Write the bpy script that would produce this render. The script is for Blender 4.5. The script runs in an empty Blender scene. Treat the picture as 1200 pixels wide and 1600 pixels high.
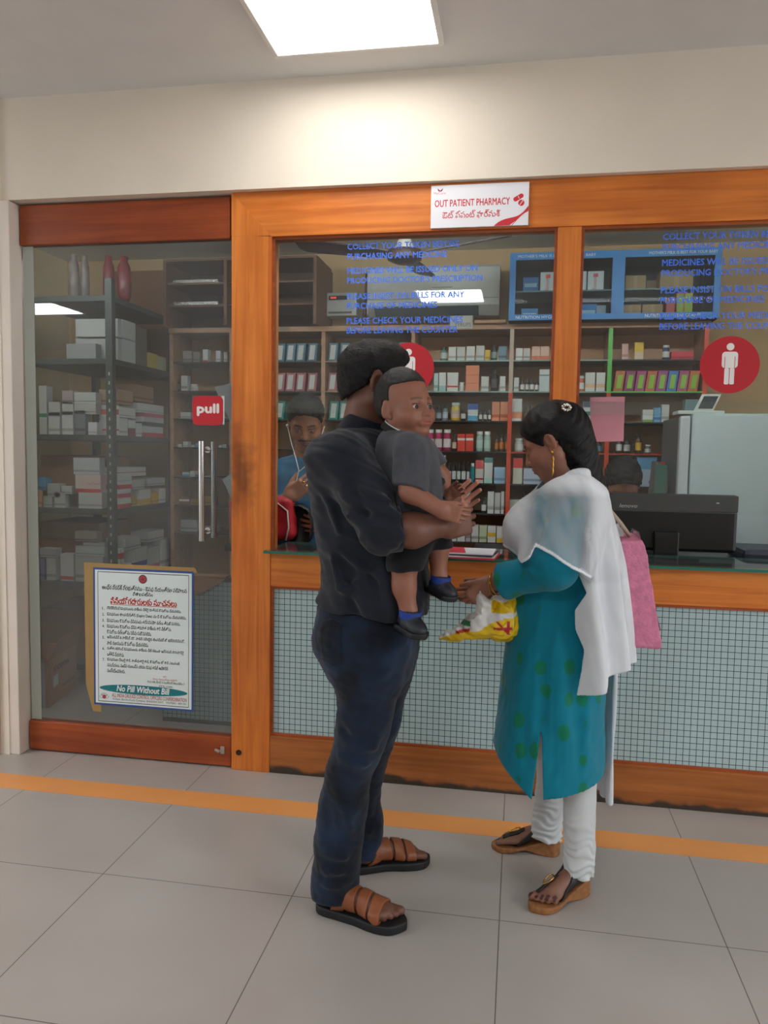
import bpy, bmesh, math, random
import numpy as np
from mathutils import Vector, Matrix
random.seed(7)
PI = math.pi
SC = bpy.context.scene
COL = SC.collection
# ---------------------------------------------------------------- camera
RM = np.array([[0.9848079, 0.0281846, -0.1713447], [0.1729645, -0.0717966, 0.9823078], [0.0153840, -0.9970210, -0.0755807]])
CAM = np.array([0.0, -3.0525, 1.36]); FPX = 1204.0
cam = bpy.data.cameras.new('camera'); cam_o = bpy.data.objects.new('camera', cam); COL.objects.link(cam_o)
cam.sensor_fit = 'HORIZONTAL'; cam.sensor_width = 36.0; cam.lens = 36.0 * FPX / 1200.0
cam.clip_start = 0.02
cam_o.matrix_world = Matrix(((RM[0, 0], -RM[0, 1], -RM[0, 2], CAM[0]), (RM[1, 0], -RM[1, 1], -RM[1, 2], CAM[1]),
                             (RM[2, 0], -RM[2, 1], -RM[2, 2], CAM[2]), (0, 0, 0, 1)))
SC.camera = cam_o
def at(px, py, y):
    """point in the room at depth plane Y=y that the survey of the photo gives"""
    r = RM @ np.array([px - 600.0, py - 800.0, FPX])
    return CAM + r * ((y - CAM[1]) / r[1])
# ---------------------------------------------------------------- materials
def lin(c):
    return tuple(((v / 12.92) if v <= 0.04045 else ((v + 0.055) / 1.055) ** 2.4) for v in c)
def rgb(r, g, b): return lin((r / 255.0, g / 255.0, b / 255.0))
_M = {}
def new_mat(name):
    m = bpy.data.materials.new(name); m.use_nodes = True
    nt = m.node_tree
    return m, nt, nt.nodes['Principled BSDF']
def mat(name, c, rough=0.6, metal=0.0, var=0.0, vscale=8.0, bump=0.0, bscale=60.0, spec=0.5, stretch=(1, 1, 1), sheen=0.0, sub=0.0):
    """plain procedural material: base colour with optional noise mottling and bump"""
    if name in _M: return _M[name]
    m, nt, p = new_mat(name); col = rgb(*c)
    p.inputs['Base Color'].default_value = (*col, 1); p.inputs['Roughness'].default_value = rough
    p.inputs['Metallic'].default_value = metal; p.inputs['Specular IOR Level'].default_value = spec
    if sheen: p.inputs['Sheen Weight'].default_value = sheen
    if sub:
        p.inputs['Subsurface Weight'].default_value = sub; p.inputs['Subsurface Radius'].default_value = (0.012, 0.004, 0.002); p.inputs['Subsurface Scale'].default_value = 1.0
    N = nt.nodes.new; L = nt.links.new
    if var or bump:
        tc = N('ShaderNodeTexCoord'); mp = N('ShaderNodeMapping'); L(tc.outputs['Object'], mp.inputs['Vector'])
        mp.inputs['Scale'].default_value = stretch
    if var:
        nz = N('ShaderNodeTexNoise'); nz.inputs['Scale'].default_value = vscale; nz.inputs['Detail'].default_value = 5
        L(mp.outputs['Vector'], nz.inputs['Vector'])
        r = N('ShaderNodeValToRGB'); r.color_ramp.elements[0].position = 0.3; r.color_ramp.elements[1].position = 0.7
        r.color_ramp.elements[0].color = (*[max(0, v * (1 - var)) for v in col], 1); r.color_ramp.elements[1].color = (*[min(1, v * (1 + var)) for v in col], 1)
        L(nz.outputs['Fac'], r.inputs['Fac']); L(r.outputs['Color'], p.inputs['Base Color'])
    if bump:
        nb = N('ShaderNodeTexNoise'); nb.inputs['Scale'].default_value = bscale; nb.inputs['Detail'].default_value = 4
        L(mp.outputs['Vector'], nb.inputs['Vector'])
        b = N('ShaderNodeBump'); b.inputs['Strength'].default_value = bump; b.inputs['Distance'].default_value = 0.01
        L(nb.outputs['Fac'], b.inputs['Height']); L(b.outputs['Normal'], p.inputs['Normal'])
    _M[name] = m
    return m
def col_mat(c, rough=0.45, coat=False):
    return mat('paint_%d_%d_%d_%d' % (*c, int(rough * 100)), c, rough)
def wood(name, c0, c1, axis, rough=0.35, dirt=False):
    if name in _M: return _M[name]
    m, nt, p = new_mat(name); N = nt.nodes.new; L = nt.links.new
    tc = N('ShaderNodeTexCoord'); mp = N('ShaderNodeMapping'); L(tc.outputs['Object'], mp.inputs['Vector'])
    sc = [34.0, 34.0, 34.0]; sc[axis] = 1.6; mp.inputs['Scale'].default_value = sc
    nz = N('ShaderNodeTexNoise'); nz.inputs['Scale'].default_value = 1.0; nz.inputs['Detail'].default_value = 6; nz.inputs['Distortion'].default_value = 0.8
    L(mp.outputs['Vector'], nz.inputs['Vector'])
    r = N('ShaderNodeValToRGB'); r.color_ramp.elements[0].position = 0.32; r.color_ramp.elements[1].position = 0.68
    r.color_ramp.elements[0].color = (*rgb(*c0), 1); r.color_ramp.elements[1].color = (*rgb(*c1), 1)
    L(nz.outputs['Fac'], r.inputs['Fac'])
    n2 = N('ShaderNodeTexNoise'); n2.inputs['Scale'].default_value = 3.0; n2.inputs['Detail'].default_value = 3; L(tc.outputs['Object'], n2.inputs['Vector'])
    mx = N('ShaderNodeMix'); mx.data_type = 'RGBA'; mx.blend_type = 'MULTIPLY'
    r2 = N('ShaderNodeValToRGB'); r2.color_ramp.elements[0].position = 0.25; r2.color_ramp.elements[1].position = 0.6
    r2.color_ramp.elements[0].color = (0.62, 0.55, 0.5, 1); r2.color_ramp.elements[1].color = (1, 1, 1, 1)
    L(n2.outputs['Fac'], r2.inputs['Fac']); mx.inputs[0].default_value = 0.7
    L(r.outputs['Color'], mx.inputs[6]); L(r2.outputs['Color'], mx.inputs[7])
    out = mx.outputs[2]
    if dirt:   # worn, blackened strip along the mopped foot of the frame (dirt with a ragged edge)
        sp = N('ShaderNodeSeparateXYZ'); L(tc.outputs['Object'], sp.inputs[0])
        nd = N('ShaderNodeTexNoise'); nd.inputs['Scale'].default_value = 5.0; nd.inputs['Detail'].default_value = 6; L(tc.outputs['Object'], nd.inputs['Vector'])
        ma = N('ShaderNodeMath'); ma.operation = 'MULTIPLY_ADD'; ma.inputs[1].default_value = 0.13; ma.inputs[2].default_value = -0.038
        L(nd.outputs['Fac'], ma.inputs[0])
        lt = N('ShaderNodeMath'); lt.operation = 'SUBTRACT'; L(ma.outputs[0], lt.inputs[0]); L(sp.outputs['Z'], lt.inputs[1])
        sm = N('ShaderNodeMapRange'); sm.inputs[1].default_value = -0.004; sm.inputs[2].default_value = 0.012; L(lt.outputs[0], sm.inputs[0])
        m3 = N('ShaderNodeMix'); m3.data_type = 'RGBA'; L(sm.outputs[0], m3.inputs[0]); L(out, m3.inputs[6]); m3.inputs[7].default_value = (*rgb(62, 50, 40), 1)
        out = m3.outputs[2]
    L(out, p.inputs['Base Color']); p.inputs['Roughness'].default_value = rough
    b = N('ShaderNodeBump'); b.inputs['Strength'].default_value = 0.12; b.inputs['Distance'].default_value = 0.004
    L(nz.outputs['Fac'], b.inputs['Height']); L(b.outputs['Normal'], p.inputs['Normal'])
    _M[name] = m
    return m
def glass(name, tint=(0.93, 0.97, 0.96), haze=0.0, refl=1.0, hcol=(0.6, 0.62, 0.62)):
    """clear sheet glass: see-through with a Fresnel mirror reflection, plus an uneven film of diffuse colour"""
    if name in _M: return _M[name]
    m, nt, p = new_mat(name); nt.nodes.remove(p); N = nt.nodes.new; L = nt.links.new
    out = nt.nodes['Material Output']
    tr = N('ShaderNodeBsdfTransparent'); tr.inputs[0].default_value = (*tint, 1)
    gl = N('ShaderNodeBsdfGlossy'); gl.inputs['Roughness'].default_value = 0.015
    fr = N('ShaderNodeFresnel'); fr.inputs['IOR'].default_value = 1.45
    mr = N('ShaderNodeMath'); mr.operation = 'MULTIPLY'; mr.inputs[1].default_value = refl; mr.use_clamp = True; L(fr.outputs[0], mr.inputs[0])
    ge = N('ShaderNodeNewGeometry'); ff = N('ShaderNodeMath'); ff.operation = 'SUBTRACT'; ff.inputs[0].default_value = 1.0; L(ge.outputs['Backfacing'], ff.inputs[1])     # the entry face of the sheet mirrors, the exit face lets through
    m0 = N('ShaderNodeMath'); m0.operation = 'MULTIPLY'; L(mr.outputs[0], m0.inputs[0]); L(ff.outputs[0], m0.inputs[1]); mr = m0
    mx = N('ShaderNodeMixShader'); L(mr.outputs[0], mx.inputs[0]); L(tr.outputs[0], mx.inputs[1]); L(gl.outputs[0], mx.inputs[2])
    last = mx
    if haze:
        df = N('ShaderNodeBsdfDiffuse'); df.inputs[0].default_value = (*hcol, 1)
        tc = N('ShaderNodeTexCoord'); nz = N('ShaderNodeTexNoise'); nz.inputs['Scale'].default_value = 2.2; nz.inputs['Detail'].default_value = 6
        L(tc.outputs['Object'], nz.inputs['Vector'])
        mp = N('ShaderNodeMapRange'); mp.inputs[1].default_value = 0.3; mp.inputs[2].default_value = 0.75; mp.inputs[3].default_value = haze * 0.4; mp.inputs[4].default_value = haze * 1.4
        L(nz.outputs['Fac'], mp.inputs[0])
        hz = N('ShaderNodeMath'); hz.operation = 'MULTIPLY'; L(mp.outputs[0], hz.inputs[0]); L(ff.outputs[0], hz.inputs[1]); m2 = N('ShaderNodeMixShader'); L(hz.outputs[0], m2.inputs[0]); L(mx.outputs[0], m2.inputs[1]); L(df.outputs[0], m2.inputs[2]); last = m2
    L(last.outputs[0], out.inputs[0])
    _M[name] = m
    return m
def emit(name, c, s):
    if name in _M: return _M[name]
    m, nt, p = new_mat(name); nt.nodes.remove(p)
    e = nt.nodes.new('ShaderNodeEmission'); e.inputs[0].default_value = (*c, 1); e.inputs[1].default_value = s
    nt.links.new(e.outputs[0], nt.nodes['Material Output'].inputs[0]); _M[name] = m
    return m
# ---------------------------------------------------------------- object helpers
def tag(o, label=None, cat=None, group=None, kind=None):
    if label: o['label'] = label
    if cat: o['category'] = cat
    if group: o['group'] = group
    if kind: o['kind'] = kind
    return o
def empty(name, loc=(0, 0, 0), rz=0.0, parent=None):
    o = bpy.data.objects.new(name, None); COL.objects.link(o); o.location = loc; o.rotation_euler = (0, 0, rz); o.empty_display_size = 0.05
    if parent: o.parent = parent
    return o
def thing(name, label, cat, loc=(0, 0, 0), group=None, rz=0.0):
    return tag(empty(name, loc, rz), label, cat, group)
def link(name, me, m=None, parent=None, smooth=False, loc=None):
    o = bpy.data.objects.new(name, me); COL.objects.link(o)
    if m is not None:
        for k in (m if isinstance(m, (list, tuple)) else [m]): me.materials.append(k)
    if smooth: me.polygons.foreach_set('use_smooth', [True] * len(me.polygons))
    if parent is not None: o.parent = parent
    if loc is not None: o.location = loc
    return o
class MB:
    """collects boxes, tubes, lathes and plates into one mesh with material slots"""
    def __init__(s): s.v = []; s.f = []; s.mi = []
    def _add(s, vs, fs, mi):
        n = len(s.v); s.v += [tuple(float(q) for q in v) for v in vs]; s.f += [tuple(i + n for i in f) for f in fs]; s.mi += [mi] * len(fs); return s
    def box(s, x0, x1, y0, y1, z0, z1, mi=0, bev=0.0):
        if x1 < x0: x0, x1 = x1, x0
        if y1 < y0: y0, y1 = y1, y0
        if z1 < z0: z0, z1 = z1, z0
        if bev <= 0:
            vs = [(x, y, z) for x in (x0, x1) for y in (y0, y1) for z in (z0, z1)]
            return s._add(vs, [(0, 1, 3, 2), (4, 6, 7, 5), (0, 4, 5, 1), (2, 3, 7, 6), (0, 2, 6, 4), (1, 5, 7, 3)], mi)
        b = min(bev, (x1 - x0) / 2.01, (y1 - y0) / 2.01, (z1 - z0) / 2.01)
        bm = bmesh.new(); bmesh.ops.create_cube(bm, size=1)
        for v in bm.verts: v.co = ((x0 + x1) / 2 + v.co.x * (x1 - x0), (y0 + y1) / 2 + v.co.y * (y1 - y0), (z0 + z1) / 2 + v.co.z * (z1 - z0))
        bmesh.ops.bevel(bm, geom=bm.edges[:], offset=b, segments=2, affect='EDGES', profile=0.6)
        bm.verts.index_update()
        r = s._add([v.co[:] for v in bm.verts], [[v.index for v in f.verts] for f in bm.faces], mi); bm.free(); return r
    def poly(s, pts, depth, mi=0, normal=(0, 1, 0)):
        """flat polygon pushed back along normal to give it thickness"""
        n = len(pts); d = Vector(normal) * depth
        vs = [Vector(p) for p in pts] + [Vector(p) + d for p in pts]
        fs = [tuple(range(n)), tuple(range(2 * n - 1, n - 1, -1))] + [(i, i + n, (i + 1) % n + n, (i + 1) % n) for i in range(n)]
        return s._add([v[:] for v in vs], fs, mi)
    def lathe(s, prof, c=(0, 0, 0), n=16, mi=0, axis='z'):
        vs = []; fs = []
        for (r, z) in prof:
            for k in range(n):
                a = 2 * PI * k / n; p = (r * math.cos(a), r * math.sin(a), z)
                if axis == 'y': p = (p[0], p[2], p[1])
                if axis == 'x': p = (p[2], p[0], p[1])
                vs.append((p[0] + c[0], p[1] + c[1], p[2] + c[2]))
        for j in range(len(prof) - 1):
            for k in range(n):
                fs.append((j * n + k, j * n + (k + 1) % n, (j + 1) * n + (k + 1) % n, (j + 1) * n + k))
        fs.append(tuple(range(n - 1, -1, -1))); fs.append(tuple((len(prof) - 1) * n + k for k in range(n)))
        return s._add(vs, fs, mi)
    def tube(s, pts, r, n=8, mi=0, closed=False):
        pts = [Vector(p) for p in pts]; rs = r if isinstance(r, (list, tuple)) else [r] * len(pts)
        vs = []; fs = []; m = len(pts); up = None
        for i, p in enumerate(pts):
            a = pts[i - 1] if (i > 0 or closed) else p; b = pts[(i + 1) % m] if (i < m - 1 or closed) else p
            t = (b - a).normalized()
            if up is None: up = t.orthogonal().normalized()
            up = (up - t * up.dot(t)).normalized(); w = t.cross(up)
            for k in range(n):
                q = 2 * PI * k / n; vs.append((p + (up * math.cos(q) + w * math.sin(q)) * rs[i])[:])
        for i in range(m if closed else m - 1):
            for k in range(n):
                j = (i + 1) % m; fs.append((i * n + k, i * n + (k + 1) % n, j * n + (k + 1) % n, j * n + k))
        if not closed: fs.append(tuple(range(n - 1, -1, -1))); fs.append(tuple((m - 1) * n + k for k in range(n)))
        return s._add(vs, fs, mi)
    def sphere(s, c, r, n=14, mi=0, sc=(1, 1, 1)):
        h = n // 2; prof = [(max(1e-4, r * math.sin(PI * j / h)), -r * math.cos(PI * j / h)) for j in range(h + 1)]
        k = len(s.v); s.lathe(prof, (0, 0, 0), n, mi)
        for i in range(k, len(s.v)): v = s.v[i]; s.v[i] = (v[0] * sc[0] + c[0], v[1] * sc[1] + c[1], v[2] * sc[2] + c[2])
        return s
    def build(s, name, m=None, parent=None, smooth=False, loc=None, sharp=None):
        me = bpy.data.meshes.new(name); me.from_pydata(s.v, [], s.f); me.polygons.foreach_set('material_index', s.mi); me.update()
        o = link(name, me, m, parent, smooth, loc)
        if smooth and sharp is not None: me.set_sharp_from_angle(angle=sharp)
        return o
def box(name, x0, x1, y0, y1, z0, z1, m, parent=None, bev=0.0, kind=None):
    o = MB().box(x0, x1, y0, y1, z0, z1, 0, bev).build(name, m, parent)
    if kind: o['kind'] = kind
    return o
def text(name, s, m, parent, org, width=None, height=None, ux=(1, 0, 0), uz=(0, 0, 1), bold=0.0, align='L', depth=0.0006, lift=0.0, shear=0.0, spacing=1.0, dup=None):
    """writing turned into mesh; org is the lower left of its bounding box, width/height its size in metres"""
    cu = bpy.data.curves.new(name, 'FONT'); cu.body = s; cu.size = 1.0; cu.resolution_u = 2; cu.shear = shear; cu.space_character = spacing
    t = bpy.data.objects.new(name, cu); COL.objects.link(t)
    dg = bpy.context.evaluated_depsgraph_get(); me = bpy.data.meshes.new_from_object(t.evaluated_get(dg))
    bpy.data.objects.remove(t); bpy.data.curves.remove(cu)
    n = len(me.vertices); co = np.zeros(n * 3, np.float32); me.vertices.foreach_get('co', co); co = co.reshape(n, 3)
    if n == 0: return None
    x0, y0 = co[:, 0].min(), co[:, 1].min(); w = max(1e-6, co[:, 0].max() - x0); h = max(1e-6, co[:, 1].max() - y0)
    sx = width / w if width else None; sy = height / h if height else None
    if sx is None: sx = sy
    if sy is None: sy = sx
    u = (co[:, 0] - x0) * sx; v = (co[:, 1] - y0) * sy
    if align == 'C': u -= w * sx / 2
    ux = np.array(ux, float); uz = np.array(uz, float); nn = np.cross(ux, uz)
    P = np.array(org, float)[None, :] + u[:, None] * ux + v[:, None] * uz + nn * lift
    me.vertices.foreach_set('co', P.astype(np.float32).ravel()); me.update(); me.materials.clear()
    if bold:     # heavier strokes: the outline laid over itself with small shifts
        fs = [tuple(q.vertices) for q in me.polygons]; V = []; Fc = []; k = abs(sx) * bold * 1.3
        for c, (du, dv) in enumerate(((0, 0), (k, 0), (-k, 0), (0, k), (0, -k))):
            V += [tuple(v) for v in (P + du * ux + dv * uz + nn * (0.00003 * c))]; Fc += [tuple(i + c * n for i in f) for f in fs]
        bpy.data.meshes.remove(me); me = bpy.data.meshes.new(name); me.from_pydata(V, [], Fc); me.update()
    return link(name, me, m, parent)
def copy_tree(o, parent=None):
    c = o.copy(); COL.objects.link(c); c.parent = parent
    for ch in list(o.children): copy_tree(ch, c)
    return c
ORD = ['leftmost', 'second', 'third', 'fourth', 'fifth', 'sixth', 'seventh', 'eighth', 'ninth', 'tenth', 'eleventh', 'twelfth', 'thirteenth', 'fourteenth']
# ---------------------------------------------------------------- sculpting: smooth blended volumes meshed with surface nets
def smin(a, b, k):
    h = np.clip(0.5 + 0.5 * (b - a) / k, 0, 1); return b + (a - b) * h - k * h * (1 - h)
def smax(a, b, k): return -smin(-a, -b, k)
def V3(p): return np.array(p, float)
def cone(p, a, b, ra, rb):
    a = V3(a); b = V3(b); ab = b - a; t = np.clip(((p - a) @ ab) / max(1e-9, ab @ ab), 0, 1)
    return np.linalg.norm(p - a - t[:, None] * ab, axis=1) - (ra + (rb - ra) * t)
def ell(p, c, r, rot=None):
    q = p - V3(c)
    if rot is not None: q = q @ rot
    r = V3(r); k0 = np.linalg.norm(q / r, axis=1); k1 = np.linalg.norm(q / (r * r), axis=1)
    return k0 * (k0 - 1.0) / np.maximum(k1, 1e-9)
def rbox(p, c, hs, r, rot=None):
    q = p - V3(c)
    if rot is not None: q = q @ rot
    q = np.abs(q) - (V3(hs) - r)
    return np.linalg.norm(np.maximum(q, 0), axis=1) + np.minimum(q.max(axis=1), 0) - r
def chain(p, pts, rs, k=0.02):
    d = None
    for i in range(len(pts) - 1):
        e = cone(p, pts[i], pts[i + 1], rs[i], rs[i + 1]); d = e if d is None else smin(d, e, k)
    return d
def crs(xs, ys, x):
    """smooth interpolation through knots"""
    xs = np.array(xs, float); ys = np.array(ys, float)
    m = np.gradient(ys, xs); i = np.clip(np.searchsorted(xs, x) - 1, 0, len(xs) - 2)
    h = xs[i + 1] - xs[i]; t = np.clip((x - xs[i]) / h, 0, 1)
    return (ys[i] * (1 + 2 * t) * (1 - t) ** 2 + m[i] * h * t * (1 - t) ** 2 + ys[i + 1] * t * t * (3 - 2 * t) + m[i + 1] * h * t * t * (t - 1))
def zloft(p, zs, cx, cy, rx, ry, n=2.3, ang=0.0, cap=0.01):
    """upright form with smoothly changing super-elliptic cross sections; zs ascending"""
    g = np.linspace(zs[0], zs[-1], 160); z = p[:, 2]
    CX, CY, RX, RY = (np.interp(z, g, crs(zs, a, g)) for a in (cx, cy, rx, ry))
    u = p[:, 0] - CX; v = p[:, 1] - CY
    if np.ndim(ang) or ang: c, s = math.cos(ang), math.sin(ang); u, v = u * c + v * s, -u * s + v * c
    q = (np.abs(u / RX) ** n + np.abs(v / RY) ** n) ** (1.0 / n)
    d = (q - 1) * np.minimum(RX, RY)
    dz = np.maximum(zs[0] - z, z - zs[-1])
    return smax(d, dz, cap)
def crease(p, a, b, w):
    a = V3(a); b = V3(b); ab = b - a; t = np.clip(((p - a) @ ab) / (ab @ ab), 0, 1)
    d = np.linalg.norm(p - a - t[:, None] * ab, axis=1); return np.exp(-(d / w) ** 2) * np.sin(np.clip(t, 0.02, 0.98) * PI) ** 0.5
def wob(p, s, seed=0):
    """cheap smooth pseudo noise in about -1..1"""
    r = np.random.RandomState(seed); o = 0
    for k in range(5):
        d = r.normal(size=3); d /= np.linalg.norm(d); o = o + np.sin((p @ d) * s * (0.7 + 0.5 * k) + r.rand() * 6.3 + 1.3 * np.sin((p @ r.normal(size=3)) * s * 0.5))
    return o / 3.2
def euler(rx=0, ry=0, rz=0):
    return np.array((Matrix.Rotation(rz, 3, 'Z') @ Matrix.Rotation(ry, 3, 'Y') @ Matrix.Rotation(rx, 3, 'X')))
def frame(x, z):
    """rotation whose columns are x dir, y dir, z dir"""
    x = V3(x); x /= np.linalg.norm(x); z = V3(z); z = z - x * (x @ z); z /= np.linalg.norm(z); return np.stack([x, np.cross(z, x), z], axis=1)
def sdf_mesh(name, f, lo, hi, h, m=None, parent=None, color=None, loc=(0, 0, 0), smooth_it=0):
    lo = V3(lo); hi = V3(hi); B = 8
    nb = np.ceil((hi - lo) / (h * B)).astype(int); n = nb * B
    bi = np.stack(np.meshgrid(*[np.arange(k) for k in nb], indexing='ij'), -1).reshape(-1, 3)
    cen = lo + (bi * B + (B - 1) / 2.0) * h
    fc = f(cen).astype(np.float32)
    F = np.repeat(np.repeat(np.repeat(np.where(fc < 0, -1.0, 1.0).astype(np.float32).reshape(nb), B, 0), B, 1), B, 2)
    act = np.abs(fc) < B * h * 0.866 * 1.35
    off = np.stack(np.meshgrid(*[np.arange(B)] * 3, indexing='ij'), -1).reshape(-1, 3)
    A = bi[act]
    for s in range(0, len(A), 1500):
        a = A[s:s + 1500]; idx = (a[:, None, :] * B + off[None]).reshape(-1, 3)
        F[idx[:, 0], idx[:, 1], idx[:, 2]] = f(lo + idx * h)
    S = F < 0
    c = np.zeros(n - 1, np.int8)
    for dx in (0, 1):
        for dy in (0, 1):
            for dz in (0, 1): c += S[dx:n[0] - 1 + dx, dy:n[1] - 1 + dy, dz:n[2] - 1 + dz]
    I = np.argwhere((c > 0) & (c < 8)); del c
    vid = np.full(n - 1, -1, np.int32); vid[I[:, 0], I[:, 1], I[:, 2]] = np.arange(len(I))
    acc = np.zeros((len(I), 3)); cnt = np.zeros(len(I))
    for ax in range(3):
        e = np.zeros(3, int); e[ax] = 1; o1, o2 = [k for k in range(3) if k != ax]
        for a in (0, 1):
            for b in (0, 1):
                q = np.zeros(3, int); q[o1] = a; q[o2] = b; p0 = I + q; p1 = p0 + e
                f0 = F[p0[:, 0], p0[:, 1], p0[:, 2]]; f1 = F[p1[:, 0], p1[:, 1], p1[:, 2]]
                x = (f0 < 0) != (f1 < 0); t = np.where(x, f0 / np.where(x, f0 - f1, 1), 0)
                acc += np.where(x[:, None], q + t[:, None] * e, 0); cnt += x
    V = lo + (I + acc / np.maximum(cnt, 1)[:, None]) * h
    Q = []
    for ax in range(3):
        e = [0, 0, 0]; e[ax] = 1; o1, o2 = [(1, 2), (2, 0), (0, 1)][ax]
        s0 = S[:n[0] - e[0], :n[1] - e[1], :n[2] - e[2]]; s1 = S[e[0]:, e[1]:, e[2]:]
        P = np.argwhere(s0 != s1); P = P[(P[:, o1] > 0) & (P[:, o2] > 0) & (P[:, o1] < n[o1] - 1) & (P[:, o2] < n[o2] - 1)]
        sg = S[P[:, 0], P[:, 1], P[:, 2]]
        d1 = np.zeros(3, int); d1[o1] = 1; d2 = np.zeros(3, int); d2[o2] = 1
        g = lambda X: vid[X[:, 0], X[:, 1], X[:, 2]]
        q = np.stack([g(P - d1 - d2), g(P - d2), g(P), g(P - d1)], 1); q[~sg] = q[~sg][:, ::-1]
        Q.append(q[(q >= 0).all(1)])
    Q = np.concatenate(Q); del F, S, vid
    if smooth_it:
        for _ in range(smooth_it):
            ac = np.zeros_like(V); cn = np.zeros(len(V))
            for a, b in ((0, 1), (1, 2), (2, 3), (3, 0)):
                np.add.at(ac, Q[:, a], V[Q[:, b]]); np.add.at(cn, Q[:, a], 1); np.add.at(ac, Q[:, b], V[Q[:, a]]); np.add.at(cn, Q[:, b], 1)
            V = 0.5 * V + 0.5 * ac / cn[:, None]
    me = bpy.data.meshes.new(name); me.vertices.add(len(V)); me.vertices.foreach_set('co', (V - V3(loc)).astype(np.float32).ravel())
    me.loops.add(Q.size); me.loops.foreach_set('vertex_index', Q.astype(np.int32).ravel())
    me.polygons.add(len(Q)); me.polygons.foreach_set('loop_start', np.arange(0, Q.size, 4, dtype=np.int32))
    try: me.polygons.foreach_set('loop_total', np.full(len(Q), 4, np.int32))
    except Exception: pass
    me.polygons.foreach_set('use_smooth', np.ones(len(Q), bool)); me.update(calc_edges=True)
    if color is not None:
        C = np.ones((len(V), 4), np.float32); C[:, :3] = color(V)
        at_ = me.color_attributes.new('tone', 'FLOAT_COLOR', 'POINT'); at_.data.foreach_set('color', C.ravel())
    o = link(name, me, m, parent)
    if parent is None: o.location = loc
    return o
# ---------------------------------------------------------------- the setting
TEAK = ((200, 106, 36), (232, 138, 58)); RED = ((142, 62, 28), (172, 84, 40)); DIM = ((150, 92, 48), (182, 118, 62))
WZ = wood('teak_upright', *TEAK, 2); WX = wood('teak_rail', *TEAK, 0); WXD = wood('teak_bottom_rail', (150, 86, 40), (182, 110, 54), 0, 0.4, True)
WBEAD = wood('teak_bead', (150, 72, 34), (176, 90, 44), 0); DR = wood('door_rail_wood', *RED, 0, 0.3); DRD = wood('door_bottom_wood', *RED, 0, 0.35)
wall_m = mat('cream_wall_paint', (234, 224, 208), 0.75, var=0.03, vscale=3, bump=0.03, bscale=120)
pil_m = mat('pilaster_paint', (226, 214, 202), 0.6, var=0.04, vscale=4)
ceil_m = mat('ceiling_paint', (222, 221, 219), 0.85, var=0.02)
inwall_m = mat('interior_wall_paint', (222, 202, 160), 0.8, var=0.05, vscale=3)
def grid_mat(name, tile, line, pitch, mortar, off, rough, var=0.04, line_rough=0.6):
    m, nt, p = new_mat(name); N = nt.nodes.new; L = nt.links.new
    tc = N('ShaderNodeTexCoord'); mp = N('ShaderNodeMapping'); L(tc.outputs['Object'], mp.inputs['Vector'])
    mp.inputs['Location'].default_value = off['loc']; mp.inputs['Rotation'].default_value = off.get('rot', (0, 0, 0))
    b = N('ShaderNodeTexBrick'); b.offset = 0; b.squash = 1; b.inputs['Scale'].default_value = 1.0
    b.inputs['Brick Width'].default_value = pitch[0]; b.inputs['Row Height'].default_value = pitch[1]
    b.inputs['Mortar Size'].default_value = mortar; b.inputs['Mortar Smooth'].default_value = 0.1; b.inputs['Bias'].default_value = 0
    L(mp.outputs['Vector'], b.inputs['Vector'])
    c = rgb(*tile); b.inputs['Color1'].default_value = (*[v * (1 - var) for v in c], 1); b.inputs['Color2'].default_value = (*[v * (1 + var) for v in c], 1); b.inputs['Mortar'].default_value = (*rgb(*line), 1)
    nz = N('ShaderNodeTexNoise'); nz.inputs['Scale'].default_value = 2.4; nz.inputs['Detail'].default_value = 6; L(tc.outputs['Object'], nz.inputs['Vector'])
    r = N('ShaderNodeValToRGB'); r.color_ramp.elements[0].position = 0.3; r.color_ramp.elements[1].position = 0.7; r.color_ramp.elements[0].color = (0.9, 0.885, 0.87, 1); r.color_ramp.elements[1].color = (1, 1, 1, 1)
    L(nz.outputs['Fac'], r.inputs['Fac'])
    mx = N('ShaderNodeMix'); mx.data_type = 'RGBA'; mx.blend_type = 'MULTIPLY'; mx.inputs[0].default_value = 1; L(b.outputs['Color'], mx.inputs[6]); L(r.outputs['Color'], mx.inputs[7])
    L(mx.outputs[2], p.inputs['Base Color']); p.inputs['Roughness'].default_value = rough
    bp = N('ShaderNodeBump'); bp.inputs['Strength'].default_value = 0.25; bp.inputs['Distance'].default_value = 0.002; bp.invert = True; L(b.outputs['Fac'], bp.inputs['Height']); L(bp.outputs['Normal'], p.inputs['Normal'])
    return m
floor_m = grid_mat('porcelain_floor_tiles', (180, 173, 167), (106, 97, 90), (0.63, 0.62), 0.0016, {'loc': (1.2805 + 0.63 * 20, 0.24 + 0.62 * 20, 0)}, 0.33, 0.012)
box('floor', -7.5, 6.3, -7.5, 2.2, -0.10, 0.0, floor_m, kind='structure')
strip_m = mat('orange_floor_strip', (236, 160, 90), 0.35, var=0.05, vscale=3)
box('trim_1', -7.4, 6.1, -0.36, -0.236, 0.0, 0.0012, strip_m, kind='structure')
box('ceiling', -7.5, 6.3, -7.5, 0.2, 2.82, 2.95, ceil_m, kind='structure')
box('wall_front', -2.2, 6.2, -0.03, 0.10, 2.405, 2.82, wall_m, kind='structure')
hall_m = mat('hall_wall_paint', (216, 208, 196), 0.8)
box('wall_rear', -7.5, 6.3, -7.6, -7.5, 0, 2.82, hall_m, kind='structure')
box('wall_right', 6.2, 6.3, -7.5, 2.2, 0, 2.82, hall_m, kind='structure')
box('wall_left', -7.6, -7.5, -7.5, 0.1, 0, 2.82, hall_m, kind='structure')
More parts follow.
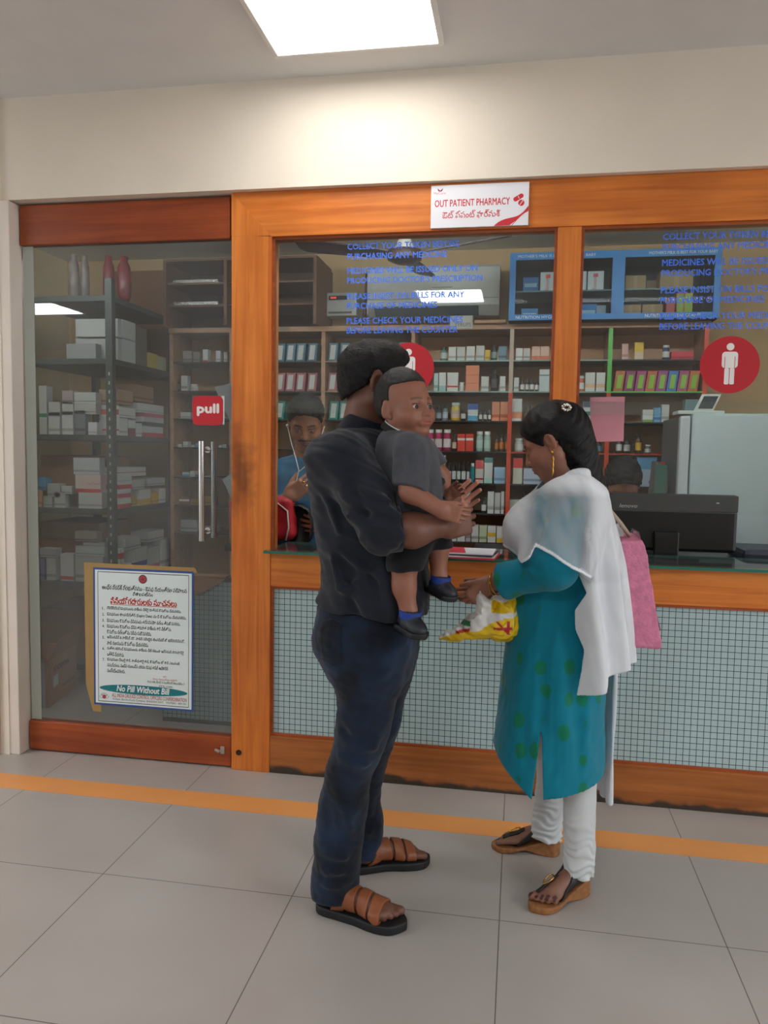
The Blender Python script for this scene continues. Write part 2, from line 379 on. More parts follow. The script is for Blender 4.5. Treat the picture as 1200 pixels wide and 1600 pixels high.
# pilaster left of the door with its worn pinkish panel
wl = MB().box(-7.5, -2.197, -0.05, 0.10, 0.0, 2.82, 0).box(-2.205, -2.150, -0.046, 0.10, 0.0, 2.4, 1, 0.004).build('wall_left', [wall_m, pil_m]); wl['kind'] = 'structure'; wl.name = 'wall_left.001'
pk = mat('pink_worn_panel', (208, 178, 160), 0.6, var=0.06, vscale=6)
pw = box('trim_2', -2.75, -2.238, -0.066, -0.05, 0.0, 1.30, pk, bev=0.003, kind='structure')
MB().box(-2.245, -2.236, -0.0665, -0.0652, 0.05, 0.12, 0).box(-2.246, -2.238, -0.0665, -0.0652, 0.30, 0.39, 0).box(-2.243, -2.238, -0.0665, -0.0652, 0.45, 0.48, 0).box(-2.244, -2.238, -0.0665, -0.0652, 0.98, 1.02, 0).build('paint_chip', mat('bare_plaster', (225, 220, 214), 0.9), pw)
# ---- shop front: timber frame with two glazed openings
win = tag(empty('window_1', (0, 0, 0)), None, None, None, 'structure')
XR = 1.75
box('wall_front', XR, 6.2, 0.0, 0.12, 0.0, 2.405, wall_m, kind='structure')
box('post', -1.180, -1.010, 0.0, 0.10, 0.0, 2.232, WZ, win, 0.003)
MB().poly([(-1.180, 0.0, 2.232), (-1.010, 0.0, 2.226), (-1.180, 0.0, 2.403)], 0.10, 0).build('post', WZ, win)
MB().poly([(-1.010, 0.0, 2.226), (XR, 0.0, 2.226), (XR, 0.0, 2.403), (-1.1795, 0.0, 2.403)], 0.10, 0).build('head_beam', WX, win)
box('mullion', 0.119, 0.207, 0.003, 0.095, 0.955, 2.226, WZ, win, 0.003)
box('counter_rail', -1.010, XR, 0.004, 0.10, 0.80, 0.942, WX, win, 0.003)
box('bottom_rail', -1.010, XR, 0.002, 0.10, 0.0, 0.160, WXD, win, 0.003)
b = MB()
for (x0, x1, z0, z1) in ((-1.010, 0.119, 0.955, 2.226), (0.207, XR, 0.955, 2.226), (-1.010, XR, 0.160, 0.80)):
    t = 0.011
    b.box(x0, x0 + t, 0.012, 0.03, z0, z1); b.box(x1 - t, x1, 0.012, 0.03, z0, z1); b.box(x0 + t, x1 - t, 0.012, 0.03, z1 - t, z1)
    if z0 < 0.5: b.box(x0 + t, x1 - t, 0.012, 0.03, z0, z0 + t)
b.build('glazing_bead', WBEAD, win)
nt_ = WZ.node_tree; p_ = nt_.nodes['Principled BSDF']; src = p_.inputs['Base Color'].links[0].from_socket     # hand-worn dark stain on the door post
N_ = nt_.nodes.new; tc_ = N_('ShaderNodeTexCoord'); mp_s = N_('ShaderNodeMapping'); mp_s.inputs['Location'].default_value = (1.135 / 0.055, 0, -1.27 / 0.17); mp_s.inputs['Scale'].default_value = (1 / 0.055, 0, 1 / 0.17)
nt_.links.new(tc_.outputs['Object'], mp_s.inputs[0]); ln_ = N_('ShaderNodeVectorMath'); ln_.operation = 'LENGTH'; nt_.links.new(mp_s.outputs[0], ln_.inputs[0])
nz_ = N_('ShaderNodeTexNoise'); nz_.inputs['Scale'].default_value = 14; nz_.inputs['Detail'].default_value = 6; nt_.links.new(tc_.outputs['Object'], nz_.inputs[0])
ad_ = N_('ShaderNodeMath'); ad_.operation = 'MULTIPLY_ADD'; ad_.inputs[1].default_value = 2.4; nt_.links.new(nz_.outputs['Fac'], ad_.inputs[0]); nt_.links.new(ln_.outputs['Value'], ad_.inputs[2])
mr_ = N_('ShaderNodeMapRange'); mr_.inputs[1].default_value = 1.5; mr_.inputs[2].default_value = 2.5; mr_.inputs[3].default_value = 0.62; mr_.inputs[4].default_value = 0.0; nt_.links.new(ad_.outputs[0], mr_.inputs[0])
mx_ = N_('ShaderNodeMix'); mx_.data_type = 'RGBA'; nt_.links.new(mr_.outputs[0], mx_.inputs[0]); nt_.links.new(src, mx_.inputs[6]); mx_.inputs[7].default_value = (*rgb(66, 34, 18), 1); nt_.links.new(mx_.outputs[2], p_.inputs['Base Color'])
mesh_m = grid_mat('small_square_panel', (178, 204, 206), (50, 70, 76), (0.0244, 0.0244), 0.0012, {'loc': (5.0 - 0.004, 0.0, 5.0 + 0.013), 'rot': (PI / 2, 0, 0)}, 0.25, 0.02)
# the mapping turns x,z of the panel into the brick plane
mesh_m.node_tree.nodes['Mapping'].inputs['Rotation'].default_value = (-PI / 2, 0, 0); mesh_m.node_tree.nodes['Mapping'].inputs['Location'].default_value = (5.004, 4.987, 0)
box('lower_panel', -0.999, XR - 0.01, 0.022, 0.034, 0.171, 0.789, mesh_m, win)
G = glass('window_glass', haze=0.05, refl=1.6); GE = mat('glass_edge_green', (96, 150, 136), 0.2); GL = glass('sliding_glass', (0.95, 0.98, 0.97), 0.02, 1.4)
def pane(x0, x1, y, z0, z1, m, parent, name='glass_pane', th=0.005):
    b = MB().box(x0, x1, y, y + th, z0, z1, 0)
    b.mi = [0, 0, 1, 1, 0, 0]        # front and back clear, cut edges green
    b.mi = [1, 1, 0, 0, 1, 1]
    return b.build(name, [m, GE], parent)
# faces of box(): x0, x1, y0, y1, z0, z1
P1 = pane(-1.000, 0.109, 0.034, 1.522, 2.216, G, win); P2 = pane(0.217, XR - 0.01, 0.034, 1.522, 2.216, G, win)
S1 = pane(-1.000, 0.109, 0.060, 1.158, 1.573, GL, win, 'sliding_pane'); S2 = pane(0.217, XR - 0.01, 0.060, 1.152, 1.573, GL, win, 'sliding_pane')
ledge_m = glass('green_ledge_glass', (0.55, 0.75, 0.68), 0.05)
lm = MB().box(-1.025, XR, -0.045, 0.30, 0.944, 0.955, 0)
lm.mi = [1, 1, 1, 1, 0, 0]
lm.build('ledge', [ledge_m, mat('ledge_edge', (36, 110, 96), 0.15)], win)
# blue vinyl lettering on both upper panes
VB = mat('blue_vinyl', (70, 124, 240), 0.5)
LET = [("COLLECT YOUR TOKEN BEFORE", 542, 716, 388), ("PURCHASING ANY MEDICINE", 542, 697, 402), ("MEDICINES WILL BE ISSUED ONLY ON", 542, 745, 425), ("PRODUCING DOCTOR'S PRESCRIPTION", 542, 753, 438),
       ("PLEASE INSIST ON BILLS FOR ANY", 542, 725, 461), ("PURCHASE OF MEDICINES", 542, 683, 474), ("PLEASE CHECK YOUR MEDICINES", 541, 722, 496), ("BEFORE LEAVING THE COUNTER", 541, 714, 509)]
zz = [2.186, 2.147, 2.0905, 2.0525, 1.990, 1.952, 1.893, 1.855]
for pn, x0 in ((P1, -0.703), (P2, 0.506)):
    for (s, a, c, y), z in zip(LET, zz):
        w = (at(c, y, 0.034) - at(a, y, 0.034))[0]
        text('lettering', s, VB, pn, (x0, 0.0335, z - 0.013), w, 0.0235, bold=0.018)
# ---- the glass door with its timber rails
dr = tag(empty('door_1', (0, 0, 0)), None, None, None, 'structure')
box('top_rail', -2.143, -1.192, 0.015, 0.065, 2.228, 2.396, DR, dr, 0.006)
box('bottom_rail', -2.143, -1.186, 0.012, 0.065, 0.006, 0.138, DRD, dr, 0.006)
DG = glass('door_glass', (0.84, 0.87, 0.87), haze=0.11, refl=2.2, hcol=(0.48, 0.52, 0.53))
pane(-2.130, -1.184, 0.034, 0.138, 2.228, DG, dr, 'glass_pane', 0.010)
box('edge_profile', -2.140, -2.092, 0.030, 0.0335, 0.14, 2.226, mat('frosted_edge_band', (176, 184, 176), 0.5), dr)
chrome = mat('brushed_steel', (205, 205, 205), 0.22, 1.0)
hd = MB().tube([(-1.296, -0.035, 0.985), (-1.296, -0.035, 1.400)], 0.0125, 16).build('handle_bar', chrome, dr, True, sharp=0.7)
MB().tube([(-1.296, 0.095, 0.985), (-1.296, 0.095, 1.400)], 0.0125, 16).build('handle_bar', chrome, dr, True, sharp=0.7)
for z in (1.022, 1.365):
    MB().tube([(-1.296, -0.035, z), (-1.296, 0.034, z)], 0.007, 10).lathe([(0.014, 0.028), (0.014, 0.034)], (-1.296, 0.0, z), 14, 0, 'y').build('handle_stud', chrome, hd, True, sharp=0.7)
MB().tube([(-1.255, 0.012, 0.075), (-1.232, -0.012, 0.079), (-1.228, -0.012, 0.083)], 0.006, 8).box(-1.232, -1.214, 0.004, 0.013, 0.062, 0.094, 0, 0.003).build('floor_bolt', mat('worn_plastic', (170, 160, 148), 0.4), dr)
MB().lathe([(0.012, -0.004), (0.012, 0.002)], (-1.146, 0.0, 0.078), 12, 0, 'y').build('lock_plate', mat('dark_iron', (58, 44, 34), 0.5, 0.6), win)
# ---------------------------------------------------------------- lights of the hall: square panels in the ceiling
panel_e = emit('light_panel_glow', (1.0, 0.975, 0.94), 9.5)
hall_e = emit('hall_panel_glow', (0.97, 1.0, 1.03), 31.0)
lamp_frame = mat('lamp_frame_white', (232, 230, 224), 0.5)
def ceiling_light(x, y, s, label, z=2.82, m=None):
    t = thing('ceiling_light', label, 'ceiling light', (x, y, z), 'square ceiling light panels')
    h = s / 2; f = 0.018
    MB().box(-h - f, h + f, -h - f, -h, -0.022, 0.0, 0, 0.003).box(-h - f, h + f, h, h + f, -0.022, 0.0, 0, 0.003).box(-h - f, -h, -h, h, -0.022, 0.0, 0, 0.003).box(h, h + f, -h, h, -0.022, 0.0, 0, 0.003).build('frame', lamp_frame, t)
    MB().box(-h, h, -h, h, -0.016, -0.008).build('diffuser', m or panel_e, t)
    return t
ceiling_light(-0.615, -0.535, 0.585, 'bright square light panel in the ceiling above the pharmacy front')
ceiling_light(-0.665, -4.05, 0.585, 'square ceiling light panel whose reflection shows over the air conditioner', 2.82, hall_e)
ceiling_light(-4.92, -4.28, 0.60, 'square ceiling light panel whose reflection shows in the glass door', 2.82, hall_e)
for k, (x, y) in enumerate(((4.4, -1.6), (4.4, -4.2), (-4.3, -1.5), (3.4, -3.0), (-4.9, -2.9))):  # extra panels added out of view to raise the ambient light
    ceiling_light(x, y, 0.62, 'added square hall ceiling panel out of view, ' + ('right of the shop front', 'at the far right', 'left of the door', 'above the viewer on the right', 'above the viewer on the left')[k], 2.82, hall_e)
def added_fill_window(nm, x, y0, y1, s, d):  # made-up glowing window out of view, added as side fill for the shop front
    w = tag(empty(nm, (0, 0, 0)), None, None, None, 'structure'); z0, z1 = 0.85, 2.40
    box('added_glow_pane', x, x + 0.004 * d, y0, y1, z0, z1, emit('fill_glow_%s' % nm, (0.93, 0.98, 1.06), s), w)
    fm = mat('added_frame_white', (226, 226, 224), 0.4)
    for k in range(5): yy = y0 + (y1 - y0) * k / 4; box('mullion', x - 0.03 * d, x + 0.003 * d, yy - 0.03, yy + 0.03, z0, z1, fm, w)
    box('rail', x - 0.03 * d, x + 0.003 * d, y0 - 0.03, y1 + 0.03, z1, z1 + 0.06, fm, w); box('sill', x - 0.06 * d, x + 0.003 * d, y0 - 0.03, y1 + 0.03, z0 - 0.06, z0, fm, w)
added_fill_window('fill_window_2', 6.19, -5.6, -1.6, 5.0, 1)
added_fill_window('fill_window_3', -7.49, -5.0, -2.0, 4.0, -1)
SC.world = bpy.data.worlds.new('world'); SC.world.use_nodes = True
SC.world.node_tree.nodes['Background'].inputs[0].default_value = (0.8, 0.85, 0.9, 1); SC.world.node_tree.nodes['Background'].inputs[1].default_value = 0.0
SC.view_settings.view_transform = 'Standard'; SC.view_settings.look = 'None'; SC.view_settings.gamma = 1.0; SC.view_settings.exposure = -0.08
SC.view_settings.use_curve_mapping = False
SC.cycles.max_bounces = 8; SC.cycles.transparent_max_bounces = 24; SC.cycles.diffuse_bounces = 4; SC.cycles.glossy_bounces = 4; SC.cycles.caustics_reflective = False; SC.cycles.caustics_refractive = False
# ---- signs and stickers on the front
sg = thing('sign_board', 'white out patient pharmacy sign on the head beam', 'sign', (-0.365, -0.012, 2.232))
SW, SH = 0.372, 0.160
sgr = mat('sign_red', (206, 44, 56), 0.5); sgw = mat('sign_white', (238, 238, 244), 0.4)
box('board', 0, SW, 0.0, 0.010, 0, SH, sgw, sg, 0.001)
text('lettering', 'OUT PATIENT PHARMACY', sgr, sg, (0.015, -0.0003, 0.079), 0.286, 0.026, bold=0.014)
text('lettering', '\u0c14\u0c1f\u0c4d \u0c2a\u0c47\u0c37\u0c02\u0c1f\u0c4d \u0c2b\u0c3e\u0c30\u0c4d\u0c2e\u0c36\u0c3f', sgr, sg, (0.046, -0.0003, 0.032), 0.220, 0.031, bold=0.006)
text('lettering', 'MyCure', mat('sign_pink', (214, 120, 128), 0.5), sg, (0.011, -0.0003, 0.124), 0.045, 0.011)
MB().poly([(0.037, -0.0004, 0.138), (0.024, -0.0004, 0.150), (0.027, -0.0004, 0.140), (0.031, -0.0004, 0.137)], 0.0003).poly([(0.033, -0.0004, 0.138), (0.046, -0.0004, 0.150), (0.043, -0.0004, 0.140), (0.039, -0.0004, 0.137)], 0.0003).build('emblem', mat('sign_maroon', (150, 30, 52), 0.5), sg)
def bez(pts, n=14):
    o = []
    for i in range(0, len(pts) - 1, 3):
        a, b_, c, d = pts[i:i + 4]
        for k in range(n):
            t = k / n; o.append(tuple((1 - t) ** 3 * a[j] + 3 * t * (1 - t) ** 2 * b_[j] + 3 * t * t * (1 - t) * c[j] + t ** 3 * d[j] for j in range(2)))
    return o
sw = bez([(0.243, 0.001), (0.275, 0.035), (0.318, 0.024), (0.340, 0.040), (0.355, 0.050), (0.362, 0.060), (0.3715, 0.072), (0.3715, 0.065), (0.3715, 0.058), (0.3715, 0.052), (0.345, 0.040), (0.330, 0.020), (0.312, 0.001), (0.290, 0.001), (0.262, 0.001), (0.243, 0.001)])
MB().poly([(x, -0.0005, z) for x, z in sw], 0.0004).build('swoosh', sgr, sg)
MB().poly([(0.302, -0.0007, 0.0015), (0.309, -0.0007, 0.0015), (0.3225, -0.0007, 0.016)], 0.0003).build('swoosh_highlight', sgw, sg)
def capsule_pts(cx, cz, l, r, a, y):
    o = []
    for k in range(24):
        t = 2 * PI * k / 24; px = r * math.cos(t) + (l if math.cos(t) >= 0 else -l); pz = r * math.sin(t)
        o.append((cx + px * math.cos(a) - pz * math.sin(a), y, cz + px * math.sin(a) + pz * math.cos(a)))
    return o
MB().poly(capsule_pts(0.333, 0.103, 0.012, 0.0085, 0.5, -0.0005), 0.0004).poly(capsule_pts(0.344, 0.083, 0.0, 0.0115, 0, -0.0005), 0.0004).build('pill_emblem', sgr, sg)
MB().poly([(0.3305, -0.0008, 0.108), (0.3325, -0.0008, 0.1088), (0.3368, -0.0008, 0.0992), (0.3348, -0.0008, 0.0984)], 0.0003).poly([(0.337, -0.0008, 0.0745), (0.3388, -0.0008, 0.0737), (0.351, -0.0008, 0.0915), (0.3492, -0.0008, 0.0925)], 0.0003).build('pill_line', sgw, sg)
def disc(cx, cz, r, y, n=48): return [(cx + r * math.cos(2 * PI * k / n), y, cz + r * math.sin(2 * PI * k / n)) for k in range(n)]
red_st = mat('red_sticker', (186, 24, 40), 0.45, var=0.04, vscale=5); wht_st = mat('white_sticker', (236, 232, 230), 0.5)
def rr(x0, x1, z0, z1, r, y, n=6):
    o = []
    for (cx, cz, a0) in ((x1 - r, z1 - r, 0), (x0 + r, z1 - r, PI / 2), (x0 + r, z0 + r, PI), (x1 - r, z0 + r, 1.5 * PI)):
        for k in range(n + 1): a = a0 + k * PI / 2 / n; o.append((cx + r * math.cos(a), y, cz + r * math.sin(a)))
    return o
def person_sign(cx, cz, r, label):
    y = 0.0325; t = thing('round_sticker', label, 'sticker', (cx, y, cz))
    MB().poly(disc(0, 0, r, 0), 0.0012).build('disc', red_st, t)
    k = r / 0.105; m = MB(); yy = -0.0006
    m.poly([(x * k, yy, z * k) for x, _, z in disc(0, 0.066, 0.0135, 0, 24)], 0.0005)
    m.poly([(x * k, yy, z * k) for x, _, z in rr(-0.028, 0.028, -0.012, 0.048, 0.012, 0)], 0.0005)
    m.poly([(x * k, yy, z * k) for x, _, z in rr(-0.0175, -0.0012, -0.072, -0.0122, 0.004, 0)], 0.0005).poly([(x * k, yy, z * k) for x, _, z in rr(0.0012, 0.0175, -0.072, -0.0122, 0.004, 0)], 0.0005)
    m.build('pictogram', wht_st, t)
    for q in (-0.0175, 0.0175):
        MB().poly([(x * k, yy - 0.0004, z * k) for x, z in ((q - 0.001, -0.013), (q + 0.001, -0.013), (q + 0.001, 0.03), (q - 0.001, 0.03))], 0.0003).build('arm_gap', red_st, t)
    return t
c = at(1140, 570, 0.033); person_sign(c[0], c[2], 0.1055, 'round red sticker with a white standing figure on the right pane')
c = at(638, 576, 0.033); person_sign(c[0], c[2], 0.1035, 'round red sticker with a white figure half hidden behind the man')
ps = thing('door_sticker', 'red rounded pull sticker on the glass door', 'sticker', (-1.365, 0.0325, 1.468))
MB().poly(rr(0, 0.136, 0, 0.122, 0.022, 0), 0.0012).build('label_face', mat('pull_red', (196, 36, 50), 0.4), ps)
MB().poly([(0.134, 0.0008, 0.003), (0.1415, 0.0008, 0.003), (0.1415, 0.0008, 0.122), (0.128, 0.0008, 0.123)], 0.0004).build('backing_edge', mat('pull_backing', (206, 222, 224), 0.4), ps)
text('lettering', 'pull', wht_st, ps, (0.022, -0.0004, 0.040), 0.094, 0.048, bold=0.03)
# ---- the notice taped to the door
po = thing('notice_poster', 'white no pill without bill notice with a blue border taped to the door', 'poster', (-1.869, 0.0325, 0.218))
k_ = mat('brown_paper', (168, 136, 84), 0.7, var=0.06, vscale=10)
MB().poly([(-0.005, 0.0, 0.645), (-0.004, 0.0, 0.10), (0.028, 0.0, -0.022), (0.068, 0.0, -0.022), (0.068, 0.0, 0.06), (0.497, 0.0, 0.07), (0.497, 0.0, 0.615), (0.524, 0.0, 0.622), (0.512, 0.0, 0.642)], 0.0008).build('brown_backing', k_, po)
PX, PZ, PW, PH = 0.035, 0.010, 0.468, 0.615
def pp(u, v): return (PX + u * PW + 0.004 * v, PZ + v * PH)
def quad(m, u0, u1, v0, v1, y):
    m.poly([(pp(u, v)[0], y, pp(u, v)[1]) for u, v in ((u0, v0), (u1, v0), (u1, v1), (u0, v1))], 0.0005); return m
pb = mat('poster_blue', (44, 82, 150), 0.4); pwh = mat('poster_white', (228, 240, 240), 0.35); pbk = mat('poster_black', (28, 32, 40), 0.5); prd = mat('poster_red', (196, 54, 34), 0.5); ptl = mat('poster_teal', (14, 124, 132), 0.4)
quad(MB(), 0, 1, 0, 1, -0.0006).build('blue_border', pb, po); quad(MB(), 0.018, 0.982, 0.015, 0.985, -0.0009).build('sheet', pwh, po)
m = MB()
for a in ((0.045, 0.955, 0.9685, 0.973), (0.045, 0.955, 0.027, 0.0315), (0.045, 0.0495, 0.027, 0.973), (0.9505, 0.955, 0.027, 0.973)): quad(m, *a, -0.0012)
m.build('frame_line', pbk, po)
def ptext(s, u0, u1, v, h, m_, bold=0.012, shear=0.0):
    x, z = pp(u0, v); text('lettering', s, m_, po, (x, -0.0013, z), (u1 - u0) * PW, h, bold=bold, shear=shear)
T = lambda *c: ''.join(chr(0xC00 + v) for v in c)
ptext('ఆంధ్ర ప్రదేశ్ ప్రభుత్వము - ఔషధ నియంత్రణ పరిపాలన', 0.09, 0.935, 0.842, 0.024, pbk, 0.016); ptext('విశాఖపట్నం', 0.40, 0.60, 0.806, 0.020, pbk, 0.016)
ptext('వినియోగదారులకు సూచనలు', 0.175, 0.835, 0.745, 0.032, prd, 0.03)
m = MB(); quad(m, 0.175, 0.835, 0.738, 0.7415, -0.0012); m.build('underline', prd, po)
body = [('1.', 'ప్రిస్క్రిప్షన్ ఔషధములను డాక్టరు చీటీపై మాత్రమే కొనుగోలు చేయవలెను.', 0.88, 0.695), ('2.', 'ఔషధముల కాలపరిమితిని (Expiry Date) చూసి కొనుగోలు చేయవలెను.', 0.93, 0.652), ('3.', 'ఔషధములు కొనుగోలు చేసినపుడు తప్పనిసరిగా బిల్లు తీసుకొనవలెను.', 0.87, 0.608), ('4.', 'ఔషధములు కొనుగోలు చేసిన తరువాత డాక్టరు గారి చీటీతోను', 0.78, 0.566),
        ('', 'కొనుగోలు బిల్లుతోను సరిచూసుకొనవలెను.', 0.585, 0.527), ('5.', 'ఇన్సులిన్స్ & వాక్సిన్ మొ. వాటిని సరియైన టెంపరేచర్ లో భద్రపరిచినచో,', 0.915, 0.484), ('', 'వాటి గుణమును కొనుగోలు చేయవలెను.', 0.555, 0.446), ('6.', 'మత్తు కలిగించే ఔషధములను డాక్టరు చీటీ లేకుండా ఇవ్వమని షాపువారిపై', 0.905, 0.403), ('', 'ఒత్తిడి చేయరాదు.', 0.31, 0.364),
        ('7.', 'ఔషధముల రేటుపై గాని, నాణ్యతపై గాని, కొనుగోలు లో గాని ఎటువంటి', 0.865, 0.322), ('', 'సమస్యలు, సందేహములున్న యెడల ఔషధ తనిఖీ అధికారిని', 0.75, 0.283), ('', 'సంప్రదించగలరు.', 0.32, 0.244)]
for a, s, u1, v in body:
    if a: ptext(a, 0.09, 0.112, v + 0.003, 0.012, pbk, 0.01)
    ptext(s, 0.138, u1, v, 0.019, pbk, 0.014)
ptext('సహా/-', 0.70, 0.74, 0.232, 0.008, prd, 0.0); ptext('ఔషధ నియంత్రణ అధికారి', 0.60, 0.84, 0.209, 0.010, prd, 0.0); ptext('M.I.G-108, ప్లాట్. K మురళీనగర్ విశాఖపట్నం -7', 0.545, 0.915, 0.186, 0.012, pbk, 0.012); ptext('ఫోన్ నెం. 2536000', 0.66, 0.795, 0.160, 0.010, pbk, 0.008)
cx, cz = pp(0.50, 0.128); MB().poly([(cx + 0.207 * math.cos(2 * PI * k / 48), -0.0012, cz + 0.0215 * math.sin(2 * PI * k / 48)) for k in range(48)], 0.0004).build('teal_oval', ptl, po)
x, z = pp(0.235, 0.110); text('lettering', 'No Pill Without Bill', mat('poster_pure_white', (240, 246, 246), 0.4), po, (x, -0.0018, z), 0.53 * PW, 0.027, bold=0.02, shear=0.2)
ptext('ALL INDIA DRUUGS CONTROL OFFICERS CONFERDERATION', 0.185, 0.935, 0.066, 0.0165, mat('poster_crimson', (176, 60, 70), 0.5), 0.014); ptext('35,Rajiv, Bandra-Kurla Complex, BANDRA EAST.   MUMBAI - 400 051', 0.19, 0.93, 0.040, 0.012, pbk, 0.0)
cx, cz = pp(0.50, 0.93); MB().poly(disc(cx, cz, 0.0195, -0.0012), 0.0003).build('emblem', mat('emblem_grey', (110, 60, 66), 0.5), po); MB().poly(disc(cx, cz, 0.0145, -0.0016), 0.0003).build('emblem', mat('emblem_red', (186, 60, 70), 0.5), po)
MB().poly(disc(cx, cz, 0.0065, -0.002, 6), 0.0003).build('emblem', mat('emblem_grey', (110, 60, 66), 0.5), po)
cx, cz = pp(0.105, 0.062); MB().poly(disc(cx, cz, 0.009, -0.0012, 20), 0.0003).build('emblem', mat('emblem_red', (186, 60, 70), 0.5), po)
m = MB()
for a in (-0.9, -0.45, 0, 0.45, 0.9): m.tube([(cx + 0.012 * math.sin(a), -0.0014, cz + 0.012 * math.cos(a)), (cx + 0.020 * math.sin(a), -0.0014, cz + 0.018 * math.cos(a))], 0.001, 5)
m.tube([(cx + 0.022 * math.cos(2 * PI * k / 24), -0.0014, cz + 0.007 * math.sin(2 * PI * k / 24)) for k in range(24)], 0.0005, 4, closed=True); m.build('emblem_rays', pbk, po)
# pink sheet on the right pane
pkp = thing('paper_sheet', 'blank pink paper sheet taped behind the right pane beside the mullion', 'paper', (0.266, 0.0672, 1.418))
MB().poly([(0.004, 0, 0.0), (0.130, 0, 0.004), (0.128, 0, 0.176), (-0.002, 0, 0.173)], 0.0012).build('sheet', mat('pink_paper', (240, 148, 166), 0.8, var=0.05, vscale=14, bump=0.15, bscale=20), pkp)
# ---------------------------------------------------------------- inside the pharmacy: room shell
box('wall_back', -3.2, 3.0, 1.90, 2.0, 0, 2.75, mat('back_wall_paint', (206, 176, 132), 0.8, var=0.05, vscale=3), kind='structure')
box('wall_left', -3.2, -3.1, 0.10, 1.90, 0, 2.75, inwall_m, kind='structure')
box('wall_right', 2.3, 2.4, 0.10, 1.90, 0, 2.75, inwall_m, kind='structure')
box('ceiling', -3.2, 2.4, 0.20, 1.95, 2.64, 2.75, mat('interior_ceiling_paint', (236, 238, 238), 0.8), kind='structure')
SHW = wood('shelf_laminate', (168, 128, 98), (190, 150, 118), 0, 0.5); SHB = mat('shelf_back_laminate', (216, 174, 136), 0.6, var=0.08, vscale=4)
GSH = mat('shelf_glass_edge', (150, 176, 166), 0.15); DKS = mat('dark_shelf', (52, 46, 42), 0.5); ORG = mat('orange_lacquer', (206, 74, 44), 0.35); GRN = mat('green_tape', (96, 190, 84), 0.4); POLE = mat('pale_upright', (190, 172, 154), 0.4)
YS = 1.60; YB = 1.885
def zat(px, py, y): return float(at(px, py, y)[2])
def xat(px, py, y): return float(at(px, py, y)[0])
su = thing('shelf_unit', 'long wooden medicine shelf unit along the back wall of the pharmacy', 'shelf unit', (0, 0, 0))
box('back_panel', -2.215, 1.04, YB, 1.899, 0.0, 2.11, SHB, su)
box('top_board', -2.215, 1.04, YS - 0.01, 1.899, 2.10, 2.13, SHW, su)
for x, w, m in ((-2.20, 0.012, SHW), (-1.80, 0.012, SHW), (-1.205, 0.012, SHW), (-0.650, 0.010, SHW)): box('upright', x - w, x + w, YS, YB, 0.0, 2.10, m, su)
for x, zc, mt, mb in ((-0.064, 1.73, POLE, ORG), (0.497, 1.73, GRN, ORG), (1.020, 2.2, ORG, ORG)):
    box('upright', x - 0.009, x + 0.009, YS + 0.02, YB, 0.0, 2.10, SHW, su)
    box('upright_trim', x - 0.012, x + 0.012, YS - 0.004, YS + 0.018, 0.80, min(zc, 2.10), mb, su)
    if zc < 2.1: box('upright_trim', x - 0.012, x + 0.012, YS - 0.004, YS + 0.018, zc, 2.10, mt, su)
def shelf(x0, x1, z, m=DKS, edge=None, th=0.008):
    o = MB().box(x0, x1, YS, YB, z - th, z, 0)
    if edge: o.mi = [0, 0, 1, 0, 0, 0]
    o.build('shelf', [m, edge or m], su)
Zr = {k: zat(700, y, YS) for k, y in ((1, 563), (2, 611), (3, 657), (4, 704.5), (5, 754), (6, 801), (7, 846))}
for k, z in Zr.items():
    gl = k in (1, 2)
    shelf(-0.638, -0.076, z, DKS, GSH if gl else DKS)
    shelf(-0.052, 0.485, z, DKS, {1: GSH, 2: GSH, 4: ORG, 6: ORG}.get(k, DKS))
    shelf(0.509, 1.008, z, DKS, {2: GRN, 4: ORG}.get(k, DKS))
    shelf(-1.193, -0.660, z, DKS, SHW if gl else DKS); shelf(-1.788, -1.217, z, DKS, DKS); shelf(-2.188, -1.812, z, DKS, DKS)
# ---------------------------------------------------------------- medicine packs
def carton(name, x0, x1, y0, y1, z0, z1, c, bands, face='y', parent=None):
    """printed carton, one closed mesh; the front is cut into printed bands [(share of height, colour)] from the bottom"""
    V = []; F = []; MI = []; mats = [col_mat(c, 0.5)]
    zs = [0.0]; cs = []
    for s, k in bands: zs.append(zs[-1] + s); cs.append(k)
    if zs[-1] < 0.999: zs.append(1.0); cs.append(c)
    zs = [z0 + (z1 - z0) * min(1, t) for t in zs]
    for z in zs: V += [(x0, y0, z), (x1, y0, z), (x1, y1, z), (x0, y1, z)]
    n = len(zs)
    for i in range(n - 1):
        mk = col_mat(cs[i], 0.5)
        if mk not in mats: mats.append(mk)
        for j in range(4):
            F.append((i * 4 + j, i * 4 + (j + 1) % 4, i * 4 + 4 + (j + 1) % 4, i * 4 + 4 + j)); MI.append(mats.index(mk) if (j == 0 or (face == 'x' and j == 1)) else 0)
    F.append((3, 2, 1, 0)); MI.append(0); F.append(tuple((n - 1) * 4 + k for k in range(4))); MI.append(0)
    me = bpy.data.meshes.new(name); me.from_pydata(V, [], F); me.polygons.foreach_set('material_index', MI); me.update()
    return link(name, me, mats, parent)
BOT = {}
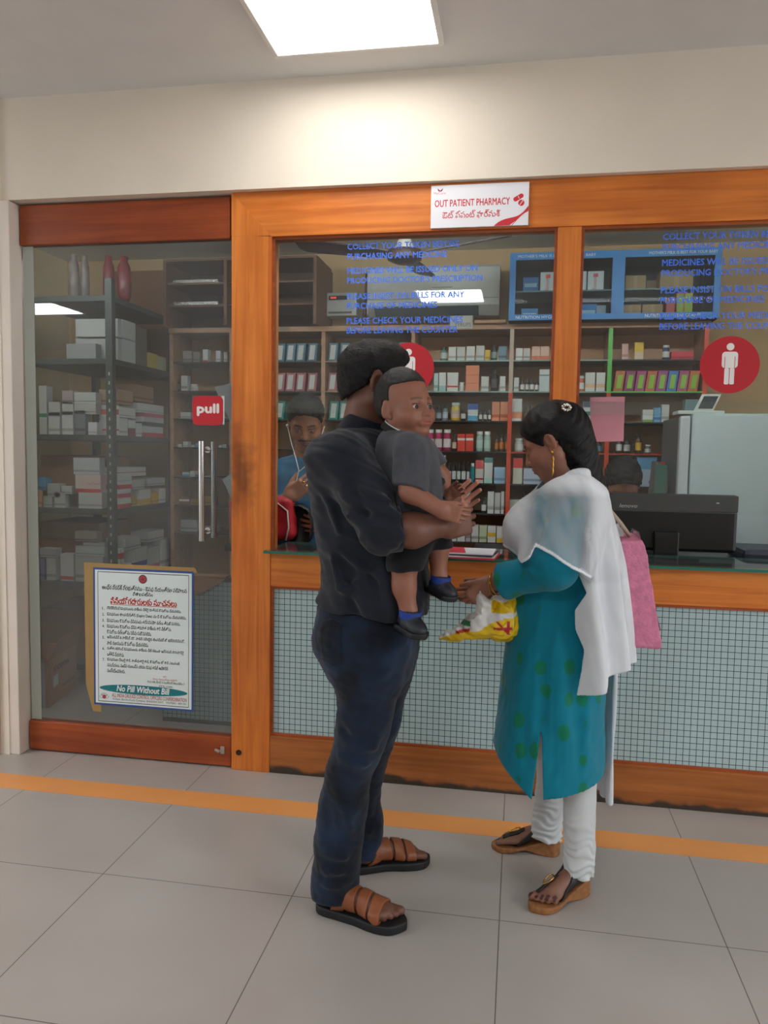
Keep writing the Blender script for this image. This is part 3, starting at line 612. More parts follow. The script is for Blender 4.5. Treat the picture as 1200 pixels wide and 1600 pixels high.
def bottle(name, x, y, z, r, h, body, label=None, cap=(30, 28, 28), neck=0.35, caph=0.14):
    prof = [(r * 0.92, 0.0, 0), (r, 0.02, 0), (r, 0.14, 0)]; mats = [col_mat(body, 0.25), col_mat(label or body, 0.5), col_mat(cap, 0.4)]
    prof += [(r, 0.16, 1), (r, 0.56, 1), (r, 0.58, 0), (r * 0.96, 0.68, 0), (r * neck, 1 - caph - 0.03, 0), (r * neck, 1 - caph, 0), (r * (neck + 0.12), 1 - caph, 2), (r * (neck + 0.12), 0.995, 2), (r * neck, 1.0, 2)]
    n = 12; b = MB(); b.lathe([(p[0], p[1] * h) for p in prof], (0, 0, 0), n)
    b.mi = [prof[j + 1][2] if prof[j + 1][2] == prof[j][2] else max(prof[j][2], prof[j + 1][2]) * 0 + (prof[j + 1][2] if prof[j + 1][2] == 2 else 0) for j in range(len(prof) - 1) for k in range(n)] + [0, 2]
    return b.build(name, mats, None, True, (x, y, z), 0.9)
CN = {}
def cname(c):
    r, g, b = c; mx, mn = max(c), min(c)
    if mx - mn < 30: return 'white' if mx > 170 else ('grey' if mx > 95 else 'black')
    if r > 190 and g > 150 and b < 120: return 'yellow'
    if r > 215 and g > 120 and b > 60 and g < 175: return 'orange'
    if r == mx and g > b * 1.35 and r < 205: return 'brown' if r < 190 else 'amber'
    if r == mx and b > g + 12: return 'pink'
    if r == mx: return 'red'
    if g >= mx - 4 and b > 110: return 'teal'
    if g == mx: return 'green'
    return 'blue'
KIND = {'c': ('medicine_carton', 'medicine carton', 'carton'), 'b': ('medicine_bottle', 'medicine bottle', 'bottle'), 'j': ('plastic_jar', 'plastic jar', 'jar'), 'p': ('medicine_pouch', 'packed medicine pouch', 'pouch')}
def row(where, zbase, items, y0=YS + 0.02, grp=None):
    """items: (x0, x1, ytop, kind, colour, bands or label colour) as surveyed on that shelf, left to right"""
    for i, it in enumerate(items):
        x0, x1, yt, k, c, b = it
        pz = (x0 + x1) / 2
        X0 = xat(x0, yt + 10, y0); X1 = xat(x1, yt + 10, y0) - 0.0015; Z1 = zat(pz, yt, y0)
        nm, ds, ct = KIND[k]
        if k in 'cp':
            o = carton(nm, X0, X1, y0, y0 + min(0.16, max(0.05, (X1 - X0) * 0.9)), zbase + 0.0005, Z1, c, b or [(0.18, c), (0.16, tuple(max(0, v - 50) for v in c)), (0.66, c)])
        else:
            r = (X1 - X0) / 2
            o = bottle(nm, (X0 + X1) / 2, y0 + r + 0.003, zbase + 0.0005, r, Z1 - zbase, c, b, (40, 38, 40) if k == 'b' else (236, 236, 232), 0.56 if k == 'b' else 0.75, 0.20 if k == 'b' else 0.16)
        n = '%s from the left' % ORD[i] if i else 'leftmost'
        tag(o, '%s %s, %s on the %s' % (cname(c), ds, n, where), ct, 'medicines on the %s' % where)
W = (222, 224, 220); OW = (206, 206, 200); RD = (196, 52, 44); OR = (224, 138, 100); DK = (40, 36, 38); TL = (24, 140, 150); BL = (70, 140, 196); LB = (160, 196, 222); YL = (222, 186, 60); PK = (206, 100, 130); AM = (200, 120, 30); GRY = (150, 152, 152); BRN = (70, 40, 26)
row('top shelf of the middle bay', Zr[1], [(687, 699, 541, 'b', (96, 130, 120), (190, 200, 190)), (701, 713, 542, 'c', W, None), (714, 727, 542, 'c', OW, None), (729, 742, 541, 'c', W, None), (744, 757, 540, 'p', OW, None), (758, 766, 547, 'c', YL, None), (767, 777, 539, 'b', (40, 60, 60), (120, 140, 136)), (779, 792, 541, 'c', (110, 140, 156), None)])
row('second shelf of the middle bay', Zr[2], [(678, 685, 583, 'c', (190, 214, 210), None), (686, 697, 582, 'c', W, [(0.3, (160, 200, 196)), (0.7, W)]), (699, 716, 582, 'c', W, [(0.2, W), (0.1, RD), (0.7, W)]), (717, 726, 597, 'j', W, OW), (728, 749, 571, 'c', OR, [(0.3, OR), (0.02, (180, 90, 60)), (0.3, OR), (0.02, (180, 90, 60)), (0.36, OR)]), (752, 764, 588, 'c', OW, None), (756.5, 763, 590, 'b', (200, 60, 70), None), (767, 779, 577, 'b', DK, (60, 58, 60)), (781, 790, 588, 'c', W, None)][:6] + [(767, 779, 577, 'b', DK, (60, 58, 60)), (781, 790, 588, 'c', W, None)])
row('third shelf of the middle bay', Zr[3], [(672, 680, 634, 'b', (130, 140, 150), (190, 200, 210)), (681, 690, 635, 'b', (60, 60, 66), (150, 160, 170)), (691, 700, 633, 'b', (130, 140, 150), (190, 200, 210)), (704, 719, 629, 'j', YL, (216, 190, 170)), (720, 728, 637, 'b', DK, OW), (731, 747, 631, 'c', W, [(0.3, (90, 170, 210)), (0.35, W), (0.35, (50, 90, 170))]), (748, 754, 640, 'b', DK, OW), (755, 761, 640, 'b', DK, OW), (762, 768, 641, 'b', DK, OW), (769, 781, 628, 'c', OR, None), (782, 794, 628, 'c', OR, None)])
row('fourth shelf of the middle bay', Zr[4], [(666, 678, 671, 'j', (176, 40, 90), (226, 214, 214)), (679, 691, 671, 'j', (176, 40, 90), (226, 214, 214)), (692, 705, 671, 'j', (176, 40, 90), (226, 214, 214)), (706, 714, 680, 'b', BRN, (206, 180, 160)), (715, 727, 678, 'c', (214, 66, 46), [(0.62, (214, 66, 46)), (0.14, (240, 226, 220)), (0.24, (214, 66, 46))]), (728, 740, 678, 'c', (214, 66, 46), [(0.62, (214, 66, 46)), (0.14, (240, 226, 220)), (0.24, (214, 66, 46))]), (744, 755, 674, 'j', (170, 200, 190), (190, 216, 204)), (756, 767, 674, 'j', (170, 200, 190), (190, 216, 204)), (773, 779, 681, 'b', BRN, AM), (780, 788, 679, 'b', BRN, AM), (789, 796, 679, 'b', BRN, AM)])
row('fifth shelf of the middle bay', Zr[5], [(672, 681, 714, 'c', (190, 40, 36), None), (682, 696, 711, 'c', W, [(0.55, W), (0.2, YL), (0.25, W)]), (698, 705, 722, 'b', DK, W), (706, 713, 722, 'b', DK, W), (714, 720, 722, 'b', DK, W), (721, 728, 722, 'b', DK, W), (729, 734, 723, 'b', DK, W), (735, 742, 724, 'j', TL, TL), (743, 756, 719, 'c', OW, [(0.14, OW), (0.08, RD), (0.4, OW), (0.38, (206, 90, 90))]), (757, 770, 715, 'c', W, [(0.2, (180, 220, 210)), (0.6, W), (0.2, (90, 140, 140))]), (772, 790, 730, 'c', LB, None)])
row('sixth shelf of the middle bay', Zr[6], [(703, 714, 767, 'c', W, None), (716, 735, 767, 'c', (196, 214, 210), None), (752, 760, 778, 'b', (60, 58, 56), W), (762, 772, 768, 'c', W, None), (773, 782, 770, 'c', (206, 208, 206), None), (783, 788, 768, 'c', W, None)])
row('bottom shelf of the middle bay', Zr[7], [(703, 714, 812, 'c', W, None), (715, 727, 811, 'c', W, [(0.5, W), (0.1, (60, 120, 90)), (0.4, W)]), (728, 736, 816, 'c', (190, 176, 182), None), (737, 748, 820, 'c', OW, None), (749, 761, 821, 'c', (206, 216, 180), None), (762, 775, 822, 'c', W, [(0.35, W), (0.25, YL), (0.4, W)]), (776, 786, 823, 'c', W, [(0.3, YL), (0.7, W)])])
row('top shelf of the mullion bay', Zr[1], [(806, 817, 544, 'c', W, None), (818, 828, 544, 'c', OW, None), (831, 844, 541, 'c', (222, 170, 140), [(0.3, (222, 120, 90)), (0.7, (228, 190, 170))]), (845, 858, 541, 'c', (222, 170, 140), [(0.3, (222, 120, 90)), (0.7, (228, 190, 170))])])
row('second shelf of the mullion bay', Zr[2], [(803, 811, 590, 'c', W, None), (813, 820, 592, 'b', (50, 48, 52), W), (821, 827, 592, 'b', DK, W), (828, 835, 592, 'b', (50, 48, 52), W), (836, 842, 593, 'b', DK, W), (843, 859, 577, 'c', W, [(0.7, (200, 214, 214)), (0.06, (120, 130, 130)), (0.24, W)]), (903, 914, 587, 'j', (222, 120, 90), W), (915, 930, 582, 'c', W, [(0.2, W), (0.2, (230, 190, 150)), (0.6, W)]), (932, 946, 582, 'c', W, [(0.2, W), (0.2, (230, 190, 150)), (0.6, W)])])
row('third shelf of the mullion bay', Zr[3], [(800, 816, 623, 'c', W, [(0.12, W), (0.3, (226, 150, 110)), (0.58, W)]), (818, 825, 636, 'b', BRN, (90, 60, 40)), (826, 833, 634, 'b', BRN, (90, 60, 40)), (912, 926, 627, 'c', W, [(0.3, W), (0.2, (20, 110, 110)), (0.2, W), (0.3, (70, 90, 110))])])
row('fourth shelf of the mullion bay', Zr[4], [(804, 818, 685, 'j', (190, 200, 190), W), (818, 826, 690, 'b', BRN, W), (918, 927, 680, 'j', (90, 150, 190), (190, 210, 220)), (930, 941, 688, 'b', BRN, (90, 150, 190))])
row('fifth shelf of the mullion bay', Zr[5], [(802, 817, 716, 'c', W, [(0.62, (206, 204, 190)), (0.38, (206, 66, 60))]), (818, 845, 732, 'c', (186, 196, 214), None)])
row('sixth shelf of the mullion bay', Zr[6], [(796, 814, 781, 'c', (200, 206, 196), None), (815, 822, 770, 'b', (120, 140, 150), (190, 206, 214))])
row('top shelf of the right bay', Zr[1], [(972, 982, 537, 'c', (222, 180, 170), None), (992, 1006, 535, 'c', YL, [(0.45, (226, 206, 180)), (0.55, YL)]), (1036, 1048, 539, 'j', (46, 70, 110), W), (1049, 1084, 549, 'c', (200, 50, 70), None)])
row('third shelf of the right bay', Zr[3], [(1004, 1021, 640, 'c', W, [(0.2, (130, 170, 90)), (0.8, W)]), (1022, 1033, 637, 'c', (110, 176, 220), None), (1034, 1046, 632, 'c', W, None)])
row('fourth shelf of the right bay', Zr[4], [(963, 973, 683, 'b', (60, 50, 60), W), (975, 986, 684, 'b', (50, 44, 50), (200, 200, 200)), (988, 992, 690, 'b', (50, 44, 50), None), (993, 1004, 678, 'b', BRN, (222, 180, 60)), (1008, 1018, 695, 'j', (90, 100, 96), W)])
# large vitamin carton with sideways writing
x0, x1 = xat(995, 735, 1.62), xat(1026, 735, 1.62); z0 = Zr[5] + 0.0005
sp = thing('medicine_carton', 'tall pale blue carton with sideways lettering left of the refrigerator', 'carton', (x0, 1.62, z0))
MB().box(0, x1 - x0, 0, 0.08, 0, zat(1010, 714, 1.62) - z0, 0, 0.001).build('box', col_mat((190, 212, 228)), sp); box('printed_band', 0.0, x1 - x0, -0.0006, 0.0, 0.10, zat(1010, 714, 1.62) - z0 - 0.001, col_mat((110, 176, 216)), sp)
text('lettering', 'Prevon', col_mat((40, 70, 150)), sp, (x1 - x0 - 0.014, -0.001, 0.02), 0.11, 0.028, ux=(0, 0, 1), uz=(-1, 0, 0))
# slanting strip files on the green rail
FC = [(196, 110, 70), (150, 60, 110), (170, 70, 130), (200, 100, 70), (160, 70, 140), (60, 120, 190), (180, 80, 130), (206, 110, 70), (150, 80, 130)]
for i, c in enumerate(FC[:8]):
    xa = xat(958 + i * 16.6, 605, YS + 0.03); z = Zr[2] + 0.0008
    t = thing('strip_file', '%s slanting tablet file, %s on the green rail' % (cname(c) if i not in (1, 2, 4, 6, 8) else 'purple', ORD[i] + (' from the left' if i else '')), 'file', (xa, YS + 0.03, z), 'slanting tablet files on the green rail')
    MB().poly([(0, 0, 0), (0.052, 0, 0), (0.066, 0, 0.118), (0.014, 0, 0.118)], 0.10).build('case', col_mat(c), t)
    MB().poly([(0.016, -0.001, 0.018), (0.044, -0.001, 0.018), (0.053, -0.001, 0.096), (0.025, -0.001, 0.096)], 0.0008).build('front_card', col_mat((140, 196, 50)), t)
# rows of strip files in the two left bays
def files(where, zb, xs, c, h, y0=YS + 0.03):
    for i, x in enumerate(xs):
        xa = xat(x, 590, y0)
        t = thing('strip_file', '%s tablet file, %s on the %s' % (cname(c), (ORD[i] + ' from the left') if i else 'leftmost', where), 'file', (xa, y0, zb + 0.0008), 'tablet files on the %s' % where)
        MB().poly([(0, 0, 0), (0.056, 0, 0), (0.066, 0, h), (0.010, 0, h)], 0.11).build('case', col_mat(c), t)
        MB().poly([(0.010, -0.001, 0.012), (0.043, -0.001, 0.012), (0.052, -0.001, h - 0.012), (0.019, -0.001, h - 0.012)], 0.0008).build('front_card', col_mat((206, 206, 202)), t)
CA, CB_, CC = (70, 116, 140), (170, 96, 106), (30, 130, 120)
files('top shelf of the far left bay', Zr[1], (430, 446, 462, 480), CA, 0.112); files('second shelf of the far left bay', Zr[2], (430, 446, 462, 480), CB_, 0.112); files('third shelf of the far left bay', Zr[3], (430, 487), CC, 0.112)
files('top shelf of the second bay', Zr[1], (512, 530, 548, 566, 584, 602, 620), CA, 0.112); files('second shelf of the second bay', Zr[2], (512, 530, 548, 600, 618), CB_, 0.112); files('third shelf of the second bay', Zr[3], (514, 530, 620), CC, 0.112)
# ---- shelves seen through the door, left of the post
LBAY = 'shelf behind the door handle'
row('top ' + LBAY, Zr[1], [(286, 300, 548, 'c', (150, 146, 140), None), (302, 312, 550, 'c', (140, 132, 124), None), (317, 325, 546, 'c', W, [(0.2, RD), (0.8, W)]), (337, 345, 548, 'c', W, None), (350, 356, 550, 'c', OW, None)], 1.66)
row('second ' + LBAY, Zr[2], [(270, 278, 590, 'b', DK, GRY), (283, 293, 587, 'c', OW, None), (295, 307, 600, 'j', W, OW)], 1.66)
row('third ' + LBAY, Zr[3], [(282, 298, 644, 'c', OW, None), (300, 316, 648, 'c', (170, 180, 176), None), (318, 332, 646, 'c', (160, 170, 170), None), (334, 352, 650, 'c', OW, None)], 1.66)
row('fourth ' + LBAY, Zr[4], [(276, 284, 694, 'c', OW, None), (286, 294, 690, 'c', W, None), (296, 304, 695, 'j', W, None), (306, 314, 692, 'c', (150, 170, 190), None), (340, 346, 696, 'j', W, None), (348, 354, 694, 'c', OW, None)], 1.66)
row('fifth ' + LBAY, Zr[5], [(276, 284, 744, 'c', W, None), (285, 296, 738, 'c', (190, 206, 206), [(0.5, (70, 150, 190)), (0.5, (200, 210, 210))]), (297, 304, 736, 'c', OW, None), (306, 318, 742, 'c', (60, 70, 120), None), (320, 332, 744, 'c', OW, None)], 1.66)
row('sixth ' + LBAY, Zr[6], [(280, 296, 776, 'c', (130, 96, 60), [(0.4, (130, 96, 60)), (0.25, W), (0.35, (130, 96, 60))]), (298, 312, 780, 'c', (150, 120, 60), None), (314, 334, 776, 'c', (140, 110, 50), None)], 1.66)
row('bottom ' + LBAY, Zr[7], [(282, 308, 812, 'c', (176, 180, 176), None), (310, 338, 824, 'c', (190, 196, 192), [(0.3, (30, 110, 76)), (0.7, (190, 196, 192))])], 1.66)
# ---- cupboard above the shelves
CUP = mat('cupboard_brown', (110, 76, 54), 0.6, var=0.1, vscale=3); CUPI = mat('cupboard_inside', (84, 60, 46), 0.7)
uc = thing('wall_cupboard', 'open brown wall cupboard above the shelves left of the air conditioner', 'cupboard', (0, 0, 0))
b = box('back_panel', -2.205, -1.225, 1.87, 1.899, 2.131, 2.52, CUPI, uc)
for x in (-2.195, -1.80, -1.235): box('side_panel', x - 0.010, x + 0.010, 1.50, 1.87, 2.131, 2.52, CUP, uc)
box('top_panel', -2.205, -1.225, 1.50, 1.87, 2.52, 2.535, CUP, uc)
for z in (2.25, 2.385): box('shelf', -2.185, -1.81, 1.53, 1.87, z, z + 0.012, CUP, uc); box('shelf', -1.79, -1.245, 1.53, 1.87, z, z + 0.012, CUP, uc)
tag(box('wall_board', -2.78, -2.225, 1.87, 1.899, 1.83, 2.56, mat('cupboard_door_wood', (140, 94, 58), 0.5, var=0.08, vscale=3)), 'plain brown board on the back wall behind the storage rack', 'board')
foil = mat('silver_foil', (215, 215, 215), 0.22, 0.9, bump=0.8, bscale=90)
for i, (z, nm) in enumerate(((2.398, 'upper'), (2.263, 'lower'))):
    tag(MB().box(-2.17, -1.87, 1.56, 1.64, z, z + 0.025, 0, 0.004).build('foil_strip', foil), 'crumpled silver foil strip pack on the %s cupboard shelf' % nm, 'foil strip', 'foil strips in the cupboard')
# ---- air conditioner and stabiliser
AW = mat('ac_white', (206, 210, 204), 0.4); ac = thing('air_conditioner', 'white split air conditioner on the back wall behind the fan', 'air conditioner', (-0.55, 1.70, 2.205))
MB().poly([(0, 0, 0.06), (0, -0.005, 0.10), (0, 0.004, 0.285), (0, 0.02, 0.30), (0, 0.199, 0.30), (0, 0.199, 0.012), (0, 0.06, 0.004)], 0.80, 0, (1, 0, 0)).build('body', AW, ac, loc=(-0.40, 0, 0))
box('end_cover', -0.404, -0.400, -0.004, 0.19, 0.01, 0.298, AW, ac); box('end_cover', 0.40, 0.404, -0.004, 0.19, 0.01, 0.298, AW, ac)
box('front_seam', -0.40, 0.40, -0.0065, -0.003, 0.098, 0.101, mat('ac_seam', (120, 124, 122), 0.5), ac)
MB().poly([(0, 0.002, 0.055), (0, 0.052, 0.008), (0, 0.056, 0.012), (0, 0.006, 0.06)], 0.64, 0, (1, 0, 0)).build('louvre', mat('ac_louvre', (90, 104, 110), 0.3), ac, loc=(-0.36, -0.006, -0.004))
box('grille', 0.0, 0.12, -0.007, -0.002, 0.165, 0.169, mat('ac_badge', (150, 154, 152), 0.4), ac)
st = thing('voltage_stabilizer', 'small white voltage stabiliser box with a dark display left of the air conditioner', 'stabiliser', (-1.135, 1.76, 2.222))
MB().box(-0.10, 0.10, 0, 0.139, 0, 0.145, 0, 0.006).build('case', AW, st); box('display', -0.078, 0.044, -0.002, 0.001, 0.098, 0.124, mat('display_black', (26, 22, 22), 0.2), st); box('vent', -0.082, 0.07, -0.002, 0.001, 0.014, 0.026, mat('vent_grey', (96, 96, 92), 0.5), st)
box('red_digits', -0.068, -0.03, -0.003, -0.002, 0.106, 0.118, emit('digit_red', (1, 0.1, 0.08), 0.8), st)
cb = tag(MB().tube([(-0.995, 1.80, 2.132), (-0.990, 1.80, 2.25), (-0.982, 1.80, 2.36), (-0.980, 1.82, 2.50)], 0.012, 8).build('wiring_duct', mat('brown_duct', (90, 60, 46), 0.6), None, True), 'brown wiring rising between the stabiliser and the air conditioner', 'cable')
tag(MB().tube([(-1.03, 1.74, 2.20), (-1.0, 1.72, 2.145), (-0.96, 1.71, 2.137), (-0.90, 1.72, 2.137), (-0.86, 1.74, 2.19)], 0.006, 8).build('power_cable', mat('black_cable', (30, 28, 28), 0.5), None, True), 'black looped power cable below the wiring beside the stabiliser', 'cable')
lb = thing('shelf_label', 'white shelf label lettered SYRUPS on the top board', 'label', (xat(703, 505, 1.585), 1.586, 2.105))
box('card', 0, 0.135, 0, 0.002, 0, 0.075, mat('label_card', (190, 188, 180), 0.7), lb); text('lettering', 'SYRUPS', mat('label_grey', (110, 106, 102), 0.7), lb, (0.030, -0.0006, 0.012), 0.095, 0.022)
l2 = thing('shelf_label', 'small shelf label lettered Drops at the far left of the top board', 'label', (xat(431, 513, 1.585), 1.587, 2.102))
box('card', 0, 0.09, 0, 0.002, 0, 0.026, mat('label_brown', (150, 130, 112), 0.7), l2); text('lettering', 'Drops', mat('label_grey', (110, 106, 102), 0.7), l2, (0.006, -0.0006, 0.005), 0.07, 0.016)
wr = tag(MB().box(-0.285, -0.10, 1.56, 1.69, 2.1305, 2.150, 0, 0.004).build('plank', mat('broken_laminate', (176, 140, 108), 0.8, var=0.15, vscale=30)), 'chipped laminate plank lying on the top board under the blue cabinet corner', 'plank')
# ---- blue nutrition cabinet
BC = mat('cabinet_blue', (20, 118, 186), 0.4, var=0.03); BCI = mat('cabinet_inside', (46, 54, 64), 0.7); WT = mat('white_print', (226, 232, 236), 0.5)
X0, X1, Z0, Z1, YC = -0.085, 1.058, 2.134, 2.512, 1.50
bc = thing('nutrition_cabinet', 'blue framed glass wall cabinet with two bays of baby food', 'cabinet', (0, 0, 0))
box('back_panel', X0, X1, 1.86, 1.899, Z0, Z1, BCI, bc)
for x0, x1 in ((X0, X0 + 0.012), (0.507, 0.525), (X1 - 0.012, X1)): box('side_panel', x0, x1, YC + 0.012, 1.86, Z0, Z1, BCI, bc)
box('bottom_panel', X0, X1, YC + 0.012, 1.86, Z0, Z0 + 0.012, BCI, bc); box('top_panel', X0, X1, YC + 0.012, 1.86, Z1 - 0.012, Z1, BCI, bc)
sh_z = 2.305; shg = mat('cabinet_shelf', (90, 116, 130), 0.3)
box('shelf', X0 + 0.012, 0.507, YC + 0.03, 1.86, sh_z - 0.008, sh_z, shg, bc); box('shelf', 0.525, X1 - 0.012, YC + 0.03, 1.86, sh_z - 0.008, sh_z, shg, bc)
for d, (a, b_) in enumerate(((X0, 0.516), (0.516, X1))):
    fr = MB().box(a, a + 0.034, YC, YC + 0.012, Z0, Z1).box(b_ - 0.034, b_, YC, YC + 0.012, Z0, Z1).box(a + 0.034, b_ - 0.034, YC, YC + 0.012, Z0, Z0 + 0.032).box(a + 0.034, b_ - 0.034, YC, YC + 0.012, Z1 - 0.040, Z1)
    f_ = fr.build('door_frame', BC, bc)
    pane(a + 0.034, b_ - 0.034, YC + 0.006, Z0 + 0.032, Z1 - 0.040, glass('cabinet_glass', haze=0.03, refl=0.12), f_, 'glass_pane', 0.003)
    text('lettering', "MOTHER'S MILK IS BEST FOR YOUR BABY", WT, f_, (a + 0.045 if d == 0 else a + 0.16, YC - 0.001, Z1 - 0.029), 0.43 if d == 0 else 0.36, 0.0165)
    text('lettering', 'NUTRITION HYGIENE CORNER', WT, f_, (a + 0.04 if d == 0 else a + 0.15, YC - 0.001, Z0 + 0.007), 0.36 if d == 0 else 0.30, 0.018)
def cbox(label, px0, px1, py0, py1, y, c, zb, d=0.10, txt=None, name='baby_food_box', grp='boxes in the blue cabinet'):
    x0, x1 = xat(px0, py1, y), xat(px1, py1, y); z1 = zb + (zat(px0, py0, y) - zat(px0, py1, y))
    t = thing(name, label, 'box', (x0, y, zb + 0.0006), grp); w = x1 - x0; h = z1 - zb - 0.001
    MB().box(0, w, 0, d, 0, h, 0, 0.0015).build('carton', col_mat(c), t)
    if txt == 'v':
        text('lettering', 'Ensojet', col_mat((206, 50, 60)), t, (w * 0.62, -0.0008, h * 0.08), h * 0.62, w * 0.3, ux=(0, 0, 1), uz=(-1, 0, 0)); box('logo', w * 0.34, w * 0.64, -0.001, 0, h * 0.70, h * 0.88, col_mat((206, 50, 60)), t)
    elif txt == 'b': box('printed_band', w * 0.1, w * 0.9, -0.001, 0, h * 0.35, h * 0.6, col_mat((150, 190, 220)), t)
    elif txt == 't': box('tape', w * 0.42, w * 0.58, -0.001, 0, 0.001, h - 0.001, col_mat((176, 140, 100)), t)
    elif txt == 'y': box('printed_panel', w * 0.1, w * 0.9, -0.001, 0, h * 0.08, h * 0.92, col_mat((150, 176, 50)), t)
    return t
cz0 = Z0 + 0.0125; KR = (166, 126, 86); KD = (150, 112, 76)
cbox('small blue box at the left end of the blue cabinet upper shelf', 817, 841, 428, 452, 1.58, (30, 100, 170), sh_z, txt='b')
cbox('white box with red sideways print beside the small blue box', 844, 868, 420, 451, 1.57, (216, 218, 226), sh_z, txt='v')
cbox('white box with red sideways print, middle of three, behind the mullion', 870, 916, 420, 451, 1.57, (216, 218, 226), sh_z, txt='v')
cbox('white box with red sideways print right of the mullion', 918, 943, 419, 450, 1.57, (216, 218, 226), sh_z, txt='v')
cbox('small blue box at the left end of the blue cabinet lower shelf', 814, 840, 486, 504, 1.57, (50, 130, 200), cz0, txt='b')
cbox('wide blue box on the lower shelf right of the mullion', 905, 932, 476, 500, 1.58, (20, 110, 190), cz0, txt='b')
cbox('pale grey box beside the cabinet middle frame, lower shelf', 931, 946, 478, 500, 1.58, (150, 170, 190), cz0)
cbox('brown carton at the left of the right bay, upper shelf', 977, 1009, 423, 446, 1.57, KR, sh_z, 0.14, 't', 'brown_carton')
cbox('brown carton standing back between two cartons, upper shelf', 1010, 1029, 421, 442, 1.68, KD, sh_z, 0.12, None, 'brown_carton')
cbox('wide brown carton on the upper shelf, right of the gap', 1031, 1083, 417, 445, 1.57, KR, sh_z, 0.14, 't', 'brown_carton')
cbox('brown carton at the left of the right bay, lower shelf', 968, 1001, 478, 500, 1.57, KR, cz0, 0.14, 't', 'brown_carton')
cbox('brown carton second on the lower shelf of the right bay', 1003, 1035, 478, 500, 1.57, KR, cz0, 0.14, 't', 'brown_carton')
cbox('tall yellow green carton, left of the pair on the lower shelf', 1056, 1068, 459, 498, 1.57, (196, 120, 60), cz0, txt='y')
cbox('tall yellow green carton, right of the pair on the lower shelf', 1069, 1081, 459, 498, 1.57, (200, 170, 60), cz0, txt='y')
cbox('red printed carton beside the tall yellow green pair', 1040, 1054, 466, 498, 1.58, (176, 60, 50), cz0)
# ---- ceiling fan
FB = mat('fan_brown', (66, 38, 34), 0.35); fn = thing('ceiling_fan', 'brown three bladed ceiling fan with a white canopy inside the pharmacy', 'ceiling fan', (-0.612, 0.95, 0))
MB().lathe([(0.012, 2.46), (0.012, 2.638)], (0, 0, 0), 10).build('down_rod', mat('fan_white', (226, 224, 216), 0.4), fn, True, sharp=0.6)
MB().lathe([(0.014, 2.475), (0.03, 2.46), (0.052, 2.415), (0.055, 2.405)], (0, 0, 0), 18).build('canopy', mat('fan_white', (226, 224, 216), 0.4), fn, True, sharp=0.6)
MB().lathe([(0.05, 2.405), (0.085, 2.40), (0.092, 2.385), (0.088, 2.355), (0.05, 2.338), (0.02, 2.335)], (0, 0, 0), 24).build('motor', FB, fn, True, sharp=0.6)
for a in (math.radians(174), math.radians(-2), math.radians(86)):
    b = MB(); ca, sa = math.cos(a), math.sin(a); pr = [(0.07, 0.03), (0.12, 0.045), (0.2, 0.058), (0.5, 0.066), (0.565, 0.06), (0.59, 0.035)]
    if abs(math.degrees(a) + 2) < 1: pr = [(r * 0.92, w) for r, w in pr]
    vs = []; 
    up = 0.085 if abs(math.degrees(a)) > 100 or a < 0 else 0.03
    for s_ in (1, -1):
        for r, w in (pr if s_ > 0 else pr[::-1]): vs.append((r * ca - s_ * w * sa, r * sa + s_ * w * ca, 2.375 + up * (r / 0.6) + s_ * w * 0.22))
    b.poly(vs, 0.006, 0, (0, 0, 1)).build('blade', FB, fn)
# ---- refrigerator, device on it
FR = mat('fridge_grey', (196, 210, 212), 0.35, var=0.02); fx = xat(1078, 745, 0.90)
fg = thing('refrigerator', 'grey refrigerator at the right end behind the counter', 'refrigerator', (0, 0, 0))
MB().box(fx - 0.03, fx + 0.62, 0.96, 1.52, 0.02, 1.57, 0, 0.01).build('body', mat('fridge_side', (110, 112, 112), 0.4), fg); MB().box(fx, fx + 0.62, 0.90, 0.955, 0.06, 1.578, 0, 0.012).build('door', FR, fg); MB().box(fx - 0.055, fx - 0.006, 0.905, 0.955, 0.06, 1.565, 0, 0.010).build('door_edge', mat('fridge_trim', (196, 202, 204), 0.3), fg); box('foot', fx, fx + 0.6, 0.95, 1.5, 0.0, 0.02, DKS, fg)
dv = thing('card_terminal', 'white desktop device with an open tilted screen on top of the refrigerator', 'device', (fx - 0.03, 1.0, 1.5785))
MB().box(-0.02, 0.20, 0.0, 0.14, 0.0, 0.018, 0, 0.004).build('base', mat('device_white', (214, 216, 212), 0.4), dv)
MB().poly([(0.06, 0.02, 0.018), (0.15, 0.02, 0.018), (0.185, 0.02, 0.10), (0.095, 0.02, 0.10)], 0.012, 0).build('screen_frame', mat('device_white', (214, 216, 212), 0.4), dv); MB().poly([(0.078, 0.0185, 0.028), (0.146, 0.0185, 0.028), (0.172, 0.0185, 0.090), (0.104, 0.0185, 0.090)], 0.001, 0).build('screen', mat('device_screen', (46, 58, 62), 0.2), dv)
MB().box(0.02, 0.08, 0.03, 0.10, 0.018, 0.075, 0, 0.003).build('printer_block', col_mat((90, 116, 120)), dv)
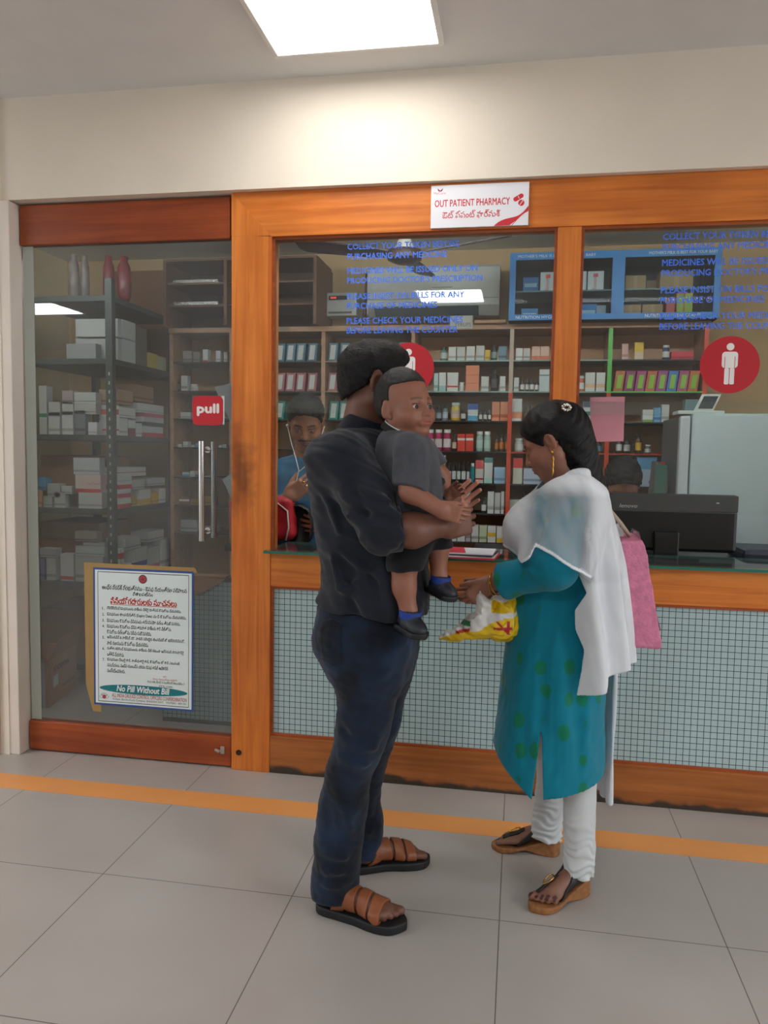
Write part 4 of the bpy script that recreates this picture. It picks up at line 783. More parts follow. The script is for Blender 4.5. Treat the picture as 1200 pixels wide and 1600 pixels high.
# ---- work counter behind the window, monitor, keyboard side clutter
ct = thing('work_counter', 'dark work counter running behind the service window', 'counter', (0, 0, 0))
MB().box(-1.33, -0.20, 0.305, 0.40, 0.90, 0.928).box(-0.20, 1.60, 0.305, 0.74, 0.90, 0.928).build('worktop', mat('counter_black', (34, 32, 34), 0.35), ct); box('front_panel', -1.14, 1.60, 0.11, 0.13, 0.0, 0.93, mat('counter_inner', (110, 80, 56), 0.6), ct)
for x in (-1.12, 0.1, 1.58): box('leg', x - 0.02, x + 0.02, 0.34, 0.39 if x < 0 else 0.70, 0.0, 0.90, mat('counter_inner', (110, 80, 56), 0.6), ct)
mo = thing('monitor', 'black computer monitor seen from behind on the counter', 'monitor', (0.62, 0.36, 0.929))
BK = mat('monitor_black', (15, 15, 17), 0.35); BK2 = mat('monitor_black_top', (34, 36, 40), 0.3)
MB().box(-0.285, 0.285, 0.0, 0.035, 0.035, 0.280, 0, 0.014).build('rear_shell', BK, mo); MB().box(-0.283, 0.283, -0.006, 0.0, 0.208, 0.276, 0, 0.004).build('rear_band', BK2, mo)
MB().box(-0.05, 0.05, -0.03, 0.0, 0.0, 0.12, 0, 0.006).build('stand_neck', BK, mo); MB().box(-0.13, 0.13, -0.045, 0.10, 0.0, 0.012, 0, 0.004).build('stand_foot', BK, mo)
box('screen', -0.27, 0.27, 0.035, 0.037, 0.05, 0.268, mat('screen_dark', (20, 26, 34), 0.1), mo)
text('lettering', 'lenovo', mat('badge_silver', (190, 192, 196), 0.3, 0.6), mo, (-0.195, -0.0065, 0.218), 0.074, 0.016, shear=0.25); MB().box(0.195, 0.207, -0.0075, -0.005, 0.243, 0.248, 0, 0.001).build('latch', mat('badge_silver', (190, 192, 196), 0.3, 0.6), mo)
tag(MB().box(0.93, 1.25, 0.34, 0.62, 0.929, 0.985, 0, 0.02).build('desk_printer', mat('navy_plastic', (34, 38, 52), 0.4)), 'dark navy desk printer right of the monitor', 'printer')
gp = pane(xat(1040, 740, 0.42) - 0.003, xat(1040, 740, 0.42) + 0.003, 0.38, 0.929, 1.33, glass('partition_glass', haze=0.06), None, 'glass_partition', 0.30)
tag(gp, 'upright clear glass partition behind the monitor', 'partition')
for i, (a, m_, lab) in enumerate(((1026, col_mat((120, 116, 108)), 'grey folder leaning beside the refrigerator, left of the pair'), (1034, col_mat((200, 60, 50)), 'red folder leaning beside the refrigerator, right of the pair'))):
    x = xat(a, 750, 1.2); tag(MB().poly([(x - 0.012, 1.2, 1.10), (x - 0.002, 1.2, 1.10), (x + 0.012, 1.2, 1.34), (x + 0.004, 1.2, 1.34)], 0.2).build('folder', m_), lab, 'folder', 'folders beside the refrigerator')
tag(box('side_table', xat(1020, 750, 1.2) - 0.03, fx - 0.06, 1.15, 1.45, 0.0, 1.098, mat('side_table_dark', (50, 44, 42), 0.6)), 'dark narrow stand carrying folders left of the refrigerator', 'stand')
# ---- brochures on the ledge
BRO = [((188, 40, 52), 0.0, 'bottom'), ((226, 200, 206), 0.035, 'second from the bottom'), ((60, 52, 56), -0.02, 'third from the bottom'), ((222, 222, 226), 0.05, 'topmost')]
for i, (c, a, nm) in enumerate(BRO):
    t = thing('brochure', '%s brochure, %s in the pile on the glass ledge' % ({0: 'red', 1: 'pale pink', 2: 'dark', 3: 'white and red'}[i], nm), 'brochure', (-0.19, 0.02, 0.9556 + i * 0.0062), 'brochures on the ledge', -0.10 + a)
    MB().box(-0.115 + 0.006 * i, 0.115 - 0.004 * i, -0.09, 0.09, 0.0, 0.0056, 0, 0.001).build('pages', col_mat(c), t)
    if i == 3: MB().poly([(-0.0965, -0.0885, 0.0060), (0.0, -0.0885, 0.0060), (-0.03, 0.0885, 0.0060), (-0.0965, 0.0885, 0.0060)], 0.0003, 0, (0, 0, 1)).build('red_cover_print', col_mat((206, 50, 70)), t)
tag(MB().poly([(-1.42, 0.30, 1.56), (-1.25, 0.30, 1.66), (-1.20, 0.30, 1.62), (-1.28, 0.30, 1.33)], 0.001).build('paper_sheet', col_mat((176, 184, 186))), 'large creased pale sheet hanging behind the pull sticker', 'paper') if False else None
t = tag(MB().poly([(-1.335, 0.20, 1.640), (-1.16, 0.20, 1.685), (-1.16, 0.20, 1.36), (-1.235, 0.20, 1.43)], 0.0012).build('paper_sheet', mat('white_sheet', (186, 194, 198), 0.7, bump=0.1, bscale=8)), 'pale paper sheet hanging behind the pull sticker beside the post', 'paper')
tag(MB().poly([(-1.30, 0.20, 1.235), (-1.16, 0.20, 1.32), (-1.16, 0.20, 1.12), (-1.25, 0.20, 1.135)], 0.0012).build('paper_sheet', mat('white_sheet', (186, 194, 198), 0.7)), 'small pale paper corner right of the door handle', 'paper')
tag(box('notice_board', -1.16, -1.145, 0.12, 0.28, 0.93, 1.80, mat('counter_inner', (110, 80, 56), 0.6)), 'narrow board behind the door post carrying the pale sheets', 'board')
# low tiled partition seen through the door
mp_ = mesh_m.copy(); mp_.name = 'inner_square_panel'
lp = thing('tiled_partition', 'low square patterned partition behind the lower right of the door', 'partition', (0, 0, 0))
box('panel', -1.735, -1.14, 0.50, 0.53, 0.02, 0.72, mp_, lp); box('foot_rail', -1.735, -1.14, 0.495, 0.535, 0.0, 0.02, DKS, lp); box('top_rail', -1.735, -1.14, 0.495, 0.535, 0.72, 0.74, DKS, lp)
tag(MB().poly([(-1.745, 0.486, 0.60), (-1.52, 0.486, 0.66), (-1.40, 0.486, 0.735), (-1.745, 0.486, 0.75)], 0.006).box(-1.74, -1.40, 0.486, 0.56, 0.741, 0.747).box(-1.74, -1.45, 0.554, 0.56, 0.55, 0.741).build('brown_wrapping', col_mat((170, 120, 84))), 'brown paper wrapping draped over the patterned partition', 'wrapping paper')
# ---------------------------------------------------------------- slotted angle rack seen through the door
RX0, RX1, RY0, RY1 = -2.80, -2.245, 0.95, 1.72
MET = mat('rack_steel', (78, 84, 82), 0.45, 0.3, var=0.08); rk = thing('storage_rack', 'grey slotted angle storage rack behind the glass door', 'rack', (0, 0, 0))
RZ = [2.21, 1.865, 1.440, 1.022, 0.600, 0.12]
for z in RZ: MB().box(RX0, RX1, RY0, RY1, z - 0.032, z, 0, 0.003).build('shelf', MET, rk)
hole = mat('slot_hole', (190, 190, 180), 0.6)
for (x, y) in ((RX1, RY0), (RX0, RY0), (RX1, RY1), (RX0, RY1)):
    sx = 1 if x == RX1 else -1; sy = -1 if y == RY0 else 1
    b = MB(); b.v = []; 
    L_ = [(x + sx * 0.003, y + sy * 0.003), (x - sx * 0.037, y + sy * 0.003), (x - sx * 0.037, y + sy * 0.0), (x, y), (x, y - sy * 0.037), (x + sx * 0.003, y - sy * 0.037)]
    b.poly([(a, c_, 0.0) for a, c_ in L_], 2.30, 0, (0, 0, 1)); p_ = b.build('post', MET, rk)
    if x == RX1 and y == RY0:
        for k in range(24):
            z = 0.62 + k * 0.05
            MB().box(x - 0.020, x - 0.012, y - 0.0042, y - 0.003, z, z + 0.018).build('slot', hole, p_)
def atx(px, py, x):
    r = RM @ np.array([px - 600.0, py - 800.0, FPX]); return CAM + r * ((x - CAM[0]) / r[0])
RWN = {2.21: 'top', 1.865: 'second', 1.440: 'third', 1.022: 'fourth', 0.600: 'fifth'}
cnt_ = {}
def rbx(side, px0, px1, py0, py1, zb, c, bands=None, d=0.12, name='medicine_carton', what='medicine carton', stack=None):
    """carton on the rack: side 'f' faces the door, 'r' faces the aisle along the rack"""
    if side == 'f':
        y = RY0 + 0.02; x0, x1 = xat(px0, py1, y), min(RX1 - 0.045, xat(px1, py1, y) - 0.002); h = zat(px0, py0, y) - zat(px0, py1, y); z0 = zb; d = min(d, 0.06)
        o = carton(name, x0, x1, y, y + d, z0 + 0.0006, z0 + h - 0.0005, c, bands or [(0.15, c), (0.12, tuple(max(0, v - 40) for v in c)), (0.73, c)])
    else:
        x = RX1 - 0.015; y0 = max(RY0 + 0.095, float(atx(px0, py1, x)[1])); y1 = min(RY1 - 0.04, float(atx(px1, py1, x)[1]) - 0.002); h = float(atx(px0, py0, x)[2] - atx(px0, py1, x)[2]); z0 = zb
        o = carton(name, x - d, x, min(y0, y1), max(y0, y1), z0 + 0.0006, z0 + h - 0.0005, c, bands or [(0.15, c), (0.12, tuple(max(0, v - 40) for v in c)), (0.73, c)], 'x')
    sh = min(RWN, key=lambda k: abs(k - zb) if k <= zb + 0.01 else 9); key = (side, sh); i = cnt_.get(key, 0); cnt_[key] = i + 1
    w_ = '%s %s %s on the rack %s shelf, %s' % (cname(c), what, (ORD[i] if i else 'first'), RWN[sh], 'end facing the door' if side == 'f' else 'along the aisle side')
    if stack: w_ = stack
    tag(o, w_, 'carton', 'cartons on the storage rack'); return z0 + h
GW = (196, 198, 194); GW2 = (182, 182, 178)
for (a, b_, y0, y1, c, bd) in ((62, 74, 602, 678, GW2, [(0.35, GW2), (0.08, (40, 120, 90)), (0.57, GW2)]), (76, 94, 644, 678, GW, None), (97, 115, 642, 678, GW, None), (117, 134, 640, 678, (120, 124, 126), None), (138, 152, 658, 678, (214, 214, 216), None)): z = rbx('f', a, b_, y0, y1, 1.440, c, bd)
z = rbx('f', 76, 94, 622, 644, 1.440 + 0.105, GW2); z = rbx('f', 97, 115, 622, 642, 1.440 + 0.111, GW); z = rbx('f', 116, 150, 624, 640, 1.440 + 0.117, GW2); z = rbx('f', 116, 150, 606, 624, z, GW); rbx('f', 97, 114, 600, 621, 1.440 + 0.173, (170, 150, 150))
for (a, b_, y0, y1, c, bd) in ((60, 66, 764, 794, (190, 150, 120), None), (68, 82, 776, 794, GW2, None), (85, 103, 770, 794, GW, None)): z = rbx('f', a, b_, y0, y1, 1.022, c, bd)
z2 = rbx('f', 60, 72, 738, 758, 1.022 + 0.098, (60, 130, 170)); rbx('f', 74, 94, 735, 756, 1.022 + 0.06, GW2); rbx('f', 96, 112, 746, 758, 1.022 + 0.08, GW)
z = rbx('f', 123, 160, 772, 797, 1.022, (206, 206, 204), None, 0.2, stack='white carton at the bottom of the stack with the pink carton')
z = rbx('f', 118, 158, 744, 772, z, (222, 190, 184), [(0.2, (200, 60, 56)), (0.8, (226, 200, 196))], 0.2, stack='pink carton with a red band lettered Lactare in the rack stack')
text('lettering', 'LACTARE', col_mat((190, 80, 90)), bpy.data.objects[[o.name for o in COL.objects if o.get('label', '').startswith('pink carton with a red')][0]], (xat(137, 758, RY0 + 0.02), RY0 + 0.0195, z - 0.058), 0.08, 0.012)
z = rbx('f', 115, 156, 718, 744, z, (202, 206, 208), None, 0.2, stack='white carton on top of the pink Lactare carton')
for (a, b_, y0, y1, c, bd) in ((62, 71, 880, 912, (90, 96, 130), None), (73, 88, 878, 912, GW2, None), (95, 116, 870, 912, (206, 204, 206), [(0.04, W), (0.13, RD), (0.83, (206, 204, 206))])): rbx('f', a, b_, y0, y1, 0.600, c, bd)
z = rbx('f', 62, 88, 862, 876, 0.600 + 0.132, GW2); z = rbx('f', 118, 164, 856, 871, 0.600 + 0.15, (196, 200, 198), None, 0.2); rbx('f', 130, 164, 850, 856, z, GW2, None, 0.2); rbx('f', 117, 152, 836, 852, z + 0.026, (150, 140, 130), None, 0.2)
rbx('f', 118, 162, 872, 912, 0.600, GW2, None, 0.12)
# aisle side
for (a, b_, y0, y1, c, bd) in ((168, 186, 654, 679, W, [(0.3, W), (0.1, RD), (0.6, W)]), (187, 200, 652, 680, W, None), (201, 212, 656, 681, (206, 150, 150), [(0.5, (130, 40, 50)), (0.5, W)]), (214, 222, 660, 681, W, None), (225, 255, 664, 681, (206, 60, 80), [(0.4, (210, 60, 80)), (0.6, W)])): rbx('r', a, b_, y0, y1, 1.440, c, bd)
rbx('r', 168, 186, 632, 654, 1.440 + 0.094, W, [(0.3, W), (0.4, (206, 90, 70)), (0.3, W)]); rbx('r', 187, 212, 636, 652, 1.440 + 0.105, W); rbx('r', 225, 256, 644, 664, 1.440 + 0.068, W, [(0.3, (50, 50, 60)), (0.4, W), (0.3, (206, 100, 130))]); rbx('r', 215, 256, 628, 643, 1.440 + 0.145, W)
rbx('r', 168, 208, 606, 630, 1.440 + 0.178, (170, 140, 116)); rbx('r', 210, 240, 600, 626, 1.440 + 0.21, (160, 126, 100))
for (a, b_, y0, y1, c, bd) in ((176, 205, 778, 794, W, [(0.4, RD), (0.6, W)]), (206, 214, 776, 793, (190, 150, 60), None), (218, 236, 765, 790, W, [(0.4, (222, 180, 90)), (0.6, W)]), (238, 248, 770, 788, (226, 180, 40), None), (249, 259, 764, 787, W, None)): rbx('r', a, b_, y0, y1, 1.022, c, bd)
z = rbx('r', 176, 205, 764, 778, 1.022 + 0.058, W, [(0.5, (206, 100, 100)), (0.5, W)]); z = rbx('r', 175, 206, 752, 764, z, W, [(0.6, RD), (0.4, W)]); z = rbx('r', 174, 206, 744, 752, z, W); rbx('r', 174, 228, 729, 744, z, W, [(0.4, W), (0.1, (206, 100, 130)), (0.5, W)]); rbx('r', 208, 226, 748, 764, 1.022 + 0.100, GW); rbx('r', 230, 258, 750, 762, 1.022 + 0.115, GW)
for (a, b_, y0, y1, c, bd) in ((182, 206, 884, 908, W, [(0.5, W), (0.2, (90, 140, 190)), (0.3, W)]), (208, 230, 862, 905, GW, [(0.3, GW), (0.2, (60, 60, 150)), (0.5, GW)]), (232, 250, 866, 902, W, [(0.3, PK), (0.7, GW)]), (252, 270, 856, 900, W, None)): rbx('r', a, b_, y0, y1, 0.600, c, bd)
rbx('r', 180, 194, 850, 874, 0.600 + 0.10, W, [(0.3, W), (0.4, RD), (0.3, W)]); rbx('r', 196, 220, 843, 862, 0.600 + 0.169, GW); rbx('r', 232, 256, 842, 858, 0.600 + 0.187, GW)
# big white cartons and packs on the second shelf, brown cartons behind
for (a, b_, y0, y1, c) in ((168, 190, 527, 562, GW2), (191, 212, 530, 566, GW)): rbx('r', a, b_, y0, y1, 1.865, c, [(1.0, c)], 0.26)
rbx('r', 160, 190, 497, 526, 1.865 + 0.134, GW, [(1.0, GW)], 0.26); rbx('r', 192, 212, 500, 529, 1.865 + 0.134, GW, [(1.0, GW)], 0.26)
rbx('f', 104, 150, 532, 556, 1.865, (150, 150, 150), [(1.0, (150, 150, 150))], 0.2)
rbx('r', 216, 230, 520, 580, 1.865, (120, 112, 100), [(1.0, (120, 112, 100))], 0.1); rbx('r', 232, 246, 556, 580, 1.865, (196, 176, 84), [(1.0, (200, 180, 84))], 0.1); rbx('r', 248, 260, 560, 582, 1.865, (186, 190, 160), [(1.0, (186, 190, 160))], 0.1)
rbx('r', 180, 262, 702, 764, 1.022 + 0.15, (140, 96, 62), [(1.0, (140, 96, 62))], 0.02) if False else None
for i, (a, b_, y0, y1, zb) in enumerate(((176, 214, 812, 872, 0.600 + 0.19), (216, 252, 812, 866, 0.600 + 0.19))):
    pass
for i, (yc, zb, h, w) in enumerate(((1.18, 1.022, 0.30, 0.36), (1.18, 0.600, 0.33, 0.40), (1.18, 0.12, 0.30, 0.40))):
    t = tag(MB().box(RX0 + 0.03, RX1 - 0.15, yc - w / 2 + 0.065, yc + w / 2 + 0.06, zb + 0.0006, zb + h, 0, 0.004).build('brown_carton', mat('kraft_carton', (134, 94, 62), 0.75, var=0.06, vscale=5)), 'large brown carton at the back of the rack %s shelf' % ('fourth', 'fifth', 'lowest')[i], 'carton', 'large brown cartons inside the rack')
redp = mat('red_pouch', (120, 40, 44), 0.3, var=0.5, vscale=20, bump=0.3, bscale=30)
for i, (a, b_) in enumerate(((100, 116), (118, 132), (154, 172), (176, 198))):
    y = 1.0 + 0.03 * i; x0, x1 = xat(a, 450, y), xat(b_, 450, y); bm_ = MB(); prof = [(0.7, 0.0), (1, 0.03), (1.06, 0.10), (0.95, 0.19), (0.55, 0.225), (0.62, 0.25)]
    bm_.lathe([(0.9 * r * (x1 - x0) / 2, z) for r, z in prof], (0, 0, 0), 14)
    m_ = redp if i > 1 else mat('grey_pouch', (120, 108, 100), 0.3, var=0.4, vscale=20, bump=0.3, bscale=30)
    tag(bm_.build('medicine_pouch', m_, None, True, ((x0 + x1) / 2, y + 0.05, 2.2106)), '%s shiny pouch, %s on the rack top shelf' % ('dark red' if i > 1 else 'grey', ORD[i] + (' from the left' if i else '')), 'pouch', 'shiny pouches on the rack top shelf')
# ---- open cardboard box on the floor inside the door
kx = mat('kraft_box', (176, 128, 88), 0.75, var=0.06, vscale=5); p0 = np.array([-2.04, 0.30, 0.0])
cbx = thing('cardboard_box', 'open brown cardboard box on the floor just inside the glass door', 'box', (-2.40, 0.55, 0.0), None, math.radians(100))
b = MB(); w_, d_, h_ = 0.28, 0.37, 0.25; t_ = 0.005
b.box(0, d_, 0, t_, 0, h_).box(0, t_, t_, w_, 0, h_).box(d_ - t_, d_, t_, w_, 0, h_).box(t_, d_ - t_, w_ - t_, w_, 0, h_).box(t_, d_ - t_, t_, w_ - t_, 0, t_).build('walls', kx, cbx)
MB().poly([(0.0, 0.0, h_), (d_, 0.0, h_), (d_ - 0.02, -0.05, h_ + 0.11), (0.03, -0.05, h_ + 0.11)], 0.004, 0, (0, 1, 0)).build('flap', kx, cbx); MB().poly([(0.0, w_, h_), (d_, w_, h_), (d_ - 0.02, w_ + 0.03, h_ + 0.12), (0.02, w_ + 0.03, h_ + 0.12)], 0.004, 0, (0, 1, 0)).build('flap', kx, cbx)
MB().poly([(0.0, 0.0, h_), (0.0, w_, h_), (-0.09, w_ - 0.02, h_ + 0.05), (-0.09, 0.02, h_ + 0.05)], 0.004, 0, (0, 0, 1)).build('flap', kx, cbx)
text('lettering', 'JODERMA', mat('box_print', (92, 62, 42), 0.8), cbx, (0.06, -0.0008, 0.165), 0.20, 0.035, bold=0.02); text('lettering', 'THIS WAY UP', mat('box_print', (92, 62, 42), 0.8), cbx, (0.16, -0.0008, 0.06), 0.17, 0.018)
MB().poly([(0.055, -0.0012, 0.09), (0.12, -0.0012, 0.095), (0.115, -0.0012, 0.155), (0.05, -0.0012, 0.15)], 0.001).build('address_label', mat('label_white', (206, 206, 204), 0.6), cbx)
box('printed_tape', -0.0012, 0.0, 0.02, 0.10, 0.0, h_, mat('tape_print', (196, 200, 206), 0.4), cbx); text('lettering', 'INTACT', mat('tape_blue', (40, 70, 150), 0.5), cbx, (-0.0016, 0.04, 0.03), 0.19, 0.05, ux=(0, 0, 1), uz=(0, 1, 0), lift=0)
tag(MB().poly([(-1.62, 0.20, 0.002), (-1.48, 0.16, 0.002), (-1.40, 0.22, 0.002), (-1.52, 0.30, 0.002)], 0.004, 0, (0, 0, 1)).build('paper_scrap', mat('white_sheet', (186, 194, 198), 0.7)), 'crumpled white paper scrap on the floor behind the door', 'paper')
# ---- added tube lights, hidden behind the front wall, to brighten shelves and ceiling
added_tube_e = emit('added_tube_glow', (0.94, 1.0, 1.05), 42.0)
for x, nm in ((-2.25, 'behind the door head'), (-0.55, 'behind the left pane head'), (0.95, 'behind the right pane head')):
    t = thing('added_tube_lamp', 'added unseen tube light on the inner wall ' + nm, 'added tube light', (x, 0.10, 2.50), 'added tube lights on the inner wall')
    MB().box(-0.62, 0.62, 0.001, 0.035, -0.025, 0.025, 0, 0.004).build('fitting', lamp_frame, t); MB().tube([(-0.58, 0.055, 0), (0.58, 0.055, 0)], 0.014, 12).build('tube', added_tube_e, t, True, sharp=0.7)
    for s_ in (-1, 1): MB().box(s_ * 0.60 - 0.015, s_ * 0.60 + 0.015, 0.035, 0.075, -0.02, 0.02, 0, 0.003).build('end_cap', lamp_frame, t)
# ---------------------------------------------------------------- people
def near(p, c, r, fn):
    """evaluate fn only inside a sphere; outside, the sphere's own distance stands in"""
    q = p - V3(c); l = np.linalg.norm(q, axis=1); o = l - r + 0.06; m = l < r
    if m.any(): o[m] = fn(p[m])
    return o
def to_local(p, c, rot, s=1.0): return ((p - V3(c)) @ rot) / s
def head_skin(q, kid=False, fem=False, op=0.3):
    """head in its own frame: x forward, y left, z up, origin between the ears, metres of a grown head"""
    if kid: q = q.copy(); q[:, 2] = np.where(q[:, 2] < 0, q[:, 2] / 0.86, q[:, 2] / 1.06)
    y = np.abs(q[:, 1]); m = q.copy(); m[:, 1] = y
    d = ell(q, (-0.012, 0, 0.040), (0.098, 0.079, 0.094)) if kid else ell(q, (-0.012, 0, 0.036), (0.097, 0.076, 0.088))
    d = smin(d, ell(q, (0.028, 0, -0.025), (0.060, 0.060, 0.076)), 0.03)
    jw = 0.046 if (kid or fem) else 0.052
    d = smin(d, cone(m, (-0.004, jw, -0.045), (0.052, 0.016, -0.088), 0.020, 0.017), 0.025)
    d = smin(d, ell(q, (0.060, 0, -0.088), (0.026, 0.026, 0.020)), 0.02)
    d = smin(d, ell(m, (0.050, 0.036, -0.030), (0.032, 0.028, 0.030) if not kid else (0.036, 0.034, 0.036)), 0.025)
    d = smin(d, cone(m, (0.078, 0.010, 0.020), (0.064, 0.044, 0.020), 0.011, 0.010), 0.02)
    d = smax(d, -ell(m, (0.094, 0.031, 0.003), (0.018, 0.017, 0.012)), 0.012)
    lid = ell(m, (0.0735, 0.031, 0.001), (0.0150, 0.0170, 0.0142))
    slit = np.maximum(np.abs(q[:, 2] - 0.0005 - 0.06 * (m[:, 1] - 0.031)) - 0.0072 * op * np.clip(1 - ((m[:, 1] - 0.031) / 0.0145) ** 2, -0.5, 1), 0.078 - q[:, 0])
    d = smin(d, lid, 0.004); d = smax(d, -slit, 0.0012)
    nb = 0.7 if kid else 1.0
    d = smin(d, cone(q, (0.083, 0, 0.012), (0.083 + 0.020 * nb, 0, -0.028), 0.0075, 0.0105), 0.012)
    d = smin(d, ell(m, (0.090, 0.011, -0.031), (0.010, 0.0075, 0.0075)), 0.006)
    d = smin(d, ell(q, (0.085, 0, -0.058), (0.012, 0.026, 0.018)), 0.014)
    d = smin(d, ell(q, (0.0935, 0, -0.0535), (0.0075, 0.0215, 0.0052)), 0.004); d = smin(d, ell(q, (0.0915, 0, -0.0645), (0.0085, 0.018, 0.0062)), 0.004)
    d = smax(d, -ell(q, (0.103, 0, -0.0590), (0.010, 0.022, 0.0012)), 0.003)
    e = ell(m, (-0.008, 0.077, 0.002), (0.018, 0.0085, 0.031), euler(0, 0.18, -0.35))
    e = smax(e, -ell(m, (-0.003, 0.086, 0.004), (0.010, 0.0065, 0.018), euler(0, 0.18, -0.35)), 0.004)
    e = smin(e, ell(m, (0.001, 0.074, -0.024), (0.007, 0.0055, 0.009)), 0.005)
    return smin(d, e, 0.007)
def face_paint(C, q, lip, brow, browc=(0.012, 0.009, 0.008), moust=False):
    m = np.abs(q[:, 1])
    w = np.clip(1 - np.maximum(0, ((q[:, 0] - 0.092) / 0.016) ** 2 + (m / 0.0225) ** 2 + ((q[:, 2] + 0.059) / 0.0115) ** 2 - 0.7) * 3, 0, 1)[:, None]; C[:] = C * (1 - w) + np.array(lip) * w
    bz = 0.0235 + 0.003 * np.sin((m - 0.012) / 0.036 * PI)
    w = np.clip(1.6 - np.abs(q[:, 2] - bz) / 0.0030, 0, 1) * ((m > 0.011) & (m < 0.048) & (q[:, 0] > 0.045)); w = (w * brow)[:, None]; C[:] = C * (1 - w) + np.array(browc) * w
    w = np.clip(1.5 - np.abs(q[:, 2] - 0.0095) / 0.0022, 0, 1) * ((m > 0.017) & (m < 0.046) & (q[:, 0] > 0.06)) * 0.75; w = w[:, None]; C[:] = C * (1 - w) + np.array(browc) * w   # lashes
    if moust:
        w = (np.clip(1.4 - np.abs(q[:, 2] + 0.0455 + 0.10 * np.maximum(0, m - 0.012)) / 0.0052, 0, 1) * ((m < 0.030) & (q[:, 0] > 0.07)) * 0.92)[:, None]; C[:] = C * (1 - w) + np.array(browc) * w
def hand(p, w, R_, s=1.0, side=1, curl=(0.35, 0.35, 0.35, 0.35), spread=0.10, th=(0.55, 0.75, 0.25), thb=0.3):
    """a hand: R_ columns are finger direction, thumb side, palm normal; curl = bend of each finger joint towards the palm"""
    q = to_local(p, w, R_, s)
    d = rbox(q, (0.046, 0.0, 0.0), (0.048, 0.039, 0.0125), 0.0120)
    d = smin(d, ell(q, (0.030, 0.026, 0.007), (0.032, 0.018, 0.015)), 0.012); d = smin(d, ell(q, (0.03, -0.026, 0.006), (0.03, 0.013, 0.012)), 0.010)
    d = smin(d, cone(q, (-0.03, 0, 0), (0.01, 0, 0), 0.0235, 0.022), 0.02)
    f = None
    for k, (y, L) in enumerate(((0.029, 0.072), (0.0098, 0.080), (-0.0098, 0.075), (-0.0285, 0.060))):
        a = np.array([0.086 - 0.006 * abs(k - 1.2) ** 1.3, y, 0.0]); ang = 0.0; sp = spread * (1.4 - k) * 0.8; r = (0.0086, 0.0088, 0.0085, 0.0075)[k]
        for j, fr in enumerate((0.46, 0.30, 0.24)):
            ang += curl[k] * (0.8, 1.1, 0.75)[j]
            dr = np.array([math.cos(ang) * math.cos(sp), math.cos(ang) * math.sin(sp), math.sin(ang)]); b = a + dr * L * fr
            c = cone(q, a, b, r * (1 - 0.08 * j), r * (0.94 - 0.09 * j)); f = c if f is None else np.minimum(f, c); a = b
    d = smin(d, f, 0.0045)
    t = np.array(th, float); t /= np.linalg.norm(t); a = np.array([0.022, 0.030, 0.004]); b = a + t * 0.040; t2 = t + np.array([thb, -thb * 0.3, 0.1]); t2 /= np.linalg.norm(t2); c = b + t2 * 0.032
    d = smin(d, smin(cone(q, a, b, 0.0135, 0.0105), cone(q, b, c, 0.0105, 0.0082), 0.004), 0.007)
    return d * s
def foot(p, heel, toe, side, s=1.0, lift=0.0, rise=0.0, ank=0.12):
    """bare foot on the ground line heel->toe; side=+1 if the big toe lies to the left of the walking direction"""
    h = V3(heel); t = V3(toe); x = t - h; L = np.linalg.norm(x); R_ = frame(x, (0, 0, 1)); q = to_local(p, h, R_); q[:, 2] -= lift + rise * np.clip(1 - q[:, 0] / (0.62 * L), 0, 1); q = q / (L / 0.25)
    d = smin(ell(q, (0.034, 0, 0.030), (0.036, 0.031, 0.030)), ell(q, (0.105, -0.004 * side, 0.034), (0.085, 0.033, 0.030)), 0.03)
    d = smin(d, ell(q, (0.178, -0.002 * side, 0.020), (0.045, 0.044, 0.019)), 0.02); d = smin(d, cone(q, (0.05, 0, 0.04), (0.046, 0, ank), 0.034, 0.029), 0.03)
    for k in range(5):
        y = side * (0.030 - 0.0165 * k - (0.004 if k else 0)); xx = 0.236 - 0.003 * k - 0.0022 * k * k
        d = smin(d, cone(q, (0.185, y * 0.95, 0.018), (xx, y, 0.0115), 0.010, 0.0135 if k == 0 else 0.0095), 0.006)
    return smax(d, -q[:, 2], 0.004) * (L / 0.25)
def skin_mat(name, rough=0.5):
    if name in _M: return _M[name]
    m, nt, p = new_mat(name); a = nt.nodes.new('ShaderNodeAttribute'); a.attribute_name = 'tone'
    nz = nt.nodes.new('ShaderNodeTexNoise'); nz.inputs['Scale'].default_value = 40; nz.inputs['Detail'].default_value = 3
    tc = nt.nodes.new('ShaderNodeTexCoord'); nt.links.new(tc.outputs['Object'], nz.inputs['Vector'])
    mr = nt.nodes.new('ShaderNodeMapRange'); mr.inputs[3].default_value = 0.9; mr.inputs[4].default_value = 1.1; nt.links.new(nz.outputs['Fac'], mr.inputs[0])
    mx = nt.nodes.new('ShaderNodeMix'); mx.data_type = 'RGBA'; mx.blend_type = 'MULTIPLY'; mx.inputs[0].default_value = 1; nt.links.new(a.outputs['Color'], mx.inputs[6]); nt.links.new(mr.outputs[0], mx.inputs[7])
    nt.links.new(mx.outputs[2], p.inputs['Base Color']); p.inputs['Roughness'].default_value = rough
    p.inputs['Subsurface Weight'].default_value = 0.12; p.inputs['Subsurface Radius'].default_value = (0.010, 0.004, 0.002); p.inputs['Subsurface Scale'].default_value = 0.6
    _M[name] = m; return m
def hair_mat(name, c, rough=0.4, stretch=(1, 1, 1), sc=400, bump=0.5):
    m = mat(name, c, rough + 0.12, bump=bump * 0.6, bscale=sc, stretch=stretch, spec=0.28); return m
def fabric(name, c, var=0.08, weave=900, rough=0.85, vs=6, bump=0.15):
    return mat(name, c, rough, var=var, vscale=vs, bump=bump, bscale=weave, spec=0.2, sheen=0.15)
